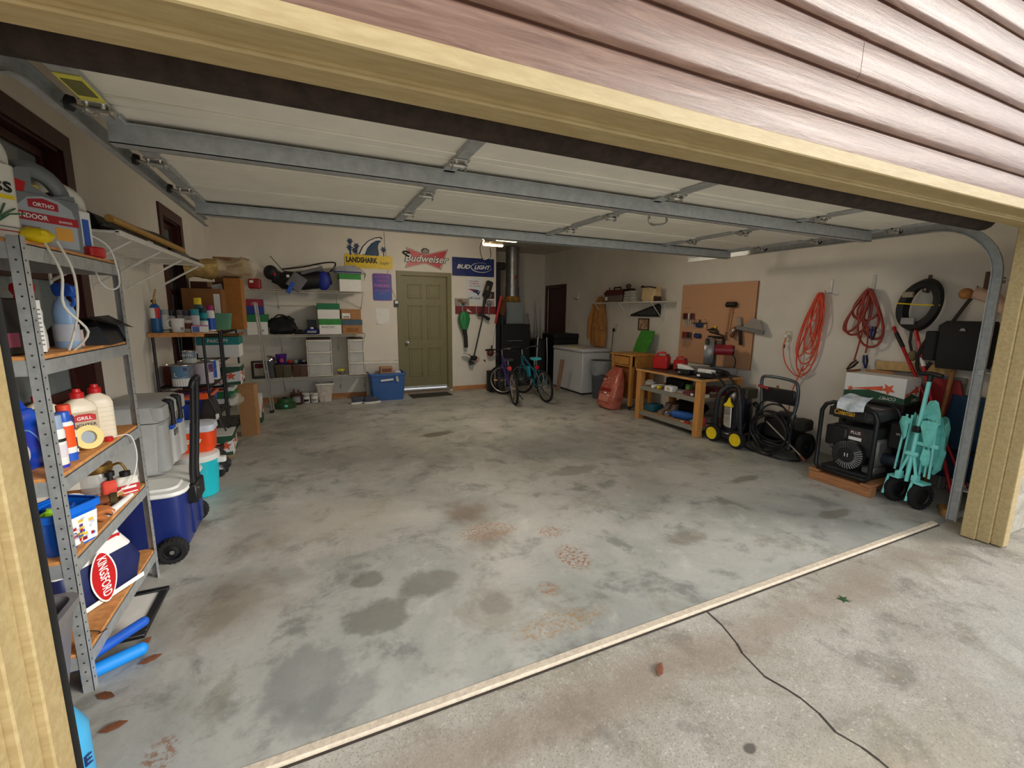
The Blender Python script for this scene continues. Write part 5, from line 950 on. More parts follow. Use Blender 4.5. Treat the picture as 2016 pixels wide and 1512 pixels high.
part(t, 'lettering', MB().text('BUD',(-.2,-.0072,0),U,W,.07,PAPER,shear=.3,bold=.03,width=.26).text('LIGHT',(.16,-.0072,0),U,W,.07,PAPER,shear=.3,bold=.03,width=.32).tube([(x,-.008,z) for x,z in ov[5:]],[.002,.005,.008,.006,.003],PAPER,n=6))
t = thing('fan_parking_sign', 'purple and blue parking sign left of the green door', 'sign', (1.14,yb,1.65)); PU = mat('sign_violet_blue',(60,50,150),.4); PK = mat('sign_mauve',(150,80,160),.5)
g = MB(); rr = lambda a, b_, c, d, r: [(p[0],p[1]) for p in g.rrect(a,b_,c,d,r,0)]
part(t, 'panel', MB().poly((0,-.001,0),U,W,rr(-.16,.16,0,.455,.03),PK,.003).poly((0,-.0045,0),U,W,rr(-.15,.15,.01,.445,.025),PU).poly((0,-.005,0),U,W,[(-.14,.015),(.14,.015),(.14,.16),(-.14,.16)],mat('sign_blue',(40,80,170),.4)))
part(t, 'lettering', MB().text('KANSAS',(0,-.0056,.4),U,W,.05,PK,bold=.03,width=.24).text('FANS',(0,-.0056,.33),U,W,.05,PK,bold=.03,width=.17).text('PARKING',(0,-.0056,.25),U,W,.055,plain((180,110,180)),bold=.03,width=.26).poly((0,-.0056,.175),U,W,[(-.13,0),(-.1,.018),(-.1,.006),(.1,.006),(.1,.018),(.13,0),(.1,-.018),(.1,-.006),(-.1,-.006),(-.1,-.018)],PK).text('ONLY',(0,-.0056,.12),U,W,.026,PK,bold=.02))
t = thing('fan_parking_poster', 'white poster with a blue flying head logo above the red rack rail', 'poster', (2.805,yb,1.64)); part(t, 'sheet', MB().box(-.15,.155,-.003,-.0005,0,.46,mat('bright_white_card',(214,220,224),.5)))
NV2 = mat('poster_navy',(24,40,96),.5); part(t, 'lettering', MB().text('Super Bowl',(.0,-.0036,.4),U,W,.026,plain((130,60,70)),bold=.01).text('CHAMPIONS',(0,-.0036,.355),U,W,.026,plain((190,70,90)),bold=.01,width=.2).text('2001, 2003, 2004',(0,-.0036,.31),U,W,.022,NV2,width=.22).text("Jeff's Spot",(0,-.0036,.09),U,W,.04,BK,bold=.012,width=.24))
part(t, 'logo', MB().poly((0,-.0036,.21),U,W,[(-.13,.045),(-.02,.045),(.08,.03),(.12,.0),(.1,-.03),(.075,-.075),(.045,-.03),(-.01,-.015),(-.06,.02)],NV2).poly((0,-.0042,.21),U,W,[(-.13,.042),(-.04,.035),(.02,.01),(-.05,.012)],RED).poly((0,-.0042,.21),U,W,[(.07,.005),(.09,.01),(.095,-.012),(.075,-.012)],PAPER))
t = thing('tool_rack_rail', 'dark red rack rail holding the yard tools on the back wall', 'tool rack', (2.83,yb,1.51)); part(t, 'rail', MB().box(-.4,.4,-.03,0,-.07,.07,mat('rack_red',(120,30,32),.5),.004)); part(t, 'gull_print', MB().poly((-.14,-.0306,0),U,W,[(-.05,.03),(.0,.0),(.06,-.045),(0,-.03),(-.05,-.02),(-.03,0)],PAPER))
for x in (-.27,.0,.25): part(t, 'hook', MB().box(x-.006,x+.006,-.04,-.03,-.09,.07,GALV,.002).tube([(x,-.035,-.08),(x,-.09,-.09),(x,-.11,-.06)],.006,GALV,sm=3))
t = thing('fish_plaque', 'grey panel with a fish and duck print above the rack rail', 'plaque', (2.56,yb,1.645)); part(t, 'panel', MB().box(-.14,.14,-.008,-.001,-.06,.075,plain((150,144,132)),.002)); part(t, 'print', MB().poly((0,-.0086,.01),U,W,[(-.1,.02),(-.05,.05),(.0,.04),(.03,.0),(.12,.0),(.1,-.02),(.0,-.03),(-.06,.0)],plain((120,84,50))).poly((0,-.009,-.02),U,W,[(-.02,0),(.05,.02),(.06,-.02),(.02,-.04)],NV2))
for z, m, m2, lab in ((1.79,plain((50,28,30)),plain((150,140,140)),'upper dark sticker with a round badge beside the poster'), (1.635,plain((170,164,164)),plain((40,40,50)),'lower silver sticker with a dark round badge beside the poster')):
    t = thing('badge_sticker', lab, 'sticker', (3.12,yb,z)); part(t, 'sheet', MB().box(-.09,.085,-.003,-.0005,-.065,.065,m)); part(t, 'badge', MB().lathe([(0,0),(.052,.0001)],m2,(-.02,-.0036,0),20,(0,-1,0)).lathe([(0,0),(.036,.0001)],m,(-.02,-.0042,0),18,(0,-1,0)).poly((-.02,-.0048,0),U,W,[(-.03,-.02),(-.01,.01),(0,.0),(.01,.02),(.03,-.02)],m2))
t = thing('wall_notice', 'white paper sheet in a clear sleeve left of the door', 'notice', (1.125,yb,1.385)); part(t, 'sheet', MB().box(-.11,.115,-.002,-.0005,-.13,.135,PAPER)); part(t, 'curled_corners', MB().poly((0,-.012,0),U,W,[(-.11,-.13),(-.03,-.13),(-.1,-.05)],WHITE).poly((0,-.012,0),U,W,[(.115,-.13),(.03,-.13),(.1,-.06)],WHITE))
t = thing('door_opener_button', 'white and dark opener button on the wall left of the door', 'wall button', (1.365,yb,1.605)); part(t, 'plate', MB().box(-.04,.04,-.02,0,-.06,.06,BLACK,.004)); part(t, 'button', MB().box(-.028,.028,-.026,-.02,0,.048,PAPER,.003))
solo('bell_wire', 'thin white bell wire running down the wall to the opener button', 'wire', MB().tube([(1.2,yb-.004,2.79),(1.21,yb-.004,2.5),(1.25,yb-.004,2.25),(1.23,yb-.004,2.05),(1.3,yb-.004,1.85),(1.37,yb-.004,1.67)],.003,plain((150,140,120)),n=5,sm=6))
# ---------------------------------------------------------------- hanging yard tools
t = thing('leaf_blower', 'green leaf blower with a long black nozzle hanging on the rack rail', 'leaf blower', (2.56,7.78,.82)); part(t, 'nozzle', MB().tube([(.04,0,0),(.03,0,.2),(.0,0,.36)],[.035,.036,.045],BLACK,n=12)); part(t, 'motor_body', MB().loft([[(p[0],p[1],p[2]) for p in MB().rrect(-a,a,-.06,.06,.03,z)] for a, z in ((.05,.34),(.09,.44),(.105,.53),(.09,.61),(.04,.66))],mat('kelly_green_plastic',(24,120,60),.4))); part(t, 'handle', MB().tube([(-.01,-.05,.45),(-.015,-.09,.54),(-.01,-.05,.63)],.014,mat('light_green_plastic',(70,160,100),.4),sm=3))
t = thing('string_trimmer', 'black string trimmer hanging at a slant from the middle hook', 'string trimmer', (2.75,7.78,.5)); part(t, 'shaft', MB().tube([(0,0,.15),(.18,.0,.9)],.014,BLACK,n=8)); part(t, 'grip', MB().tube([(.08,0,.93),(.18,-.02,.91),(.3,-.01,.84)],[.03,.028,.035],BLACK,n=10,sm=3)); part(t, 'cutting_head', MB().ell((0,0,.12),(.07,.06,.05),BLACK).lathe([(.04,0),(.05,.03),(.03,.06)],DGREY,(-.04,0,.0))); part(t, 'guard', MB().loft([[(-.02,-.08,.13),(-.02,.06,.13)],[(-.12,-.1,.2),(-.12,.06,.2)],[(-.22,-.06,.21),(-.22,.03,.21)]],mat('guard_dark',(44,44,36),.6),caps=False,closed=False).loft([[(-.02,-.08,.13),(-.02,.06,.13)],[(-.1,-.08,.05),(-.1,.04,.05)],[(-.08,-.05,-.02),(-.08,.03,-.02)]],mat('guard_dark',(44,44,36),.6),caps=False,closed=False))
t = thing('red_trimmer', 'red string trimmer with a bare steel shaft hanging at the wall end', 'string trimmer', (3.1,7.77,.58)); part(t, 'upper_tube', MB().tube([(.08,0,.68),(.14,0,.95),(.2,0,1.2)],[.022,.028,.034],mat('trimmer_red',(168,24,30),.4),n=10)); part(t, 'steel_shaft', MB().tube([(.0,0,.2),(.08,0,.7)],.009,STEEL,n=8)); part(t, 'head', MB().ell((-.02,0,.13),(.07,.06,.07),mat('dark_red_head',(84,30,28),.5)).cyl((0,0,.15),(.01,0,.27),.018,BLACK,n=8)); part(t, 'guard', MB().loft([[(0,-.07,.12),(0,.05,.12)],[(.1,-.05,.13),(.1,.05,.13)],[(.13,-.03,.06),(.13,.04,.06)]],mat('dark_red_head',(84,30,28),.5),caps=False,closed=False))
t = thing('hedge_trimmer', 'black battery hedge tool hanging over the white poster', 'power tool', (2.97,7.8,1.42)); part(t, 'handle', MB().tube([(-.05,0,0),(.0,0,.25),(.03,0,.36)],[.022,.03,.04],BLACK,n=10,sm=3)); part(t, 'body', MB().at((.06,0,.47),(0,18,0)).box(-.06,.06,-.05,.05,-.14,.16,BLACK,.015)); part(t, 'battery_label', MB().at((.06,0,.47),(0,18,0)).box(-.045,.0,-.053,-.05,-.02,.06,plain((110,100,70)),.002))
solo('flower_decal', 'small pale dried flower decoration on the wall under the trimmers', 'decoration', MB().ell((0,-.01,0),(.05,.012,.05),plain((206,170,150)),nz=.6,seed=5), (2.85,yb,.58)); solo('bird_decal', 'small dark red bird decoration on the wall beside the dried flower', 'decoration', MB().prism([(-.04,.03),(0,.01),(.03,-.03),(.02,.03),(.0,.02)],'y',-.012,0,plain((120,40,44))), (3.0,yb,.54))
t = thing('rubber_boots', 'pair of black rubber boots standing at the wall corner', 'boots', (3.12,7.62,0))
for dx in (-.09,.09):
    part(t, 'boot', MB().loft([MB().rrect(dx-.06,dx+.06,-.16,.1,.05,0), MB().rrect(dx-.06,dx+.06,-.16,.1,.05,.05), MB().rrect(dx-.065,dx+.065,-.07,.1,.055,.12), MB().rrect(dx-.07,dx+.07,-.065,.1,.06,.38)],mat('dull_black_rubber',(26,26,26),.6)))
# ---------------------------------------------------------------- alcove: heater, ducts, dark things, rods
t = thing('duct_pipe', 'round silver metal duct rising from the furnace to the ceiling', 'duct', (3.83,8.45,1.7)); part(t, 'pipe', MB().lathe([(.145,0),(.145,.3)]+[(.135+.004*(k % 2),.3+.03*k) for k in range(18)]+[(.135,1.08)],mat('duct_metal',(150,150,150),.38,.85,.1,12),n=26)); part(t, 'insulation_collar', MB().lathe([(.15,-.02),(.17,.0),(.16,.09),(.146,.1)],mat('amber_insulation',(150,110,50),.9,var=.3,bump=.5),n=22)); part(t, 'pull_tag', MB().tube([(0,-.15,1.0),(0,-.155,.5)],.003,WHITE,n=4).ell((0,-.16,.48),(.025,.01,.03),RED))
t = thing('furnace', 'pale grey metal furnace cabinet over a black base under the duct', 'furnace', (3.83,8.5,0)); part(t, 'plenum', MB().box(-.19,.19,-.2,.2,1.22,1.68,mat('pale_blue_grey_sheet',(150,160,162),.45,.3,.03),.004)); part(t, 'cabinet', MB().box(-.26,.26,-.26,.26,.0,1.22,mat('furnace_black',(26,26,28),.5),.01))
t = thing('black_cabinet', 'large black cabinet standing in front of the furnace', 'cabinet', (3.68,8.05,0)); part(t, 'body', MB().box(-.31,.31,-.15,.15,0,1.245,mat('matt_black_board',(17,17,18),.6),.008)); part(t, 'door', MB().box(-.29,.29,-.158,-.15,.05,1.2,mat('matt_black_board',(17,17,18),.6),.006)); part(t, 'door_handle', MB().tube([(-.2,-.165,.92),(.05,-.17,.925),(.12,-.165,.92)],.004,GREYL,n=6))
solo('black_post', 'tall black steel post at the end of the back wall', 'post', MB().box(-.05,.055,-.04,.04,0,2.42,mat('matt_black_board',(17,17,18),.6),.004).box(.02,.16,-.06,.04,2.28,2.42,mat('matt_black_board',(17,17,18),.6),.02), (3.315,8.02,0))
t = thing('straw_broom', 'corn broom with an amber head up leaning in the corner beside the red trimmer', 'broom', (3.36,7.86,0)); part(t, 'handle', MB().tube([(.0,0,0),(-.0,.0,1.45)],.012,BLACK,n=8)); part(t, 'head', MB().loft([MB().rrect(-.03,.03,-.02,.02,.015,1.42), MB().rrect(-.1,.08,-.03,.03,.02,1.55), MB().rrect(-.07,.06,-.02,.02,.02,1.72)],mat('dark_straw',(96,58,34),.9,bump=.4)))
for k, (x, y, dx, h) in enumerate(((4.62,9.1,-.05,1.45),(4.7,9.12,.06,1.6),(4.78,9.12,-.02,1.75),(4.87,9.14,.05,1.6),(4.28,9.1,.2,1.3))):
    solo('fishing_rod', ['thin dark fishing rod leaning in the alcove corner, the nearest to the duct','thin fishing rod leaning to the right in the alcove corner','tallest fishing rod in the alcove corner','fishing rod nearest the dark red door','fishing rod slanting far right behind the bicycles'][k], 'fishing rod', MB().tube([(-dx*.6,-.06,.0),(0,0,h*.6),(dx,.1,h)],[.012,.007,.002],BLACK,n=6), (x,y,0))
t = thing('brown_dresser', 'low reddish brown dresser at the back of the alcove', 'dresser', (4.5,8.8,0)); part(t, 'carcass', MB().box(-.3,.45,-.25,.25,0,.86,REDWOOD,.006)); part(t, 'top', MB().box(-.32,.47,-.27,.27,.86,.9,mat('reddish_wood',(120,58,34),.5,var=.15,stretch=(1,8,8)),.005)); part(t, 'drawer', MB().box(-.27,.42,-.262,-.25,.45,.8,REDWOOD,.006))
t = thing('black_chest', 'black trunk standing behind the white freezer at the right wall', 'trunk', (4.78,8.0,0)); part(t, 'body', MB().box(-.3,.26,-.25,.3,0,.95,mat('trunk_black',(18,18,24),.6),.01)); part(t, 'lid', MB().box(-.31,.27,-.26,.31,.95,1.05,mat('trunk_black',(18,18,24),.6),.015))
t = thing('golf_trolley_bag', 'dark bag on a wheeled stand with steel handles behind the bicycles', 'bag', (4.22,7.95,0)); part(t, 'bag', MB().rbox(-.13,.13,-.12,.12,.1,.95,mat('black_golf_nylon',(16,16,20),.6),r=.08,e=.03)); part(t, 'clubs', MB().tube([(-.06,0,.9),(-.08,-.02,1.08),(-.12,-.04,1.1)],.008,CHROME,n=6).tube([(.05,0,.9),(.08,0,1.1),(.1,-.04,1.12)],.008,CHROME,n=6).tube([(0,.03,.9),(.0,.03,1.05),(.03,0,1.08)],.008,STEEL,n=6)); part(t, 'frame', MB().tube([(-.13,-.13,.05),(-.12,-.14,.6),(-.1,-.14,.98)],.01,STEEL,n=6).tube([(.13,-.13,.05),(.12,-.14,.6),(.1,-.14,.98)],.01,STEEL,n=6))
solo('upright_plank', 'rough pale plank on end next to the freezer', 'plank', MB().box(-.035,.035,-.02,.02,0,.62,mat('weathered_plank',(150,116,92),.9,var=.15,bump=.2),.004), (4.1,6.95,.04), (14,0,0))
# bicycles
def bicycle(label, p_rear, p_front, wr, frame_m, rim, seat_m, lean, steer=0.):
    pr, pf = V(p_rear), V(p_front); d = pf-pr; L = d.length; ang = math.degrees(math.atan2(d.y,d.x))
    t = thing('bicycle', label, 'bicycle', ((pr.x),(pr.y),0), (lean,0,ang))   # local +x runs from the rear to the front wheel
    for nm, x0, rr in (('rear_wheel',0,0),('front_wheel',L,steer)):
        x = 0; g = MB().at((x0,0,0),(0,0,rr))
        n = 34
        g.tube([(x+(wr-.018)*math.cos(2*math.pi*i/n),0,wr+(wr-.018)*math.sin(2*math.pi*i/n)) for i in range(n)],.02,RUBBER,n=8,closed=True); g.tube([(x+(wr-.045)*math.cos(2*math.pi*i/n),0,wr+(wr-.045)*math.sin(2*math.pi*i/n)) for i in range(n)],.011,rim,n=6,closed=True)
        w_ = part(t, nm, g)
        sp = MB().at((x0,0,0),(0,0,rr))
        for i in range(24): a = 2*math.pi*i/24; sp.tube([(x+.02*math.cos(a+.8),.02*(-1)**i,wr+.02*math.sin(a+.8)),(x+(wr-.05)*math.cos(a),0,wr+(wr-.05)*math.sin(a))],.0013,STEEL,n=3)
        sp.cyl((x,-.04,wr),(x,.04,wr),.018,STEEL,n=8); part(w_, 'spokes', sp); part(w_, 'reflector', MB().at((x0,0,0),(0,0,rr)).box(x+wr*.5-.03,x+wr*.5+.03,-.008,.008,wr-.012,wr+.012,mat('amber_reflector',(255,190,130),.3)))
    bb = (L*.42,0,wr*.95); st = (L*.33,0,wr+.34); hd = (L*.84,0,wr+.46); hb = (L*.87,0,wr+.32); g = MB()
    g.tube([bb,st],.017,frame_m).tube([bb,hb],.021,frame_m).tube([(st[0],0,st[2]-.14),hd],.017,frame_m).cyl(hb,hd,.022,frame_m)
    for s in (-1,1): g.tube([bb,(bb[0]*.5,.05*s,wr*.93),(0,.055*s,wr)],.009,frame_m).tube([(st[0],0,st[2]-.08),(st[0]*.5,.05*s,wr+.22),(0,.055*s,wr)],.008,frame_m).tube([hb,(L*.9,.05*s,wr+.2),(L,.05*s,wr)],.012,frame_m)
    part(t, 'frame', g)
    part(t, 'saddle', MB().cyl(st,(st[0]-.01,0,st[2]+.08),.012,STEEL,n=8).loft([[(st[0]-.14,-.07,st[2]+.09),(st[0]-.14,.07,st[2]+.09),(st[0]-.14,.06,st[2]+.12),(st[0]-.14,-.06,st[2]+.12)],[(st[0]-.02,-.06,st[2]+.09),(st[0]-.02,.06,st[2]+.09),(st[0]-.02,.05,st[2]+.125),(st[0]-.02,-.05,st[2]+.125)],[(st[0]+.13,-.018,st[2]+.085),(st[0]+.13,.018,st[2]+.085),(st[0]+.13,.014,st[2]+.11),(st[0]+.13,-.014,st[2]+.11)]],seat_m))
    part(t, 'handlebar', MB().tube([hd,(hd[0]-.01,0,hd[2]+.1)],.012,STEEL).tube([(hd[0]-.08,-.29,hd[2]+.13),(hd[0]+.0,-.16,hd[2]+.12),(hd[0]+.02,0,hd[2]+.1),(hd[0],.16,hd[2]+.12),(hd[0]-.08,.29,hd[2]+.13)],.011,BLACKM,sm=3).tube([(hd[0]-.1,-.3,hd[2]+.13),(hd[0]-.03,-.21,hd[2]+.125)],.016,BLACK).tube([(hd[0]-.1,.3,hd[2]+.13),(hd[0]-.03,.21,hd[2]+.125)],.016,BLACK).tube([(hd[0]+.02,.2,hd[2]+.12),(hd[0]+.06,.12,hd[2]+.09)],.008,CHROME).tube([(hd[0]+.02,-.2,hd[2]+.12),(hd[0]+.06,-.12,hd[2]+.09)],.008,CHROME))
    part(t, 'crankset', MB().lathe([(.06,-.004),(.09,-.003),(.09,.003),(.06,.004)],BLACKM,(bb[0],-.04,bb[2]),22,(0,1,0)).tube([(bb[0],-.06,bb[2]),(bb[0]+.08,-.07,bb[2]-.14)],.01,STEEL).box(bb[0]+.05,bb[0]+.12,-.15,-.08,bb[2]-.155,bb[2]-.13,BLACK,.005).tube([(bb[0],.06,bb[2]),(bb[0]-.08,.07,bb[2]+.14)],.01,STEEL).box(bb[0]-.12,bb[0]-.05,.08,.15,bb[2]+.13,bb[2]+.155,BLACK,.005))
    part(t, 'kickstand', MB().tube([(L*.3,-.05,wr*.85),(L*.26,-.2,.01)],.008,BLACKM)); part(t, 'rear_reflector', MB().cyl((st[0]-.07,0,st[2]-.04),(st[0]-.085,0,st[2]-.04),.035,mat('red_reflector',(220,24,38),.25),n=16))
    part(t, 'mudguard_strut', MB().tube([(0,.06,wr),(-.1,.05,wr+.2)],.004,STEEL,n=5))
    return t
bicycle('child bicycle with a dark purple frame, its silver rimmed front wheel turned aside', (2.93,6.3,0), (3.12,7.2,0), .27, mat('purple_frame',(60,44,110),.4), STEEL, BLACK, -5, 62)
t = bicycle('child bicycle with an aqua saddle, nearer the freezer', (3.5,6.3,0), (3.5,7.2,0), .27, mat('dark_aqua_frame',(16,100,116),.4), STEEL, mat('aqua_vinyl',(70,190,200),.4), -7, 25)
part(t, 'aqua_panel', MB().box(.5,.6,-.02,.02,.32,.55,mat('aqua_frame',(30,150,180),.4),.01))
# ================================================================ right wall: freezer, bins, cart, bench
FW = mat('freezer_white', (214,216,218), .45, var=.03, bump=.03, scale=60)
t = thing('chest_freezer', 'white chest freezer standing against the right wall', 'freezer', (4.71,7.15,0)); part(t, 'cabinet', MB().box(-.3,.3,-.53,.53,.03,.765,FW,.012).box(-.28,.28,-.5,.5,0,.03,BLACK)); part(t, 'lid', MB().box(-.315,.31,-.54,.54,.772,.835,FW,.02)); part(t, 'lid_seal', MB().box(-.3,.3,-.53,.53,.762,.775,GREYL))
solo('folded_towel', 'small pale yellow folded cloth on the freezer lid edge', 'cloth', MB().rbox(-.06,.06,-.16,.16,0,.02,plain((214,196,140)),r=.03), (4.47,7.0,.836), 4)
t = thing('trash_bin', 'round dark grey trash bin with a clear liner folded over its rim', 'trash bin', (4.6,6.28,0)); part(t, 'bin', MB().lathe([(.15,0),(.155,.01),(.2,.64),(.205,.645),(.205,.665),(.192,.665),(.15,.03)], mat('slate_grey_plastic',(84,90,96),.5), n=28)); g = MB(); rr = []
for z, k, wv_ in ((.67,.97,.0),(.672,1.05,.0),(.62,1.06,.01),(.5,1.02,.018),(.43,1.0,.025)): rr.append([(.205*k*math.cos(a)*(1+wv_*math.sin(9*a)),.205*k*math.sin(a)*(1+wv_*math.sin(7*a)),z+wv_*.8*math.sin(5*a)) for a in [2*math.pi*i/40 for i in range(40)]])
part(t, 'liner', g.loft(rr, mat('clear_bin_liner',(190,196,200),.2,alpha=.5,var=.08,bump=.5), caps=False))
t = thing('bark_bag', 'red printed bag of bark leaning on the wooden cart', 'bag', (4.2,5.55,0), (0,14,0)); g = MB(); RBG = mat('brick_red_film',(196,112,92),.25,col2=(160,78,62),scale=9,bump=.3); rr = []
for z, a, b_ in ((0,.1,.16),(.04,.12,.19),(.2,.115,.2),(.36,.105,.19),(.5,.09,.17),(.6,.05,.14),(.66,.02,.12)): rr.append([(x*(1+.12*MN.noise(V((y*9,z*9,1)))),y*(1+.08*MN.noise(V((x*9,z*9,2)))),z) for x, y, zz in g.rrect(-a,a,-b_,b_,.06,z,4)])
part(t, 'bag', g.loft(rr, RBG)); g = MB()
for k in range(9): y = rnd.uniform(-.15,.1); z = rnd.uniform(.08,.5); g.quad((-.124,y,z),(0,.03+rnd.random()*.06,0),(.004,0,.012+rnd.random()*.02),[PAPER,plain((220,150,130)),plain((90,30,26))][k % 3])
g.quad((-.127,-.12,.26),(0,.24,0),(.006,0,.05),plain((150,30,30))).quad((-.128,-.12,.1),(0,.24,0),(.004,0,.1),plain((206,130,110))); part(t, 'printing', g)
t = thing('kitchen_cart', 'honey coloured wooden cart with a drawer and drop leaf by the bench', 'cart', (4.4,5.27,0)); W2 = mat('honey_oak', (196,138,66), .45, var=.12, scale=5, stretch=(6,6,.8))
part(t, 'top', MB().box(-.02,.45,-.02,.52,.835,.865,W2,.006)); part(t, 'carcass', MB().box(.06,.44,.06,.48,.16,.66,mat('dark_honey_oak',(150,92,44),.5,var=.1),.004))
part(t, 'drawer', MB().box(-.004,.3,.08,.42,.7,.82,W2,.004)); part(t, 'apron', MB().box(.01,.44,0,.03,.68,.835,W2,.003).box(.01,.03,0,.5,.67,.69,W2))
for x, y in ((.0,0),(.0,.44),(.39,0),(.39,.44)): part(t, 'leg', MB().box(x,x+.055,y,y+.055,.06,.835,W2,.004).ell((x+.03,y+.03,.03),(.025,.025,.03),BLACK))
part(t, 'drop_leaf', MB().prism([(.07,.66),(.44,.66),(.44,.83),(.07,.83)],'y',-.03,-.004,W2).prism([(.05,.835),(.46,.835),(.46,.72),(.2,.7)],'y',-.05,-.03,W2))
solo('kneeling_pad', 'bright green foam board leaning on the wall on top of the cart', 'foam board', MB().prism([(-.17,0),(.15,.0),(.2,.17),(.22,.35),(-.07,.36),(-.13,.2)],'y',-.012,.012,mat('lime_green_foam',(70,150,50),.7,var=.1)), (4.85,5.62,.867), (-12,0,-90))
# workbench
t = thing('workbench', 'low wooden workbench with thick posts and two grey edged shelves', 'workbench', (4.2,3.76,0)); TOP = mat('worn_dark_bench_top',(74,58,48),.45,var=.2,scale=6); GE = mat('grey_painted_edge',(134,132,122),.6,var=.05)
part(t, 'bench_top', MB().box(-.01,.7,-.005,1.15,.69,.715,TOP,.003).box(-.016,-.01,-.01,1.155,.688,.716,WOOD).box(-.01,.7,-.011,-.005,.688,.716,WOOD))
for z in (.46,.1): part(t, 'shelf', MB().box(.01,.69,.02,1.14,z,z+.018,mat('raw_shelf_wood',(170,140,104),.8,var=.1)).box(.0,.012,.02,1.14,z-.035,z+.02,GE,.002).box(.0,.7,.03,.045,z-.035,z+.02,GE,.002).box(.68,.7,.02,1.14,z-.035,z+.02,GE))
for x in (-.005,.625):
    for y in (0,1.06): part(t, 'leg', MB().box(x,x+.085,y,y+.085,0,.689,WOODZ,.004))
bz, mz, lz = .717, .479, .119
t = thing('miter_saw', 'grey and red miter saw on the far part of the bench', 'saw', (4.66,4.1,bz), -48); t.scale = (1.25,1.25,1.2); part(t, 'base', MB().lathe([(.14,0),(.16,.01),(.15,.05),(.1,.06)],mat('cast_grey',(130,128,124),.5,.3),n=26).box(-.28,.28,.04,.08,.0,.075,mat('cast_grey',(130,128,124),.5,.3),.006)); part(t, 'blade_guard', MB().lathe([(.02,-.04),(.135,-.045),(.15,-.02),(.15,.02),(.135,.045),(.02,.04)],mat('guard_silver',(150,150,150),.4,.5),(.0,.0,.25),26,(1,0,0))); part(t, 'arm', MB().tube([(.05,.14,.05),(.05,.14,.2),(.04,.05,.36)],.03,DGREY,n=8,sm=3)); part(t, 'motor', MB().cyl((.05,.0,.27),(.22,.0,.27),.055,mat('motor_red',(160,40,52),.4),n=16).cyl((.22,0,.27),(.235,0,.27),.048,BLACK,n=16)); part(t, 'handle', MB().tube([(-.02,-.1,.36),(-.02,-.17,.38),(-.02,-.19,.33)],.018,BLACK,n=8,sm=3)); part(t, 'power_cord', MB().tube([(.2,.04,.25),(.26,.08,.16),(.24,.1,.04),(.14,.14,.02)],.006,DGREY,n=6,sm=4))
def gascan(label, loc, s, rot, lab):
    t = thing('red_gas_can', label, 'gas can', loc, rot); g = MB(); w_ = .1*s
    g.rbox(-w_,w_,-.08*s,.08*s,0,.17*s,RED,r=.025,e=.012); part(t, 'body', g); part(t, 'handle', MB().tube([(w_*.5,0,.16*s),(w_*.4,0,.215*s),(-w_*.5,0,.21*s),(-w_*.7,0,.16*s)],.014*s,RED,n=8,sm=3)); part(t, 'cap', MB().lathe([(.022*s,.165*s),(.022*s,.2*s)],DRED,(w_*.75,0,0)))
    if lab: part(t, 'label', MB().quad((-.04*s,-.081*s,.03*s),(.07*s,0,0),(0,0,.08*s),plain((220,150,110))))
gascan('larger red plastic fuel can at the far end of the bench', (4.5,4.75,bz), 1.05, -60, 0); gascan('smaller red fuel can with a tan label beside the larger one', (4.62,4.52,bz), .85, -60, 1)
def strip(label, loc, rot, tapered):
    t = thing('paper_sleeve', label, 'paper sleeve', loc, rot); g = MB()
    if tapered: g.loft([[(-.1,-.03,0),(-.1,.03,0),(-.1,.03,.06),(-.1,-.03,.06)],[(.03,-.03,.0),(.03,.03,0),(.03,.03,.045),(.03,-.03,.045)],[(.11,-.004,.0),(.11,.004,.0),(.11,.004,.012),(.11,-.004,.012)]],WHITE)
    else: g.box(-.105,.105,-.025,.025,0,.045,WHITE,.004)
    part(t, 'sleeve', g); part(t, 'edge_line', MB().quad((-.09,-.0305 if tapered else -.0256,.012),(.1,0,0),(0,0,.004),GREYL)); return t
t = thing('battery_charger', 'black battery charger block at the front of the bench', 'charger', (4.36,4.17,bz), -75); part(t, 'body', MB().box(-.08,.08,-.06,.06,0,.07,BLACK,.012)); part(t, 'pale_panel', MB().quad((-.07,-.0606,.02),(.03,0,0),(0,0,.02),GREYL))
t = thing('battery_charger', 'second black charger right of the first, nearer the bench end', 'charger', (4.38,3.87,bz), -75); part(t, 'body', MB().box(-.1,.1,-.06,.06,0,.06,BLACK,.012)); part(t, 'pale_panel', MB().quad((-.08,-.0606,.015),(.04,0,0),(0,0,.025),PAPER))
strip('white tapered sleeve lying over the first black charger', (4.36,4.17,bz+.071), -78, True); strip('white rectangular strip lying over the charger nearer the bench end', (4.38,3.86,bz+.061), -78, False)
solo('coiled_cable', 'tangled black power cable heaped at the near right corner of the bench', 'cable', MB().tube([(.12*math.cos(i*.7)*(1+.2*math.sin(i*1.3)),.1*math.sin(i*.7),.012+.07*abs(math.sin(i*.37))) for i in range(40)],.007,BLACK,n=6,sm=2), (4.62,3.88,bz))
solo('black_tool_case', 'flat black case behind the red fuel cans', 'case', MB().box(-.12,.12,-.1,.1,0,.06,BLACK,.01), (4.66,4.75,bz)); solo('black_drill', 'black drill lying between the fuel can and the charger', 'drill', MB().cyl((-.09,0,.04),(.08,0,.04),.035,BLACK,n=12).cyl((.08,0,.04),(.13,0,.04),.018,DGREY,n=10).tube([(-.04,0,.03),(-.05,.1,.025)],.025,BLACK,n=8), (4.5,4.36,bz), -70)
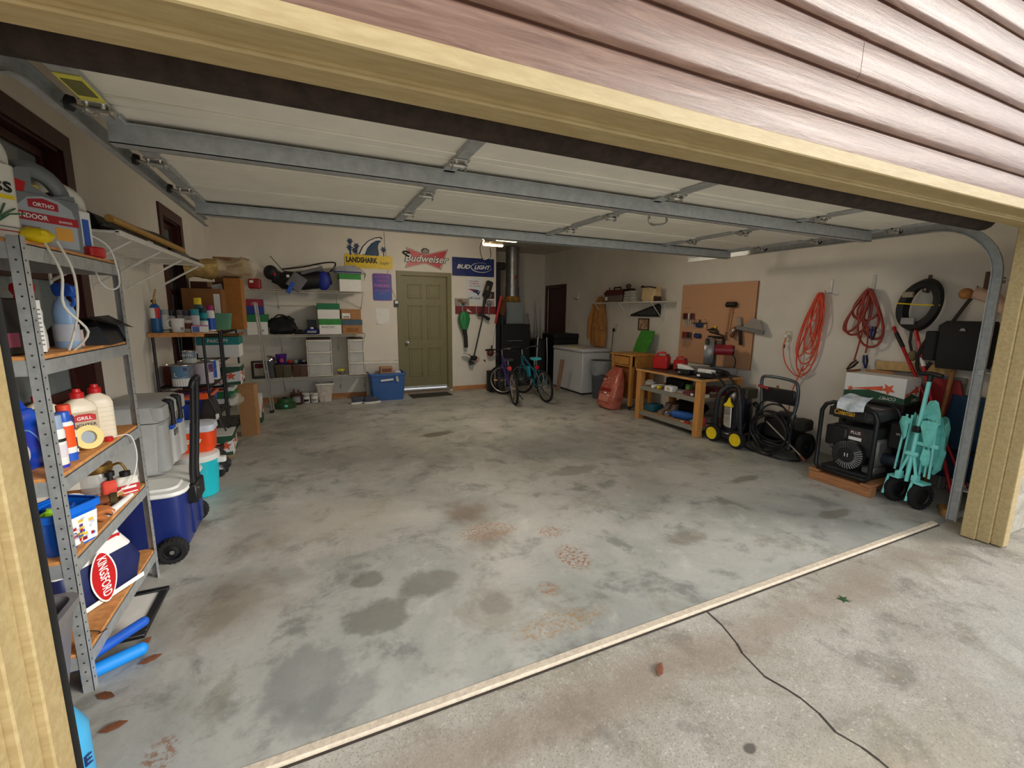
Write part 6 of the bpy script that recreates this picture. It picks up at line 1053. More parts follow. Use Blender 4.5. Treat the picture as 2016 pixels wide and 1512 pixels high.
items = [('caulk tube','white caulk tube lying on the middle bench shelf','tube',(4.3,4.58),lambda g:g.cyl((-.1,0,.025),(.1,0,.025),.024,PAPER).cyl((.1,0,.025),(.15,0,.025),.006,WHITE)),
 ('tape_measure','small yellow tape measure on the middle bench shelf','tape measure',(4.25,4.5),lambda g:g.box(-.035,.035,-.02,.02,0,.045,YELLOW,.01)),
 ('white_packet','white box with a black N print on the middle bench shelf','box',(4.26,4.3),lambda g:g.box(-.05,.05,-.07,.07,0,.075,WHITE,.006).text('N',(-.0506,0,.035),(0,-1,0),W,.035,BK,bold=.02)),
 ('sandpaper_stack','stack of thin grey sheets on the middle bench shelf','sheets',(4.34,4.22),lambda g:g.box(-.06,.06,-.1,.1,0,.03,GREYL,.003)),
 ('green_carton','small green and red carton standing on the middle bench shelf','carton',(4.34,4.08),lambda g:g.box(-.025,.025,-.03,.03,.06,.125,plain((90,140,70)),.002).box(-.025,.025,-.03,.03,0,.06,plain((150,50,50)),.002)),
 ('maroon_box','maroon and grey box low on the middle bench shelf','box',(4.3,3.98),lambda g:g.box(-.05,.05,-.06,.06,0,.06,plain((110,50,56)),.004)),
 ('battery_pack','black and white battery pack on the middle bench shelf','battery',(4.27,3.93),lambda g:g.box(-.03,.03,-.035,.035,0,.05,BLACK,.006).box(-.031,-.03,-.025,.02,.01,.04,WHITE)),
 ('spray_tin','upright grey tin at the near end of the middle bench shelf','tin',(4.3,3.885),lambda g:g.box(-.025,.025,-.03,.03,0,.12,plain((160,160,156)),.006)),
 ('parts_bag','clear bag of small parts at the far end of the middle bench shelf','bag',(4.3,4.74),lambda g:g.ell((0,0,.04),(.07,.09,.05),plain((170,164,160)),nz=.4,seed=1,zmin=0)),
 ('black_case','black plastic case at the back of the middle bench shelf','case',(4.6,4.5),lambda g:g.box(-.1,.1,-.16,.16,0,.13,BLACK,.015)),
 ('white_carton','small white carton at the bench end side of the middle shelf','carton',(4.36,3.81),lambda g:g.box(-.04,.03,-.02,.02,0,.04,WHITE,.003)),
 ('hardware_tray','brown tray of hardware at the bench end side of the middle shelf','tray',(4.52,3.86),lambda g:g.box(-.08,.08,-.05,.05,0,.03,plain((120,84,60)),.004).ell((0,0,.035),(.06,.035,.02),plain((170,150,120)),nz=.5,seed=3)),
 ('red_tool_box','red tool box towards the wall on the middle shelf','box',(4.66,3.95),lambda g:g.box(-.1,.1,-.1,.1,0,.09,DRED,.008))]
for nm, lab, c, (x, y), f in items: g = MB(); f(g); solo(nm.replace(' ','_'), lab, c, g, (x,y,mz))
items = [('work_boots','pair of worn grey work boots on the lowest bench shelf','boots',(4.4,4.46),lambda g:[g.loft([g.rrect(-.12+0,.12,dy-.045,dy+.045,.04,0),g.rrect(-.12,.12,dy-.045,dy+.045,.04,.04),g.rrect(.0,.11,dy-.04,dy+.04,.035,.08),g.rrect(.02,.11,dy-.04,dy+.04,.035,.15)],plain((126,106,92))) for dy in (-.06,.06)]),
 ('teal_case','dark teal tool case at the far end of the lowest bench shelf','case',(4.38,4.72),lambda g:g.box(-.1,.1,-.09,.09,0,.1,plain((20,84,100)),.01)),
 ('blue_bottle','long blue bottle lying on the lowest bench shelf','bottle',(4.36,4.2),lambda g:g.lathe([(.0,-.2),(.012,-.19),(.014,-.13),(.05,-.1),(.055,.14),(.03,.18),(0,.18)],plain((30,90,170)),(0,0,.056),18,(.3,-1,0)).lathe([(0,-.22),(.011,-.2),(.013,-.13)],WHITE,(0,0,.056),12,(.3,-1,0))),
 ('black_sack','dark sack at the back of the lowest bench shelf','sack',(4.62,4.3),lambda g:g.ell((0,0,.1),(.16,.24,.13),BLACK,nz=.4,seed=6,zmin=0)),
 ('loose_papers','loose pale papers near the end of the lowest bench shelf','papers',(4.42,3.93),lambda g:g.loft([g.rrect(-.1,.12,-.06,.06,.01,0),g.rrect(-.12,.1,-.05,.07,.01,.03),g.rrect(-.06,.1,-.05,.05,.01,.055)],plain((170,164,150)))),
 ('red_scraper','red and white scraper on the lowest bench shelf edge','scraper',(4.27,4.02),lambda g:g.box(-.015,.015,-.06,.02,0,.018,RED,.004).box(-.012,.012,.02,.08,.004,.01,WHITE)),
 ('red_flashlight','red upright torch at the near end of the lowest bench shelf','torch',(4.36,3.815),lambda g:g.cyl((0,0,0),(0,0,.1),.022,plain((210,60,60)),n=12)),
 ('rag_pile','grey rags behind the near post on the lowest bench shelf','rags',(4.55,3.9),lambda g:g.ell((0,0,.04),(.1,.09,.06),plain((96,98,90)),nz=.5,seed=7,zmin=0))]
for nm, lab, c, (x, y), f in items: g = MB(); f(g); solo(nm, lab, c, g, (x,y,lz))
# pegboard with its tools
def peg_mat():
    m = bpy.data.materials.new('pegboard'); m.use_nodes = True; nt = m.node_tree; b = nt.nodes['Principled BSDF']; L = nt.links.new
    tc = nd(nt,'ShaderNodeTexCoord'); vs_ = nd(nt,'ShaderNodeVectorMath',operation='SCALE'); vs_.inputs['Scale'].default_value = 1/.0254; L(tc.outputs['Object'],vs_.inputs[0]); fr = nd(nt,'ShaderNodeVectorMath',operation='FRACTION'); L(vs_.outputs[0],fr.inputs[0]); sb = nd(nt,'ShaderNodeVectorMath',operation='SUBTRACT'); L(fr.outputs[0],sb.inputs[0]); sb.inputs[1].default_value = (.5,.5,.5)
    ml = nd(nt,'ShaderNodeVectorMath',operation='MULTIPLY'); L(sb.outputs[0],ml.inputs[0]); ml.inputs[1].default_value = (0,1,1); ln = nd(nt,'ShaderNodeVectorMath',operation='LENGTH'); L(ml.outputs[0],ln.inputs[0])
    mr = nd(nt,'ShaderNodeMapRange'); L(ln.outputs['Value'],mr.inputs[0]); mr.inputs[1].default_value = .1; mr.inputs[2].default_value = .14
    mx = nd(nt,'ShaderNodeMix',data_type='RGBA'); L(mr.outputs[0],mx.inputs[0]); mx.inputs[6].default_value = lin((70,44,30)); mx.inputs[7].default_value = lin((204,156,118)); L(mx.outputs[2],b.inputs['Base Color']); b.inputs['Roughness'].default_value = .7; return m
t = thing('pegboard', 'large tan pegboard fixed to the right wall above the bench', 'pegboard', (5.05,4.37,.79)); part(t, 'board', MB().box(-.026,-.02,-.6,.61,0,1.11,peg_mat(),.001)); part(t, 'batten', MB().box(-.02,-.001,-.6,-.57,0,1.11,CARD2).box(-.02,-.001,.58,.61,0,1.11,CARD2).box(-.02,-.001,-.57,.58,1.08,1.11,CARD2).box(-.02,-.001,-.57,.58,0,.03,CARD2))
for y, z in ((.5,.78),(.47,.78),(.44,.78),(.26,.62),(.14,.62),(.1,.6),(-.3,.72),(-.36,.38),(-.4,.38),(-.25,.38)): part(t, 'peg', MB().tube([(-.026,y,z),(-.06,y,z-.004),(-.064,y,z+.016)],.003,STEEL,n=5))
def wt(nm, lab, c, y, z, f): g = MB(); f(g); return solo(nm, lab, c, g, (5.022,y,z))
def drv(label, y, z, h, m, k): # screwdriver hanging in the rack
    t = thing('screwdriver', label, 'screwdriver', (5.0,y,z)); part(t, 'grip', MB().cyl((0,0,0),(0,0,.085),.012,m,n=8)); part(t, 'shank', MB().cyl((0,0,-h),(0,0,0),.004,STEEL,n=6)); return t
tt = thing('screwdriver_rack', 'narrow steel rack holding the upper row of screwdrivers on the pegboard', 'rack', (5.02,4.83,1.41)); part(tt, 'bar', MB().box(-.035,0,-.15,.1,-.004,.0,STEEL))
for k, (y, m, lab) in enumerate(((4.9,DRED,'dark red grip'),(4.87,BLACK,'black grip'),(4.835,DRED,'maroon grip'),(4.8,WHITE,'white grip'),(4.76,plain((90,40,30)),'brown grip'),(4.72,DRED,'short red grip'))): drv('screwdriver with a %s, %s from the far end of the upper row' % (lab, ['first','second','third','fourth','fifth','sixth'][k]), y, 1.412, .09+.02*(k % 3), m, k)
tt = thing('screwdriver_rack', 'narrow steel rack holding the lower row of screwdrivers on the pegboard', 'rack', (5.02,4.83,1.14)); part(tt, 'bar', MB().box(-.035,0,-.12,.1,-.004,.0,STEEL))
for k, (y, m, lab) in enumerate(((4.89,plain((130,40,30)),'brick red grip'),(4.86,plain((120,44,34)),'rusty red grip'),(4.83,plain((140,50,36)),'reddish orange grip'),(4.79,BLACK,'black grip'),(4.75,plain((80,40,36)),'dark brown grip'))): drv('screwdriver with a %s, %s from the far end of the lower row' % (lab, ['first','second','third','fourth','fifth'][k]), y, 1.142, .12+.03*(k % 2), m, k)
DBT = plain((26,50,100))
wt('clamp_tool','blue handled bar clamp hanging high on the pegboard','clamp',4.6,1.36,lambda g:g.box(-.03,-.005,-.12,.12,-.01,.01,DGREY,.003).box(-.04,-.004,-.05,.06,-.06,.0,DBT,.012).tube([(-.02,.0,0),(-.02,.0,.05)],.01,BLACK,n=6))
wt('clamp_tool','shorter blue clamp below the bar clamp on the pegboard','clamp',4.62,1.19,lambda g:g.box(-.04,-.004,-.06,.06,-.04,.025,DBT,.012).tube([(-.02,.05,.02),(-.02,.07,.04)],.008,STEEL,n=6))
wt('wood_plug','small pale wooden plug hanging on the pegboard','plug',4.49,1.29,lambda g:g.lathe([(.012,0),(.018,.02),(.012,.06)],plain((214,180,130)),(-.02,0,0),12))
wt('pliers','black pliers with a yellow tip hanging mid pegboard','pliers',4.35,1.27,lambda g:g.tube([(-.02,.1,.0),(-.02,.0,.02),(-.02,-.08,-.03)],[.01,.02,.008],BLACK,n=6,sm=2).ell((-.02,-.02,.045),(.012,.02,.02),YELLOW))
wt('hacksaw','black framed saw hanging on the pegboard above the miter saw','saw',4.3,1.12,lambda g:[g.box(-.03,-.006,-.13,.13,z-.016,z+.016,BLACK,.006) for z in (.06,-.09)]+[g.box(-.03,-.006,y-.016,y+.016,-.1,.07,BLACK,.006) for y in (-.12,.12)]+[g.box(-.018,-.012,-.1,.1,-.03,.02,plain((120,100,90)),.002)])
wt('long_file','dark file slanting above the black framed saw','file',4.28,1.22,lambda g:g.tube([(-.02,.13,.03),(-.02,-.14,-.02)],[.014,.006],BLACK,n=6))
t = thing('rubber_mallet', 'black rubber mallet with a wooden handle hanging on the pegboard', 'mallet', (4.985,4.09,1.28)); part(t, 'handle', MB().tube([(0,.03,0),(0,0,.32)],.011,mat('mallet_wood',(176,120,60),.5),n=8)); part(t, 'head', MB().cyl((0,-.065,.335),(0,.065,.335),.036,BLACK,n=16))
t = thing('hand_plane', 'chrome and brown trimming plane hanging on the pegboard', 'hand plane', (4.99,4.02,1.22)); part(t, 'body', MB().at((0,0,.04),(25,0,0)).box(-.03,.02,-.025,.025,-.07,.07,plain((120,80,50)),.008)); part(t, 'iron', MB().at((0,0,.05),(25,0,0)).box(-.04,-.03,-.015,.015,-.03,.05,CHROME,.003)); part(t, 'knob', MB().ell((-.03,-.01,.06),(.014,.014,.014),CHROME))
t = thing('level', 'black speed level bar hanging upright at the near side of the pegboard', 'level', (4.99,3.93,1.1)); part(t, 'bar', MB().at((0,0,.18),(-9,0,0)).box(-.012,.012,-.02,.02,-.18,.06,BLACK,.003)); part(t, 'grey_end', MB().at((0,0,.18),(-9,0,0)).box(-.01,.01,-.018,.018,.06,.18,GREYL,.003))
t = thing('hand_saw', 'grey hand saw with a triangular guard sticking out past the pegboard edge', 'saw', (4.97,3.88,1.32)); part(t, 'rail', MB().at((0,0,0),(8,0,0)).box(-.02,.01,-.3,.08,-.03,.02,plain((120,118,116)),.004)); part(t, 'guard', MB().at((0,0,0),(8,0,0)).prism([(.0,.02),(-.3,-.0),(-.22,.12),(-.12,.15)],'x',-.006,.004,plain((150,140,132))))
wt('scraper_tool','small brass and brown scraper hanging mid pegboard','scraper',4.14,1.2,lambda g:g.tube([(-.02,0,.06),(-.02,.015,.0),(-.02,-.01,-.05)],[.008,.012,.006],plain((120,76,44)),n=6,sm=2).ell((-.02,.0,.06),(.01,.01,.01),mat('brass',(150,118,62),.35,.8,.03)))
# wall shelf with tool box, coat, saw, picture, switches
t = thing('bracket_shelf', 'white bracketed shelf on the right wall holding the tool box', 'wall shelf', (5.05,6.05,1.655)); part(t, 'board', MB().box(-.3,-.001,-.95,.95,0,.016,WPAINT,.003))
for y in (-.7,.1,.8): part(t, 'bracket', MB().tube([(-.27,y,-.004),(-.012,y,-.28)],.006,WPAINT,n=6).box(-.012,-.002,y-.011,y+.011,-.3,0,WPAINT).box(-.28,-.002,y-.011,y+.011,-.008,0,WPAINT))
sz = 1.673
t = thing('tool_box', 'dark red and grey tool box with a black handle on the right wall shelf', 'tool box', (4.88,6.33,sz), 90); part(t, 'base', MB().box(-.24,.24,-.1,.1,0,.12,plain((110,96,88)),.008)); part(t, 'lid', MB().loft([MB().rrect(-.245,.245,-.105,.105,.01,.12),MB().rrect(-.245,.245,-.105,.105,.01,.16),MB().rrect(-.22,.22,-.07,.07,.01,.21)],mat('oxblood_plastic',(84,24,30),.45))); part(t, 'handle', MB().tube([(-.09,0,.205),(-.09,0,.25),(.09,0,.25),(.09,0,.205)],.012,BLACK,n=8)); part(t, 'latch', MB().box(-.03,.03,-.112,-.1,.08,.14,BLACK,.004)); part(t, 'sticker', MB().quad((.14,.1008,.03),(.07,0,0),(0,0,.06),PAPER).quad((.14,-.1008,.03),(.07,0,0),(0,0,.06),PAPER))
for k in range(4): solo('storage_case', ['flat clear storage case at the bottom of the stack beside the tool box','second clear storage case up in the stack beside the tool box','third clear storage case up in the stack beside the tool box','topmost clear storage case in the stack beside the tool box'][k], 'case', MB().box(-.1+.006*k,.1-.004*k,-.17+.02*k,.15,0,.042,mat('milky_case_plastic',(186,186,176),.4,var=.05),.006).box(-.104+.006*k,-.1+.006*k,-.02,.02,.012,.03,GREYL), (4.89,5.9,sz+.0445*k), 0, 'clear storage cases stacked on the right wall shelf')
t = thing('black_jig', 'black clamp and knob lying on top of the case stack', 'jig', (4.88,6.02,sz+.18)); part(t, 'arm', MB().tube([(-.02,.16,.02),(0,0,.03),(.02,-.12,.02)],.016,BLACK,n=8)); part(t, 'knob', MB().ell((0,.02,.08),(.04,.05,.04),plain((80,64,48)),nz=.3))
t = thing('canvas_pouch', 'cream canvas tool pouch with dark trim on the right wall shelf', 'pouch', (4.89,5.48,sz)); part(t, 'pouch', MB().loft([MB().rrect(-.08,.08,-.14,.14,.04,0),MB().rrect(-.09,.09,-.16,.16,.04,.06),MB().rrect(-.07,.07,-.15,.17,.04,.16),MB().rrect(-.05,.05,-.16,.18,.03,.22)],mat('cream_canvas',(214,188,140),.8,var=.1,bump=.2))); part(t, 'trim', MB().tube([(-.08,-.17,.2),(-.06,0,.225),(-.06,.18,.225),(.0,.2,.25)],.012,plain((70,40,34)),n=6,sm=3).box(-.09,.06,-.16,-.14,0,.08,plain((70,40,34)),.006))
t = thing('canvas_coat', 'tan canvas coat hanging from a hook on the right wall above the freezer', 'coat', (5.0,6.95,.86)); CT2 = mat('tan_duck_canvas',(182,128,70),.85,var=.12,scale=8,bump=.15); rr = []
for z, a, b_ in ((0,.06,.22),(.1,.07,.24),(.4,.075,.22),(.65,.07,.17),(.82,.055,.1),(.93,.03,.04)): rr.append([(max(-.12,min(.045,-.03+a*math.cos(q)*(1+.25*math.sin(q*5)))),b_*math.sin(q)+.02*(1-z),z) for q in [2*math.pi*i/30 for i in range(30)]])
part(t, 'coat_body', MB().loft(rr,CT2)); part(t, 'sleeve', MB().tube([(-.07,.1,.8),(-.09,.2,.5),(-.08,.24,.2),(-.07,.24,.12)],[.04,.055,.05,.045],CT2,n=10,sm=3)); part(t, 'sleeve', MB().tube([(-.07,-.06,.8),(-.1,-.14,.5),(-.09,-.19,.32)],[.04,.055,.045],CT2,n=10,sm=3)); part(t, 'dark_lining', MB().loft([[(-.108,.02,.02),(-.1,.05,.02)],[(-.112,.03,.5),(-.105,.06,.5)],[(-.08,.02,.86),(-.07,.04,.86)]],plain((70,34,26)),caps=False,closed=False))
def hookplate(label, y, z, m=GALV, d=.1, group=None): 
    t = thing('wall_hook', label, 'hook', (5.05,y,z), 0, group); part(t, 'plate', MB().box(-.006,-.001,-.014,.014,-.16,.0,m,.002)); part(t, 'arm', MB().tube([(-.004,0,-.14),(-d*.8,0,-.15),(-d,0,-.12)],.006,m,n=6,sm=3)); return t
BRN = mat('rusty_bracket',(104,80,66),.6,.3)
hookplate('hook plate over the tan coat', 6.78, 1.95, BRN, .08); hookplate('galvanised hook carrying the orange extension cord', 2.93, 1.87); hookplate('galvanised hook carrying the red brown jumper cables', 2.54, 1.89); hookplate('hook carrying the black coiled strap harness', 2.11, 1.86, BRN); hookplate('rusty hook carrying the black bag near the door track', 1.74, 1.86, BRN, .14)
solo('j_hook', 'bare steel J hook on the right wall beside the dark red door', 'hook', MB().tube([(-.003,0,.16),(-.01,0,.02),(-.03,.05,.0),(-.04,.1,.02),(-.04,.13,.05)],.008,STEEL,n=6,sm=4), (5.05,7.82,1.75))
t = thing('black_hand_saw', 'black sleeve cover of a hand saw hanging under the bracket shelf', 'saw cover', (5.04,5.76,1.435)); part(t, 'sleeve', MB().prism([(.36,0),(.36,.03),(-.3,.21),(-.34,.17),(-.34,0)],'x',-.02,0,mat('sleeve_black',(30,30,32),.6))); part(t, 'print', MB().poly((-.0206,0,0),(0,1,0),W,[(.15,.03),(.15,.06),(-.24,.15),(-.26,.03)],plain((60,62,60))))
t = thing('small_picture', 'small brown framed picture on the right wall', 'picture', (5.05,5.8,1.305)); g = MB()
for a in ((-.13,.13,-.1,-.08),(-.13,.13,.08,.1),(-.13,-.11,-.1,.1),(.11,.13,-.1,.1)): g.box(-.02,-.001,*a,plain((84,50,34)),.003)
part(t, 'frame', g); part(t, 'print', MB().box(-.012,-.004,-.112,.112,-.082,.082,mat('sepia_print',(150,110,84),.5,col2=(206,180,150),scale=20)))
def plate(nm, label, y, z, cord=None):
    t = thing(nm, label, 'wall plate', (5.05,y,z)); part(t, 'plate', MB().box(-.008,-.001,-.04,.04,-.06,.06,mat('almond_plastic',(206,196,166),.5),.003)); part(t, 'sockets' if nm == 'power_outlet' else 'toggle', MB().box(-.012,-.008,-.016,.016,-.045,-.01,WHITE,.003).box(-.012,-.008,-.016,.016,.01,.045,WHITE,.003) if nm == 'power_outlet' else MB().box(-.02,-.008,-.006,.006,-.015,.015,WHITE,.002)); return t
plate('power_outlet', 'almond outlet with the orange cord plugged in on the right wall', 3.33, 1.245); plate('power_outlet', 'almond outlet with a black cord above the trash bin', 6.55, 1.22); plate('light_switch', 'almond light switch by the dark red door', 8.16, 1.25)
t = thing('freezer_cord', 'black freezer cord hanging from the outlet above the trash bin', 'cord', (5.03,6.55,1.19)); part(t, 'plug', MB().box(-.04,-.002,-.02,.02,-.04,.02,BLACK,.008)); part(t, 'cord', MB().tube([(-.03,0,-.03),(-.03,.02,-.3),(-.02,.06,-.7),(-.02,.08,-1.15)],.006,BLACK,n=6,sm=3))
# hanging orange cord
OCM = mat('orange_cord', (226,84,50), .5, var=.03)
t = thing('extension_cord', 'looped orange extension cord hanging on the right wall', 'extension cord', (5.0,3.0,1.73))
def loops(specs, r, m, x0=0.):
    g = MB()
    for i, (yc, wd, h, tw) in enumerate(specs):
        pts = []
        for k in range(13):
            a = 2*math.pi*k/12; zz = -h*(.5-.5*math.cos(a)); yy = yc*(zz/-h if h else 0)+wd*math.sin(a)*(.25+.75*(-zz/h))+(tw*math.sin(2*a))
            pts.append((x0-.01*((i*37) % 5)/5-.02*math.sin(a+i), yy-.07 if False else yy, zz))
        g.tube(pts[:-1], r, m, n=6, closed=True, sm=4)
    return g
part(t, 'coils', loops([(.08,.08,.62,.01),(.1,.13,.78,.0),(.03,.09,.52,.02),(.12,.1,.86,-.02),(.0,.11,.45,.01),(.15,.12,.7,.02),(.05,.06,.66,-.02),(.1,.15,.9,.01)], .0065, OCM)); part(t, 'tail', MB().tube([(.02,.33,-.48),(-.01,.34,-.6),(-.01,.3,-.78),(.0,.2,-.9),(.0,.1,-.92),(-.01,.02,-.84)],.0065,OCM,n=6,sm=4).tube([(-.02,.08,-.8),(.0,.14,-.95),(.01,.19,-1.12),(.0,.2,-1.4)],.0065,OCM,n=6,sm=4)); part(t, 'plug', MB().box(-.01,.03,.315,.345,-.5,-.46,WHITE,.006).cyl((.0,.34,-.58),(.0,.34,-.62),.011,BLACK,n=8)); part(t, 'tie', MB().box(-.05,.02,-.03,.05,-.3,-.285,OCM,.003))
JC = mat('jumper_cable_red', (150,54,40), .5, var=.05)
t = thing('jumper_cables', 'red brown jumper cables with clamps hanging in wide loops', 'jumper cables', (4.99,2.54,1.75)); part(t, 'coils', loops([(.1,.12,.45,.0),(-.06,.1,.4,.01),(.02,.16,.3,.0),(-.1,.12,.48,-.01),(.14,.1,.42,.0),(.05,.05,.26,.0),(-.08,.14,.56,.0)], .011, JC)); part(t, 'leads', MB().tube([(-.01,.0,-.35),(-.01,.03,-.6),(.0,.05,-.7)],.008,JC,n=6,sm=3).tube([(-.01,-.04,-.35),(-.01,-.05,-.55),(0,-.04,-.62)],.008,JC,n=6,sm=3))
for y, z, a, m, lb in ((.05,-.75,40,plain((96,50,36)),'rusty clamp'),(-.06,-.7,-8,plain((40,50,110)),'blue and black clamp'),(-.09,-.42,0,plain((30,40,120)),'blue clamp')): part(t, 'clamp', MB().at((-.02,y,z),(a,0,0)).tube([(0,.012,.06),(0,.016,.0),(0,.004,-.07)],[.01,.012,.006],m,n=6).tube([(0,-.012,.06),(0,-.016,.0),(0,-.004,-.07)],[.01,.012,.006],BLACK,n=6), lb)
t = thing('strap_harness', 'coil of black hose with a yellow tie and buckles hanging on the right wall', 'harness', (4.98,2.09,1.78)); n = 40
for k in range(3): part(t, 'coil', MB().tube([(-.02*k,.115*math.sin(2*math.pi*i/n)*(1+.05*k)+.05*(1-math.cos(2*math.pi*i/n))*.5,-.19+.2*math.cos(2*math.pi*i/n)*(1-.04*k),) for i in range(n)],.036,mat('black_corrugated_hose',(22,22,22),.6,bump=.3,scale=90),n=8,closed=True))
part(t, 'yellow_tie', MB().tube([(-.075,.17,-.17),(-.085,.0,-.185),(-.06,-.13,-.19)],.006,YELLOW,n=6)); part(t, 'buckle', MB().box(-.09,-.06,.02,.12,-.36,-.3,GREYL,.004)); part(t, 'buckle', MB().box(-.085,-.055,.06,.14,-.12,-.07,plain((150,140,120)),.004)); part(t, 'dangling_strap', MB().tube([(-.03,.05,-.36),(-.03,.05,-.52),(-.02,.03,-.6)],.012,BLACK,n=6,flat=.5).ell((-.02,.02,-.64),(.02,.035,.05),plain((110,90,60))))
# bag at the track
BB = mat('black_briefcase_nylon', (17,17,19), .7, bump=.15)
t = thing('shoulder_bag', 'black shoulder bag hanging by its strap near the right door track', 'bag', (4.93,1.76,1.06)); part(t, 'bag', MB().loft([MB().rrect(-.07,.06,-.16,.15,.03,0),MB().rrect(-.08,.07,-.18,.16,.03,.1),MB().rrect(-.07,.06,-.18,.17,.03,.36),MB().rrect(-.05,.04,-.17,.13,.03,.4)],BB)); part(t, 'side_pocket', MB().rbox(-.09,.03,.15,.24,.06,.31,BB,r=.03)); part(t, 'strap', MB().tube([(-.02,.1,.38),(-.02,.02,.56),(-.01,-.04,.66),(.0,-.1,.62),(-.02,-.12,.38)],.014,mat('strap_brown_black',(40,26,24),.7),n=6,flat=.4)); part(t, 'loose_strap', MB().tube([(-.03,.22,.28),(-.04,.27,.14),(-.03,.28,.0),(-.03,.24,-.06),(-.03,.19,.04)],.016,BB,n=6,flat=.5,sm=3)); part(t, 'logo_tag', MB().poly((-.0845,.0,.33),(0,-1,0),W,[(-.02,-.01),(.02,-.01),(.012,.008),(0,.014),(-.012,.008)],GREYL).quad((-.082,-.12,.2),(0,-.008,0),(0,0,.05),PAPER))
t = thing('wrapped_club', 'pale pink wrapped wooden club with a round brown end on the last wall hook', 'club', (4.9,1.75,1.69)); part(t, 'wrapped_shaft', MB().tube([(-.02,.0,.0),(.02,-.1,-.04),(.06,-.22,-.18)],[.045,.05,.045],mat('pale_pink_cloth',(222,186,166),.8,var=.08,bump=.2),n=12)); part(t, 'knob', MB().ell((-.05,.03,-.01),(.045,.045,.045),mat('knob_wood',(172,116,60),.5,var=.15)))
# washer, vacuum, generator
t = thing('shop_vacuum', 'black canister vacuum with yellow wheels at the end of the bench', 'vacuum', (4.42,3.44,0)); VB = mat('vacuum_black', (20,22,30), .3)
part(t, 'base', MB().box(-.14,.16,-.19,.19,.05,.16,VB,.03))
for y in (-.16,.16): g = MB(); g.lathe([(.055,-.03),(.09,-.035),(.1,-.02),(.1,.02),(.09,.035),(.055,.03)],RUBBER,(-.14,y,.1),24,(1,0,0),caps=False); w_ = part(t, 'wheel', g); part(w_, 'yellow_hub', MB().lathe([(0,-.03),(.03,-.03),(.072,-.036),(.074,-.02),(.074,.02),(0,.03)],YELLOW,(-.14,y,.1),22,(1,0,0)))
part(t, 'tank', MB().loft([MB().rrect(-.1,.16,-.13,.13,.1,.14),MB().rrect(-.11,.17,-.15,.15,.11,.2),MB().rrect(-.11,.17,-.15,.15,.11,.45),MB().rrect(-.09,.15,-.13,.13,.1,.56),MB().rrect(-.05,.12,-.09,.09,.08,.62)],VB)); part(t, 'chrome_panel', MB().loft([[(-.118,y,z) for y,z in ((-.05,.2),(.05,.2),(.06,.45),(-.04,.45))],[(-.125,y,z) for y,z in ((-.045,.21),(.045,.21),(.052,.44),(-.034,.44))]],CHROME)); part(t, 'yellow_filter', MB().loft([MB().rrect(-.14,-.1,-.06,.06,.015,.45),MB().rrect(-.14,-.1,-.06,.06,.015,.465),MB().rrect(-.13,-.1,-.025,.03,.015,.5),MB().rrect(-.12,-.1,-.008,.012,.008,.55)],YELLOW)); part(t, 'hose', MB().tube([(-.1,.14,.1),(-.15,.14,.3),(-.15,.12,.55),(-.1,.06,.66),(-.06,-.04,.68),(-.1,-.12,.62),(-.15,-.17,.5),(-.15,-.19,.3),(-.12,-.2,.08)],.026,mat('ribbed_black_hose',(26,28,38),.4,bump=.5,scale=60),n=10,sm=4)); part(t, 'handle', MB().tube([(.0,.1,.6),(-.02,.22,.72),(-.04,.34,.8)],.012,BLACK,n=6).tube([(.1,.04,.6),(.1,.16,.72),(.08,.2,.76)],.012,BLACK,n=6)); part(t, 'motor_top', MB().rbox(-.02,.18,-.14,-.02,.55,.66,mat('olive_black_plastic',(52,50,34),.5),r=.03)); part(t, 'outlet_nozzle', MB().tube([(.1,-.16,.5),(.08,-.24,.46),(.06,-.27,.4)],.03,BLACK,n=10))
GT = mat('graphite_tube', (84,92,98), .35, .5, .05)
t = thing('pressure_washer', 'grey framed pressure washer wrapped in a black hose', 'pressure washer', (4.5,2.98,0))
part(t, 'handle_frame', MB().tube([(-.06,.2,.12),(-.09,.2,.32),(-.02,.19,.46),(0,.22,.66),(0,.23,.78),(0,.18,.83),(0,-.1,.82),(0,-.17,.76),(0,-.18,.6),(-.02,-.17,.46),(-.1,-.2,.32),(-.08,-.2,.12)],.017,GT,n=10,sm=4)); part(t, 'control_panel', MB().at((0,0,.65),(0,-6,0)).box(-.02,.01,-.16,.2,-.09,.07,BLACK,.01)); part(t, 'red_trigger', MB().tube([(-.03,.24,.72),(-.03,.12,.7)],.016,plain((150,30,36)),n=8)); part(t, 'nozzle_clips', MB().cyl((-.02,.03,.72),(-.02,.03,.75),.012,mat('brass',(150,118,62),.35,.8,.03),n=8))
part(t, 'engine', MB().box(-.02,.26,-.16,.16,.16,.4,BLACK,.03).lathe([(.09,.4),(.1,.43),(.06,.46)],BLACK,(.12,0,0)).box(.02,.2,-.26,-.12,.3,.42,mat('dusty_black',(48,46,42),.8),.02)); part(t, 'base_plate', MB().box(-.1,.3,-.2,.2,.1,.15,BLACK,.01))
for y in (-.24,.24): g = MB(); wheel(g,(.12,y,.14),.14,.06,(0,1,0),RUBBER,BLACK,tread=False); part(t, 'wheel', g)
g = MB()
for k in range(7): a0 = k*.9; pts = [(-.1-.025*(k % 3)+.02*math.sin(i+a0),.2*math.cos(2*math.pi*i/10)*(1+.12*math.sin(a0*2+i))+.02*math.sin(a0),.32+(.16+.04*(k % 4))*math.sin(2*math.pi*i/10)-.04*(k % 3)) for i in range(10)]; g.tube(pts,.0095,mat('black_pressure_hose',(30,30,32),.4),n=6,closed=True,sm=4)
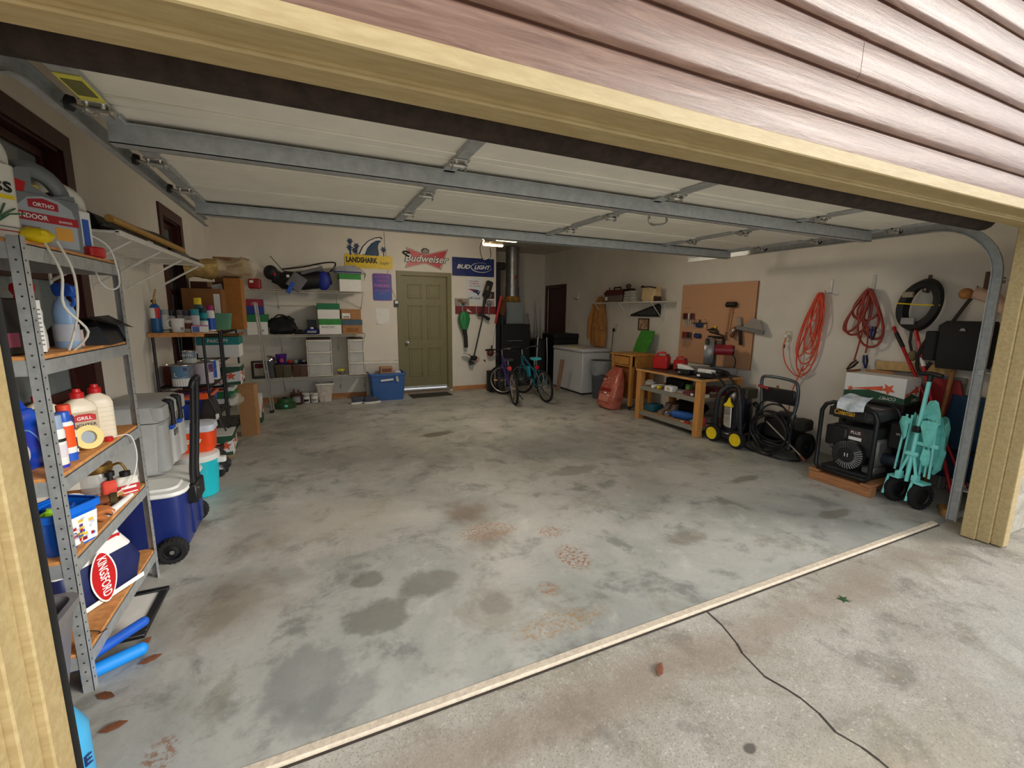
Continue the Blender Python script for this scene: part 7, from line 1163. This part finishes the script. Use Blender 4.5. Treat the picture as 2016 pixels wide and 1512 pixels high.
g.tube([(-.1,.3,.28),(-.13,.32,.12),(-.14,.26,.03),(-.16,.02,.012),(-.12,-.2,.012),(.0,-.28,.012)],.0095,mat('black_pressure_hose',(30,30,32),.4),n=6,sm=5); part(t, 'hose', g); part(t, 'lance', MB().tube([(-.1,.06,.36),(-.14,-.38,.1)],.008,STEEL,n=6).tube([(-.14,-.36,.11),(-.145,-.42,.07)],.014,plain((110,60,40)),n=8))
# generator on a wooden base
PW = mat('weathered_pallet_wood', (164,112,72), .8, var=.15, scale=7, stretch=(7,.8,7))
solo('timber_platform', 'weathered wooden beam platform under the generator', 'platform', MB().box(-.01,.08,-.25,.25,0,.085,PW,.004).box(.28,.37,-.25,.25,0,.085,PW,.004).box(-.02,.4,-.25,-.17,.086,.105,PW,.003).box(-.02,.4,.17,.25,.086,.105,PW,.003), (4.14,2.14,0))
t = thing('generator', 'black tube framed portable generator with a dusty engine and tank', 'generator', (4.14,2.14,.106)); GB = mat('generator_black',(22,24,26),.35,.2); DU = mat('dusty_engine_black',(40,42,42),.7,var=.2)
for x in (.015,.36): part(t, 'frame_hoop', MB().tube([(x,.0,.018),(x,.19,.018),(x,.215,.05),(x,.215,.55),(x,.185,.61),(x,.13,.635),(x,-.12,.635),(x,-.19,.6),(x,-.215,.54),(x,-.215,.05),(x,-.19,.018),(x,0,.018)],.018,GB,n=10))
part(t, 'frame_rail', MB().tube([(.015,.15,.018),(.36,.15,.018)],.014,GB).tube([(.015,-.15,.018),(.36,-.15,.018)],.014,GB)); part(t, 'fuel_tank', MB().box(.03,.38,-.2,.17,.5,.612,mat('dusty_tank_black',(58,60,62),.5,var=.15),.03)); part(t, 'name_panel', MB().box(.004,.012,-.13,.15,.52,.6,BLACK,.004).text('Coleman',(.0034,.03,.56),(0,-1,0),W,.045,mat('gold_print',(214,160,40),.5),shear=.25,bold=.015,width=.16)); part(t, 'tank_label', MB().quad((.14,-.17,.6132),(.0,.1,0),(.07,0,0),mat('pale_sticker',(150,146,146),.4)))
part(t, 'engine_block', MB().box(.08,.32,-.17,.15,.2,.44,DU,.015).box(.06,.3,.02,.19,.24,.42,BLACK,.012).box(.1,.34,-.21,-.16,.12,.36,mat('engine_aluminium',(120,118,112),.5,.6,.1),.02)); part(t, 'engine_label', MB().quad((.078,.02,.36),(0,-.12,0),(0,0,.06),plain((60,40,44))).text('PLUS',(.0774,-.04,.39),(0,-1,0),W,.025,PAPER,bold=.01).quad((.0775,.01,.325),(0,-.1,0),(0,0,.028),PAPER))
g = MB().lathe([(.055,-.03),(.1,-.035),(.12,-.02),(.12,.04),(.1,.05)],BLACK,(.05,-.03,.2),30,(-1,0,0))
for i in range(36): a = 2*math.pi*i/36; g.tube([(-.003,-.03+.066*math.cos(a),.2+.066*math.sin(a)),(-.001,-.03+.1*math.cos(a),.2+.1*math.sin(a)),(.01,-.03+.121*math.cos(a),.2+.121*math.sin(a))],.003,GREYL if 14 < i < 32 else DGREY,n=4)
part(t, 'recoil_starter', g.lathe([(0,.048),(.05,.045),(.055,.04)],DGREY,(.05,-.03,.2),22,(-1,0,0)).text('11',(-.001,-.03,.2),(0,-1,0),W,.03,PAPER,bold=.02)); part(t, 'pull_grip', MB().tube([(.03,.09,.25),(.02,.12,.24)],.018,DGREY,n=8).tube([(.03,.08,.24),(.03,.05,.18)],.008,GREYL,n=6)); part(t, 'muffler', MB().cyl((.2,-.2,.2),(.2,-.34,.2),.05,mat('blue_black_steel',(40,48,62),.4,.5),n=16)); part(t, 'base_pan', MB().box(.05,.34,-.19,.19,.02,.05,DU,.006).box(.1,.3,-.2,-.1,.05,.12,mat('engine_aluminium',(120,118,112),.5,.6,.1),.015)); part(t, 'control_box', MB().box(.2,.38,-.34,-.22,.3,.52,BLACK,.01).box(.196,.2,-.3,-.27,.42,.44,STEEL,.002))
solo('work_rag', 'white patterned rag draped over the generator top bar', 'rag', MB().loft([[(x+.01*math.sin(y*40),y,z+.008*math.sin(x*50+y*30)) for x, y, z in r_] for r_ in [[(-.035,-.1+.02*i,-.07) for i in range(11)],[(-.03,-.1+.02*i,-.02) for i in range(11)],[(.0,-.1+.02*i,.022) for i in range(11)],[(.06,-.1+.02*i,.045) for i in range(11)],[(.11,-.09+.018*i,.05) for i in range(11)]]],mat('white_rag_print',(214,218,222),.85,col2=(170,184,196),scale=16,bump=.3),caps=False,closed=False), (4.155,2.12,.765))
solo('grey_tote_lid', 'big flat grey panel leaning on the wall behind the open star box', 'panel', MB().box(-.01,.01,-.34,.3,0,.98,plain((130,126,120)),.004), (4.985,2.08,.0), (0,3,0))
solo('wood_offcut', 'short pale wooden plank resting on top of the grey panel', 'plank', MB().box(-.02,.02,-.3,.26,0,.085,mat('pale_pine',(198,166,110),.6,var=.1,stretch=(1,6,1)),.004), (5.02,2.14,.985), (-2,0,0))
solo('storage_crate', 'dark crate standing behind the generator under the open star box', 'crate', MB().box(-.17,.17,-.24,.26,0,.73,mat('matt_black_crate',(24,24,24),.7),.01), (4.82,2.22,0))
ob = carton('star_print_box', 'open upside down star box on the dark crate behind the generator', (4.78,2.23,.732), (.48,.24,.225), -90, PAPER, flaps=False, decor=comet(True))
part(ob, 'flap', MB().box(-.246,-.241,-.11,.115,.02,.245,CARD2).box(-.2,.02,.121,.126,.1,.25,CARD))
# folded wagon
t = thing('folding_wagon', 'folded turquoise wagon with a black T handle and rugged wheels', 'wagon', (4.33,1.70,0), -8); t.scale = (.92,.76,1); WT = mat('turquoise_paint', (132,222,216), .45, var=.03)
part(t, 'handle_pole', MB().tube([(-.1,.0,.2),(-.07,0,.55),(-.02,0,1.02)],.018,WT,n=10).box(-.1,-.05,-.03,.03,.6,.65,BLACK,.006)); part(t, 'handle_grip', MB().tube([(-.02,.1,1.055),(-.01,0,1.06),(-.02,-.1,1.05)],.018,BLACK,n=10).cyl((-.02,0,1.0),(-.02,0,1.05),.024,BLACK,n=10))
for y in (-.075,.075): part(t, 'brace', MB().tube([(-.085,y*.25,.42),(-.1,y,.26)],.013,WT,n=8).box(-.13,-.07,y-.025,y+.025,.22,.27,WT,.006))
part(t, 'cross_bar', MB().box(-.11,-.07,-.06,.06,.41,.445,WT,.008).box(-.06,-.04,-.19,.0,.5,.53,WT,.004))
for y in (-.11,.11): part(t, 'fork', MB().box(-.13,-.02,y-.055,y+.055,.205,.222,WT,.004).box(-.13,-.11,y+.04,y+.055,.06,.22,WT,.004).tube([(-.12,y+.048,.2),(-.16,y+.048,.06)],.012,WT,n=6)); g = MB(); wheel(g,(-.06,y,.105),.105,.075,(.25,1,0),RUBBER,BLACK); part(t, 'wheel', g)
for y, x in ((-.15,-.06),(-.1,-.04),(.1,-.05),(.145,-.06),(.05,-.04),(-.05,-.03)): part(t, 'frame_tube', MB().tube([(x,y*1.05,.26),(x+.02,y*.9,.72)],.0105,WT,n=8))
rr = []
for z, a, b_ in ((.3,.05,.11),(.36,.07,.15),(.5,.08,.165),(.62,.075,.155),(.7,.06,.13)): rr.append([(.07+a*math.cos(q)*(1+.4*math.sin(q*8+z*7)),b_*math.sin(q)*(1+.12*math.sin(q*7+z*14)),z+.035*math.sin(q*5)) for q in [2*math.pi*i/56 for i in range(56)]])
part(t, 'folded_fabric', MB().loft(rr,TEAL)); part(t, 'peaked_cover', MB().loft([[(-.03,-.16,.68),(-.04,-.05,.72),(-.03,.02,.69)],[(.01,-.12,.76),(.0,-.04,.8),(.01,.03,.77)],[(.05,-.06,.84),(.05,-.03,.855),(.05,.02,.84)]],TEAL,caps=False,closed=False)); part(t, 'fabric_flap', MB().loft([[(-.06,-.17,.7),(-.08,-.1,.71),(-.07,-.03,.7)],[(-.08,-.165,.66),(-.1,-.1,.655),(-.09,-.035,.66)],[(-.06,-.14,.52),(-.075,-.1,.5),(-.07,-.07,.53)]],TEAL,caps=False,closed=False)); part(t, 'fabric_flap', MB().loft([[(-.05,.17,.7),(-.08,.11,.71),(-.07,.06,.69)],[(-.08,.165,.65),(-.1,.11,.64),(-.09,.07,.65)],[(-.06,.13,.54),(-.08,.1,.52),(-.075,.085,.55)]],TEAL,caps=False,closed=False)); part(t, 'fabric_flap', MB().loft([[(-.07,-.14,.48),(-.09,-.09,.49)],[(-.075,-.15,.4),(-.1,-.08,.41)],[(-.06,-.13,.36),(-.08,-.1,.35)]],TEAL,caps=False,closed=False))
POLE = mat('red_enamel', (178,20,30), .3, var=.03)
t = thing('red_pole', 'red pole with a white sticker leaning from the floor by the wagon', 'pole', (4.66,1.57,0)); part(t, 'pole', MB().tube([(0,0,.03),(.3,.555,1.4)],.0155,POLE,n=10)); part(t, 'sticker', MB().tube([(.225,.416,1.06),(.24,.444,1.13)],.0165,PAPER,n=10).tube([(.245,.453,1.15),(.27,.5,1.27)],.0163,plain((206,90,100)),n=10)); part(t, 'white_tip', MB().tube([(-.005,-.01,.0),(.004,.008,.045)],.017,PAPER,n=10)); part(t, 'end_cap', MB().ell((.3,.555,1.4),.016,BLACK))
t = thing('red_grip_pole', 'red pole with a black grip near its top, crossing behind the other pole', 'pole', (4.84,1.52,0)); part(t, 'pole', MB().tube([(0,0,.02),(.14,.77,1.38)],.0145,POLE,n=10)); part(t, 'grip', MB().tube([(.122,.67,1.21),(.136,.747,1.34)],.0175,BLACK,n=10)); part(t, 'end_cap', MB().ell((.14,.77,1.385),.0165,RED))
def chairbag(label, loc, rot, m, h=.86):
    t = thing('folded_camp_chair', label, 'camp chair', loc, rot); 
    part(t, 'fabric', MB().loft([MB().rrect(-.04,.04,-.14,.14,.03,.12),MB().rrect(-.06,.06,-.17,.17,.04,.2),MB().rrect(-.055,.055,-.15,.15,.04,h*.7),MB().rrect(-.04,.04,-.16,.13,.03,h)],m))
    for y in (-.12,.0,.12): part(t, 'tube_leg', MB().tube([(.0,y,0),(.02,y*.9,h*.9)],.011,GREYL if y else BLACK,n=6))
    part(t, 'strap', MB().box(-.066,.066,-.176,.176,h*.42,h*.46,BLACK,.004)); return t
chairbag('folded camp chair in deep blue fabric behind the red poles', (4.97,1.66,0), 4, mat('deep_teal_blue_fabric',(20,60,92),.7,bump=.15), .84); chairbag('folded camp chair in brighter blue fabric nearest the door track', (4.86,1.40,0), -3, mat('ocean_blue_fabric',(18,72,112),.7,bump=.15), .9)
t = thing('red_snow_shovel', 'red plastic scoop with a wooden handle standing in the right front corner', 'shovel', (4.98,1.86,0)); part(t, 'scoop', MB().loft([MB().rrect(-.02,.0,-.13,.13,.01,.6),MB().rrect(-.03,.0,-.15,.15,.01,.8),MB().rrect(-.02,.0,-.1,.1,.01,.96)],mat('scarlet_plastic',(150,24,30),.45))); part(t, 'handle', MB().tube([(-.06,.0,.0),(-.05,-.02,.5),(-.04,-.06,1.12)],.017,mat('shovel_wood',(168,112,60),.55),n=8))
t = thing('wall_tool', 'dark red hanging tool on the front corner wall behind the track', 'tool', (4.99,1.46,1.3)); part(t, 'blade', MB().prism([(-.1,.26),(.06,.32),(.1,.2),(-.02,.12),(-.1,.16)],'x',-.01,.0,mat('rust_red',(80,28,28),.6))); part(t, 'handle', MB().tube([(-.01,0,.2),(-.01,.02,-.3)],.014,mat('rust_red',(80,28,28),.6),n=8))
solo('moccasin', 'single tan slipper on the floor by the right door track', 'slipper', MB().loft([MB().rrect(-.04,.04,-.12,.12,.035,0),MB().rrect(-.045,.045,-.125,.125,.04,.02),MB().rrect(-.035,.035,-.12,.03,.03,.06)],mat('tan_suede',(170,124,70),.9,bump=.2)), (4.38,1.5,0), -62)
# fallen leaf on the driveway
g = MB(); lf = []
for i in range(10): a = R(i*36); r_ = .032 if i % 2 == 0 else .012; lf.append((r_*math.cos(a),r_*math.sin(a)))
t = thing('fallen_leaf', 'small green leaf lying on the driveway', 'leaf', (2.52,1.2,-.0105)); part(t, 'blade', MB().poly((0,0,.002),(1,0,.1),(0,1,.08),lf,mat('leaf_green',(34,74,34),.6),.001)); part(t, 'stalk', MB().tube([(0,0,.003),(.03,-.03,.002)],.0012,plain((80,90,40)),n=4))

DL = mat('dried_leaf_brown',(112,64,38),.8,var=.2)
for x, y, a, lab in ((-.72,2.15,20,'curled brown dried leaf on the floor in front of the near shelf post'),(-.77,2.27,70,'brown dried leaf beside the foam paddles on the floor'),(-.82,2.0,-30,'brown dried leaf at the foot of the near shelf post'),(-.74,1.82,10,'brown dried leaf close to the sky blue jug on the floor'),(1.27,1.23,40,'dark leaf scrap on the driveway left of the crack')):
    g = MB(); g.loft([[(-.035,0,.004),(-.035,.002,.005)],[(-.01,-.014,.002),(-.01,.014,.01)],[(.02,-.012,.002),(.02,.012,.012)],[(.045,-.002,.006),(.045,.002,.007)]],DL,caps=False,closed=False); solo('dried_leaf', lab, 'leaf', g, (x,y,0 if y > 1.45 else -.011), a)
# repeats share a group
GROUPS = {'spray_paint_can':'spray paint cans on the rack top','foam_sealant_can':'foam cans on the rack top','screwdriver':'screwdrivers on the pegboard','screwdriver_rack':'screwdriver racks on the pegboard','paint_can':'paint cans on the near wire rack','copy_paper_box':'copy paper boxes on the shelves','cardboard_box':'brown cardboard boxes','star_print_box':'boxes printed with a star','fishing_rod':'fishing rods in the alcove','wire_rack':'black wire racks','wall_wire_shelf':'white wire shelves on the back wall','wall_hook':'hooks along the right wall','folded_camp_chair':'folded camp chairs','bicycle':'bicycles','drawer_unit':'clear drawer units','lighter_fluid_bottle':'cream bottles on the third shelf','work_glove':'work gloves on the fourth shelf','toy_block_tub':'blue tubs on the fourth shelf','plastic_bat':'plastic bats in the bin','foam_paddle':'foam paddles under the shelf','sneaker':'pair of sneakers','smoked_storage_bin':'smoked bins on the lowest shelf','red_gas_can':'fuel cans on the bench','paper_sleeve':'white sleeves on the bench','battery_charger':'chargers on the bench','paint_pail':'small pails on the floor','small_tool':'small tools on the smoked bin','badge_sticker':'stickers beside the poster','power_outlet':'outlets on the right wall','spray_bottle':'spray bottles on the second shelf','door_track':'garage door tracks','dried_leaf':'dried leaves on the ground','clamp_tool':'blue clamps on the pegboard'}
for o in list(SC.objects):
    b_ = o.name.split('.')[0]
    if o.parent is None and b_ in GROUPS and 'label' in o and 'group' not in o: o['group'] = GROUPS[b_]
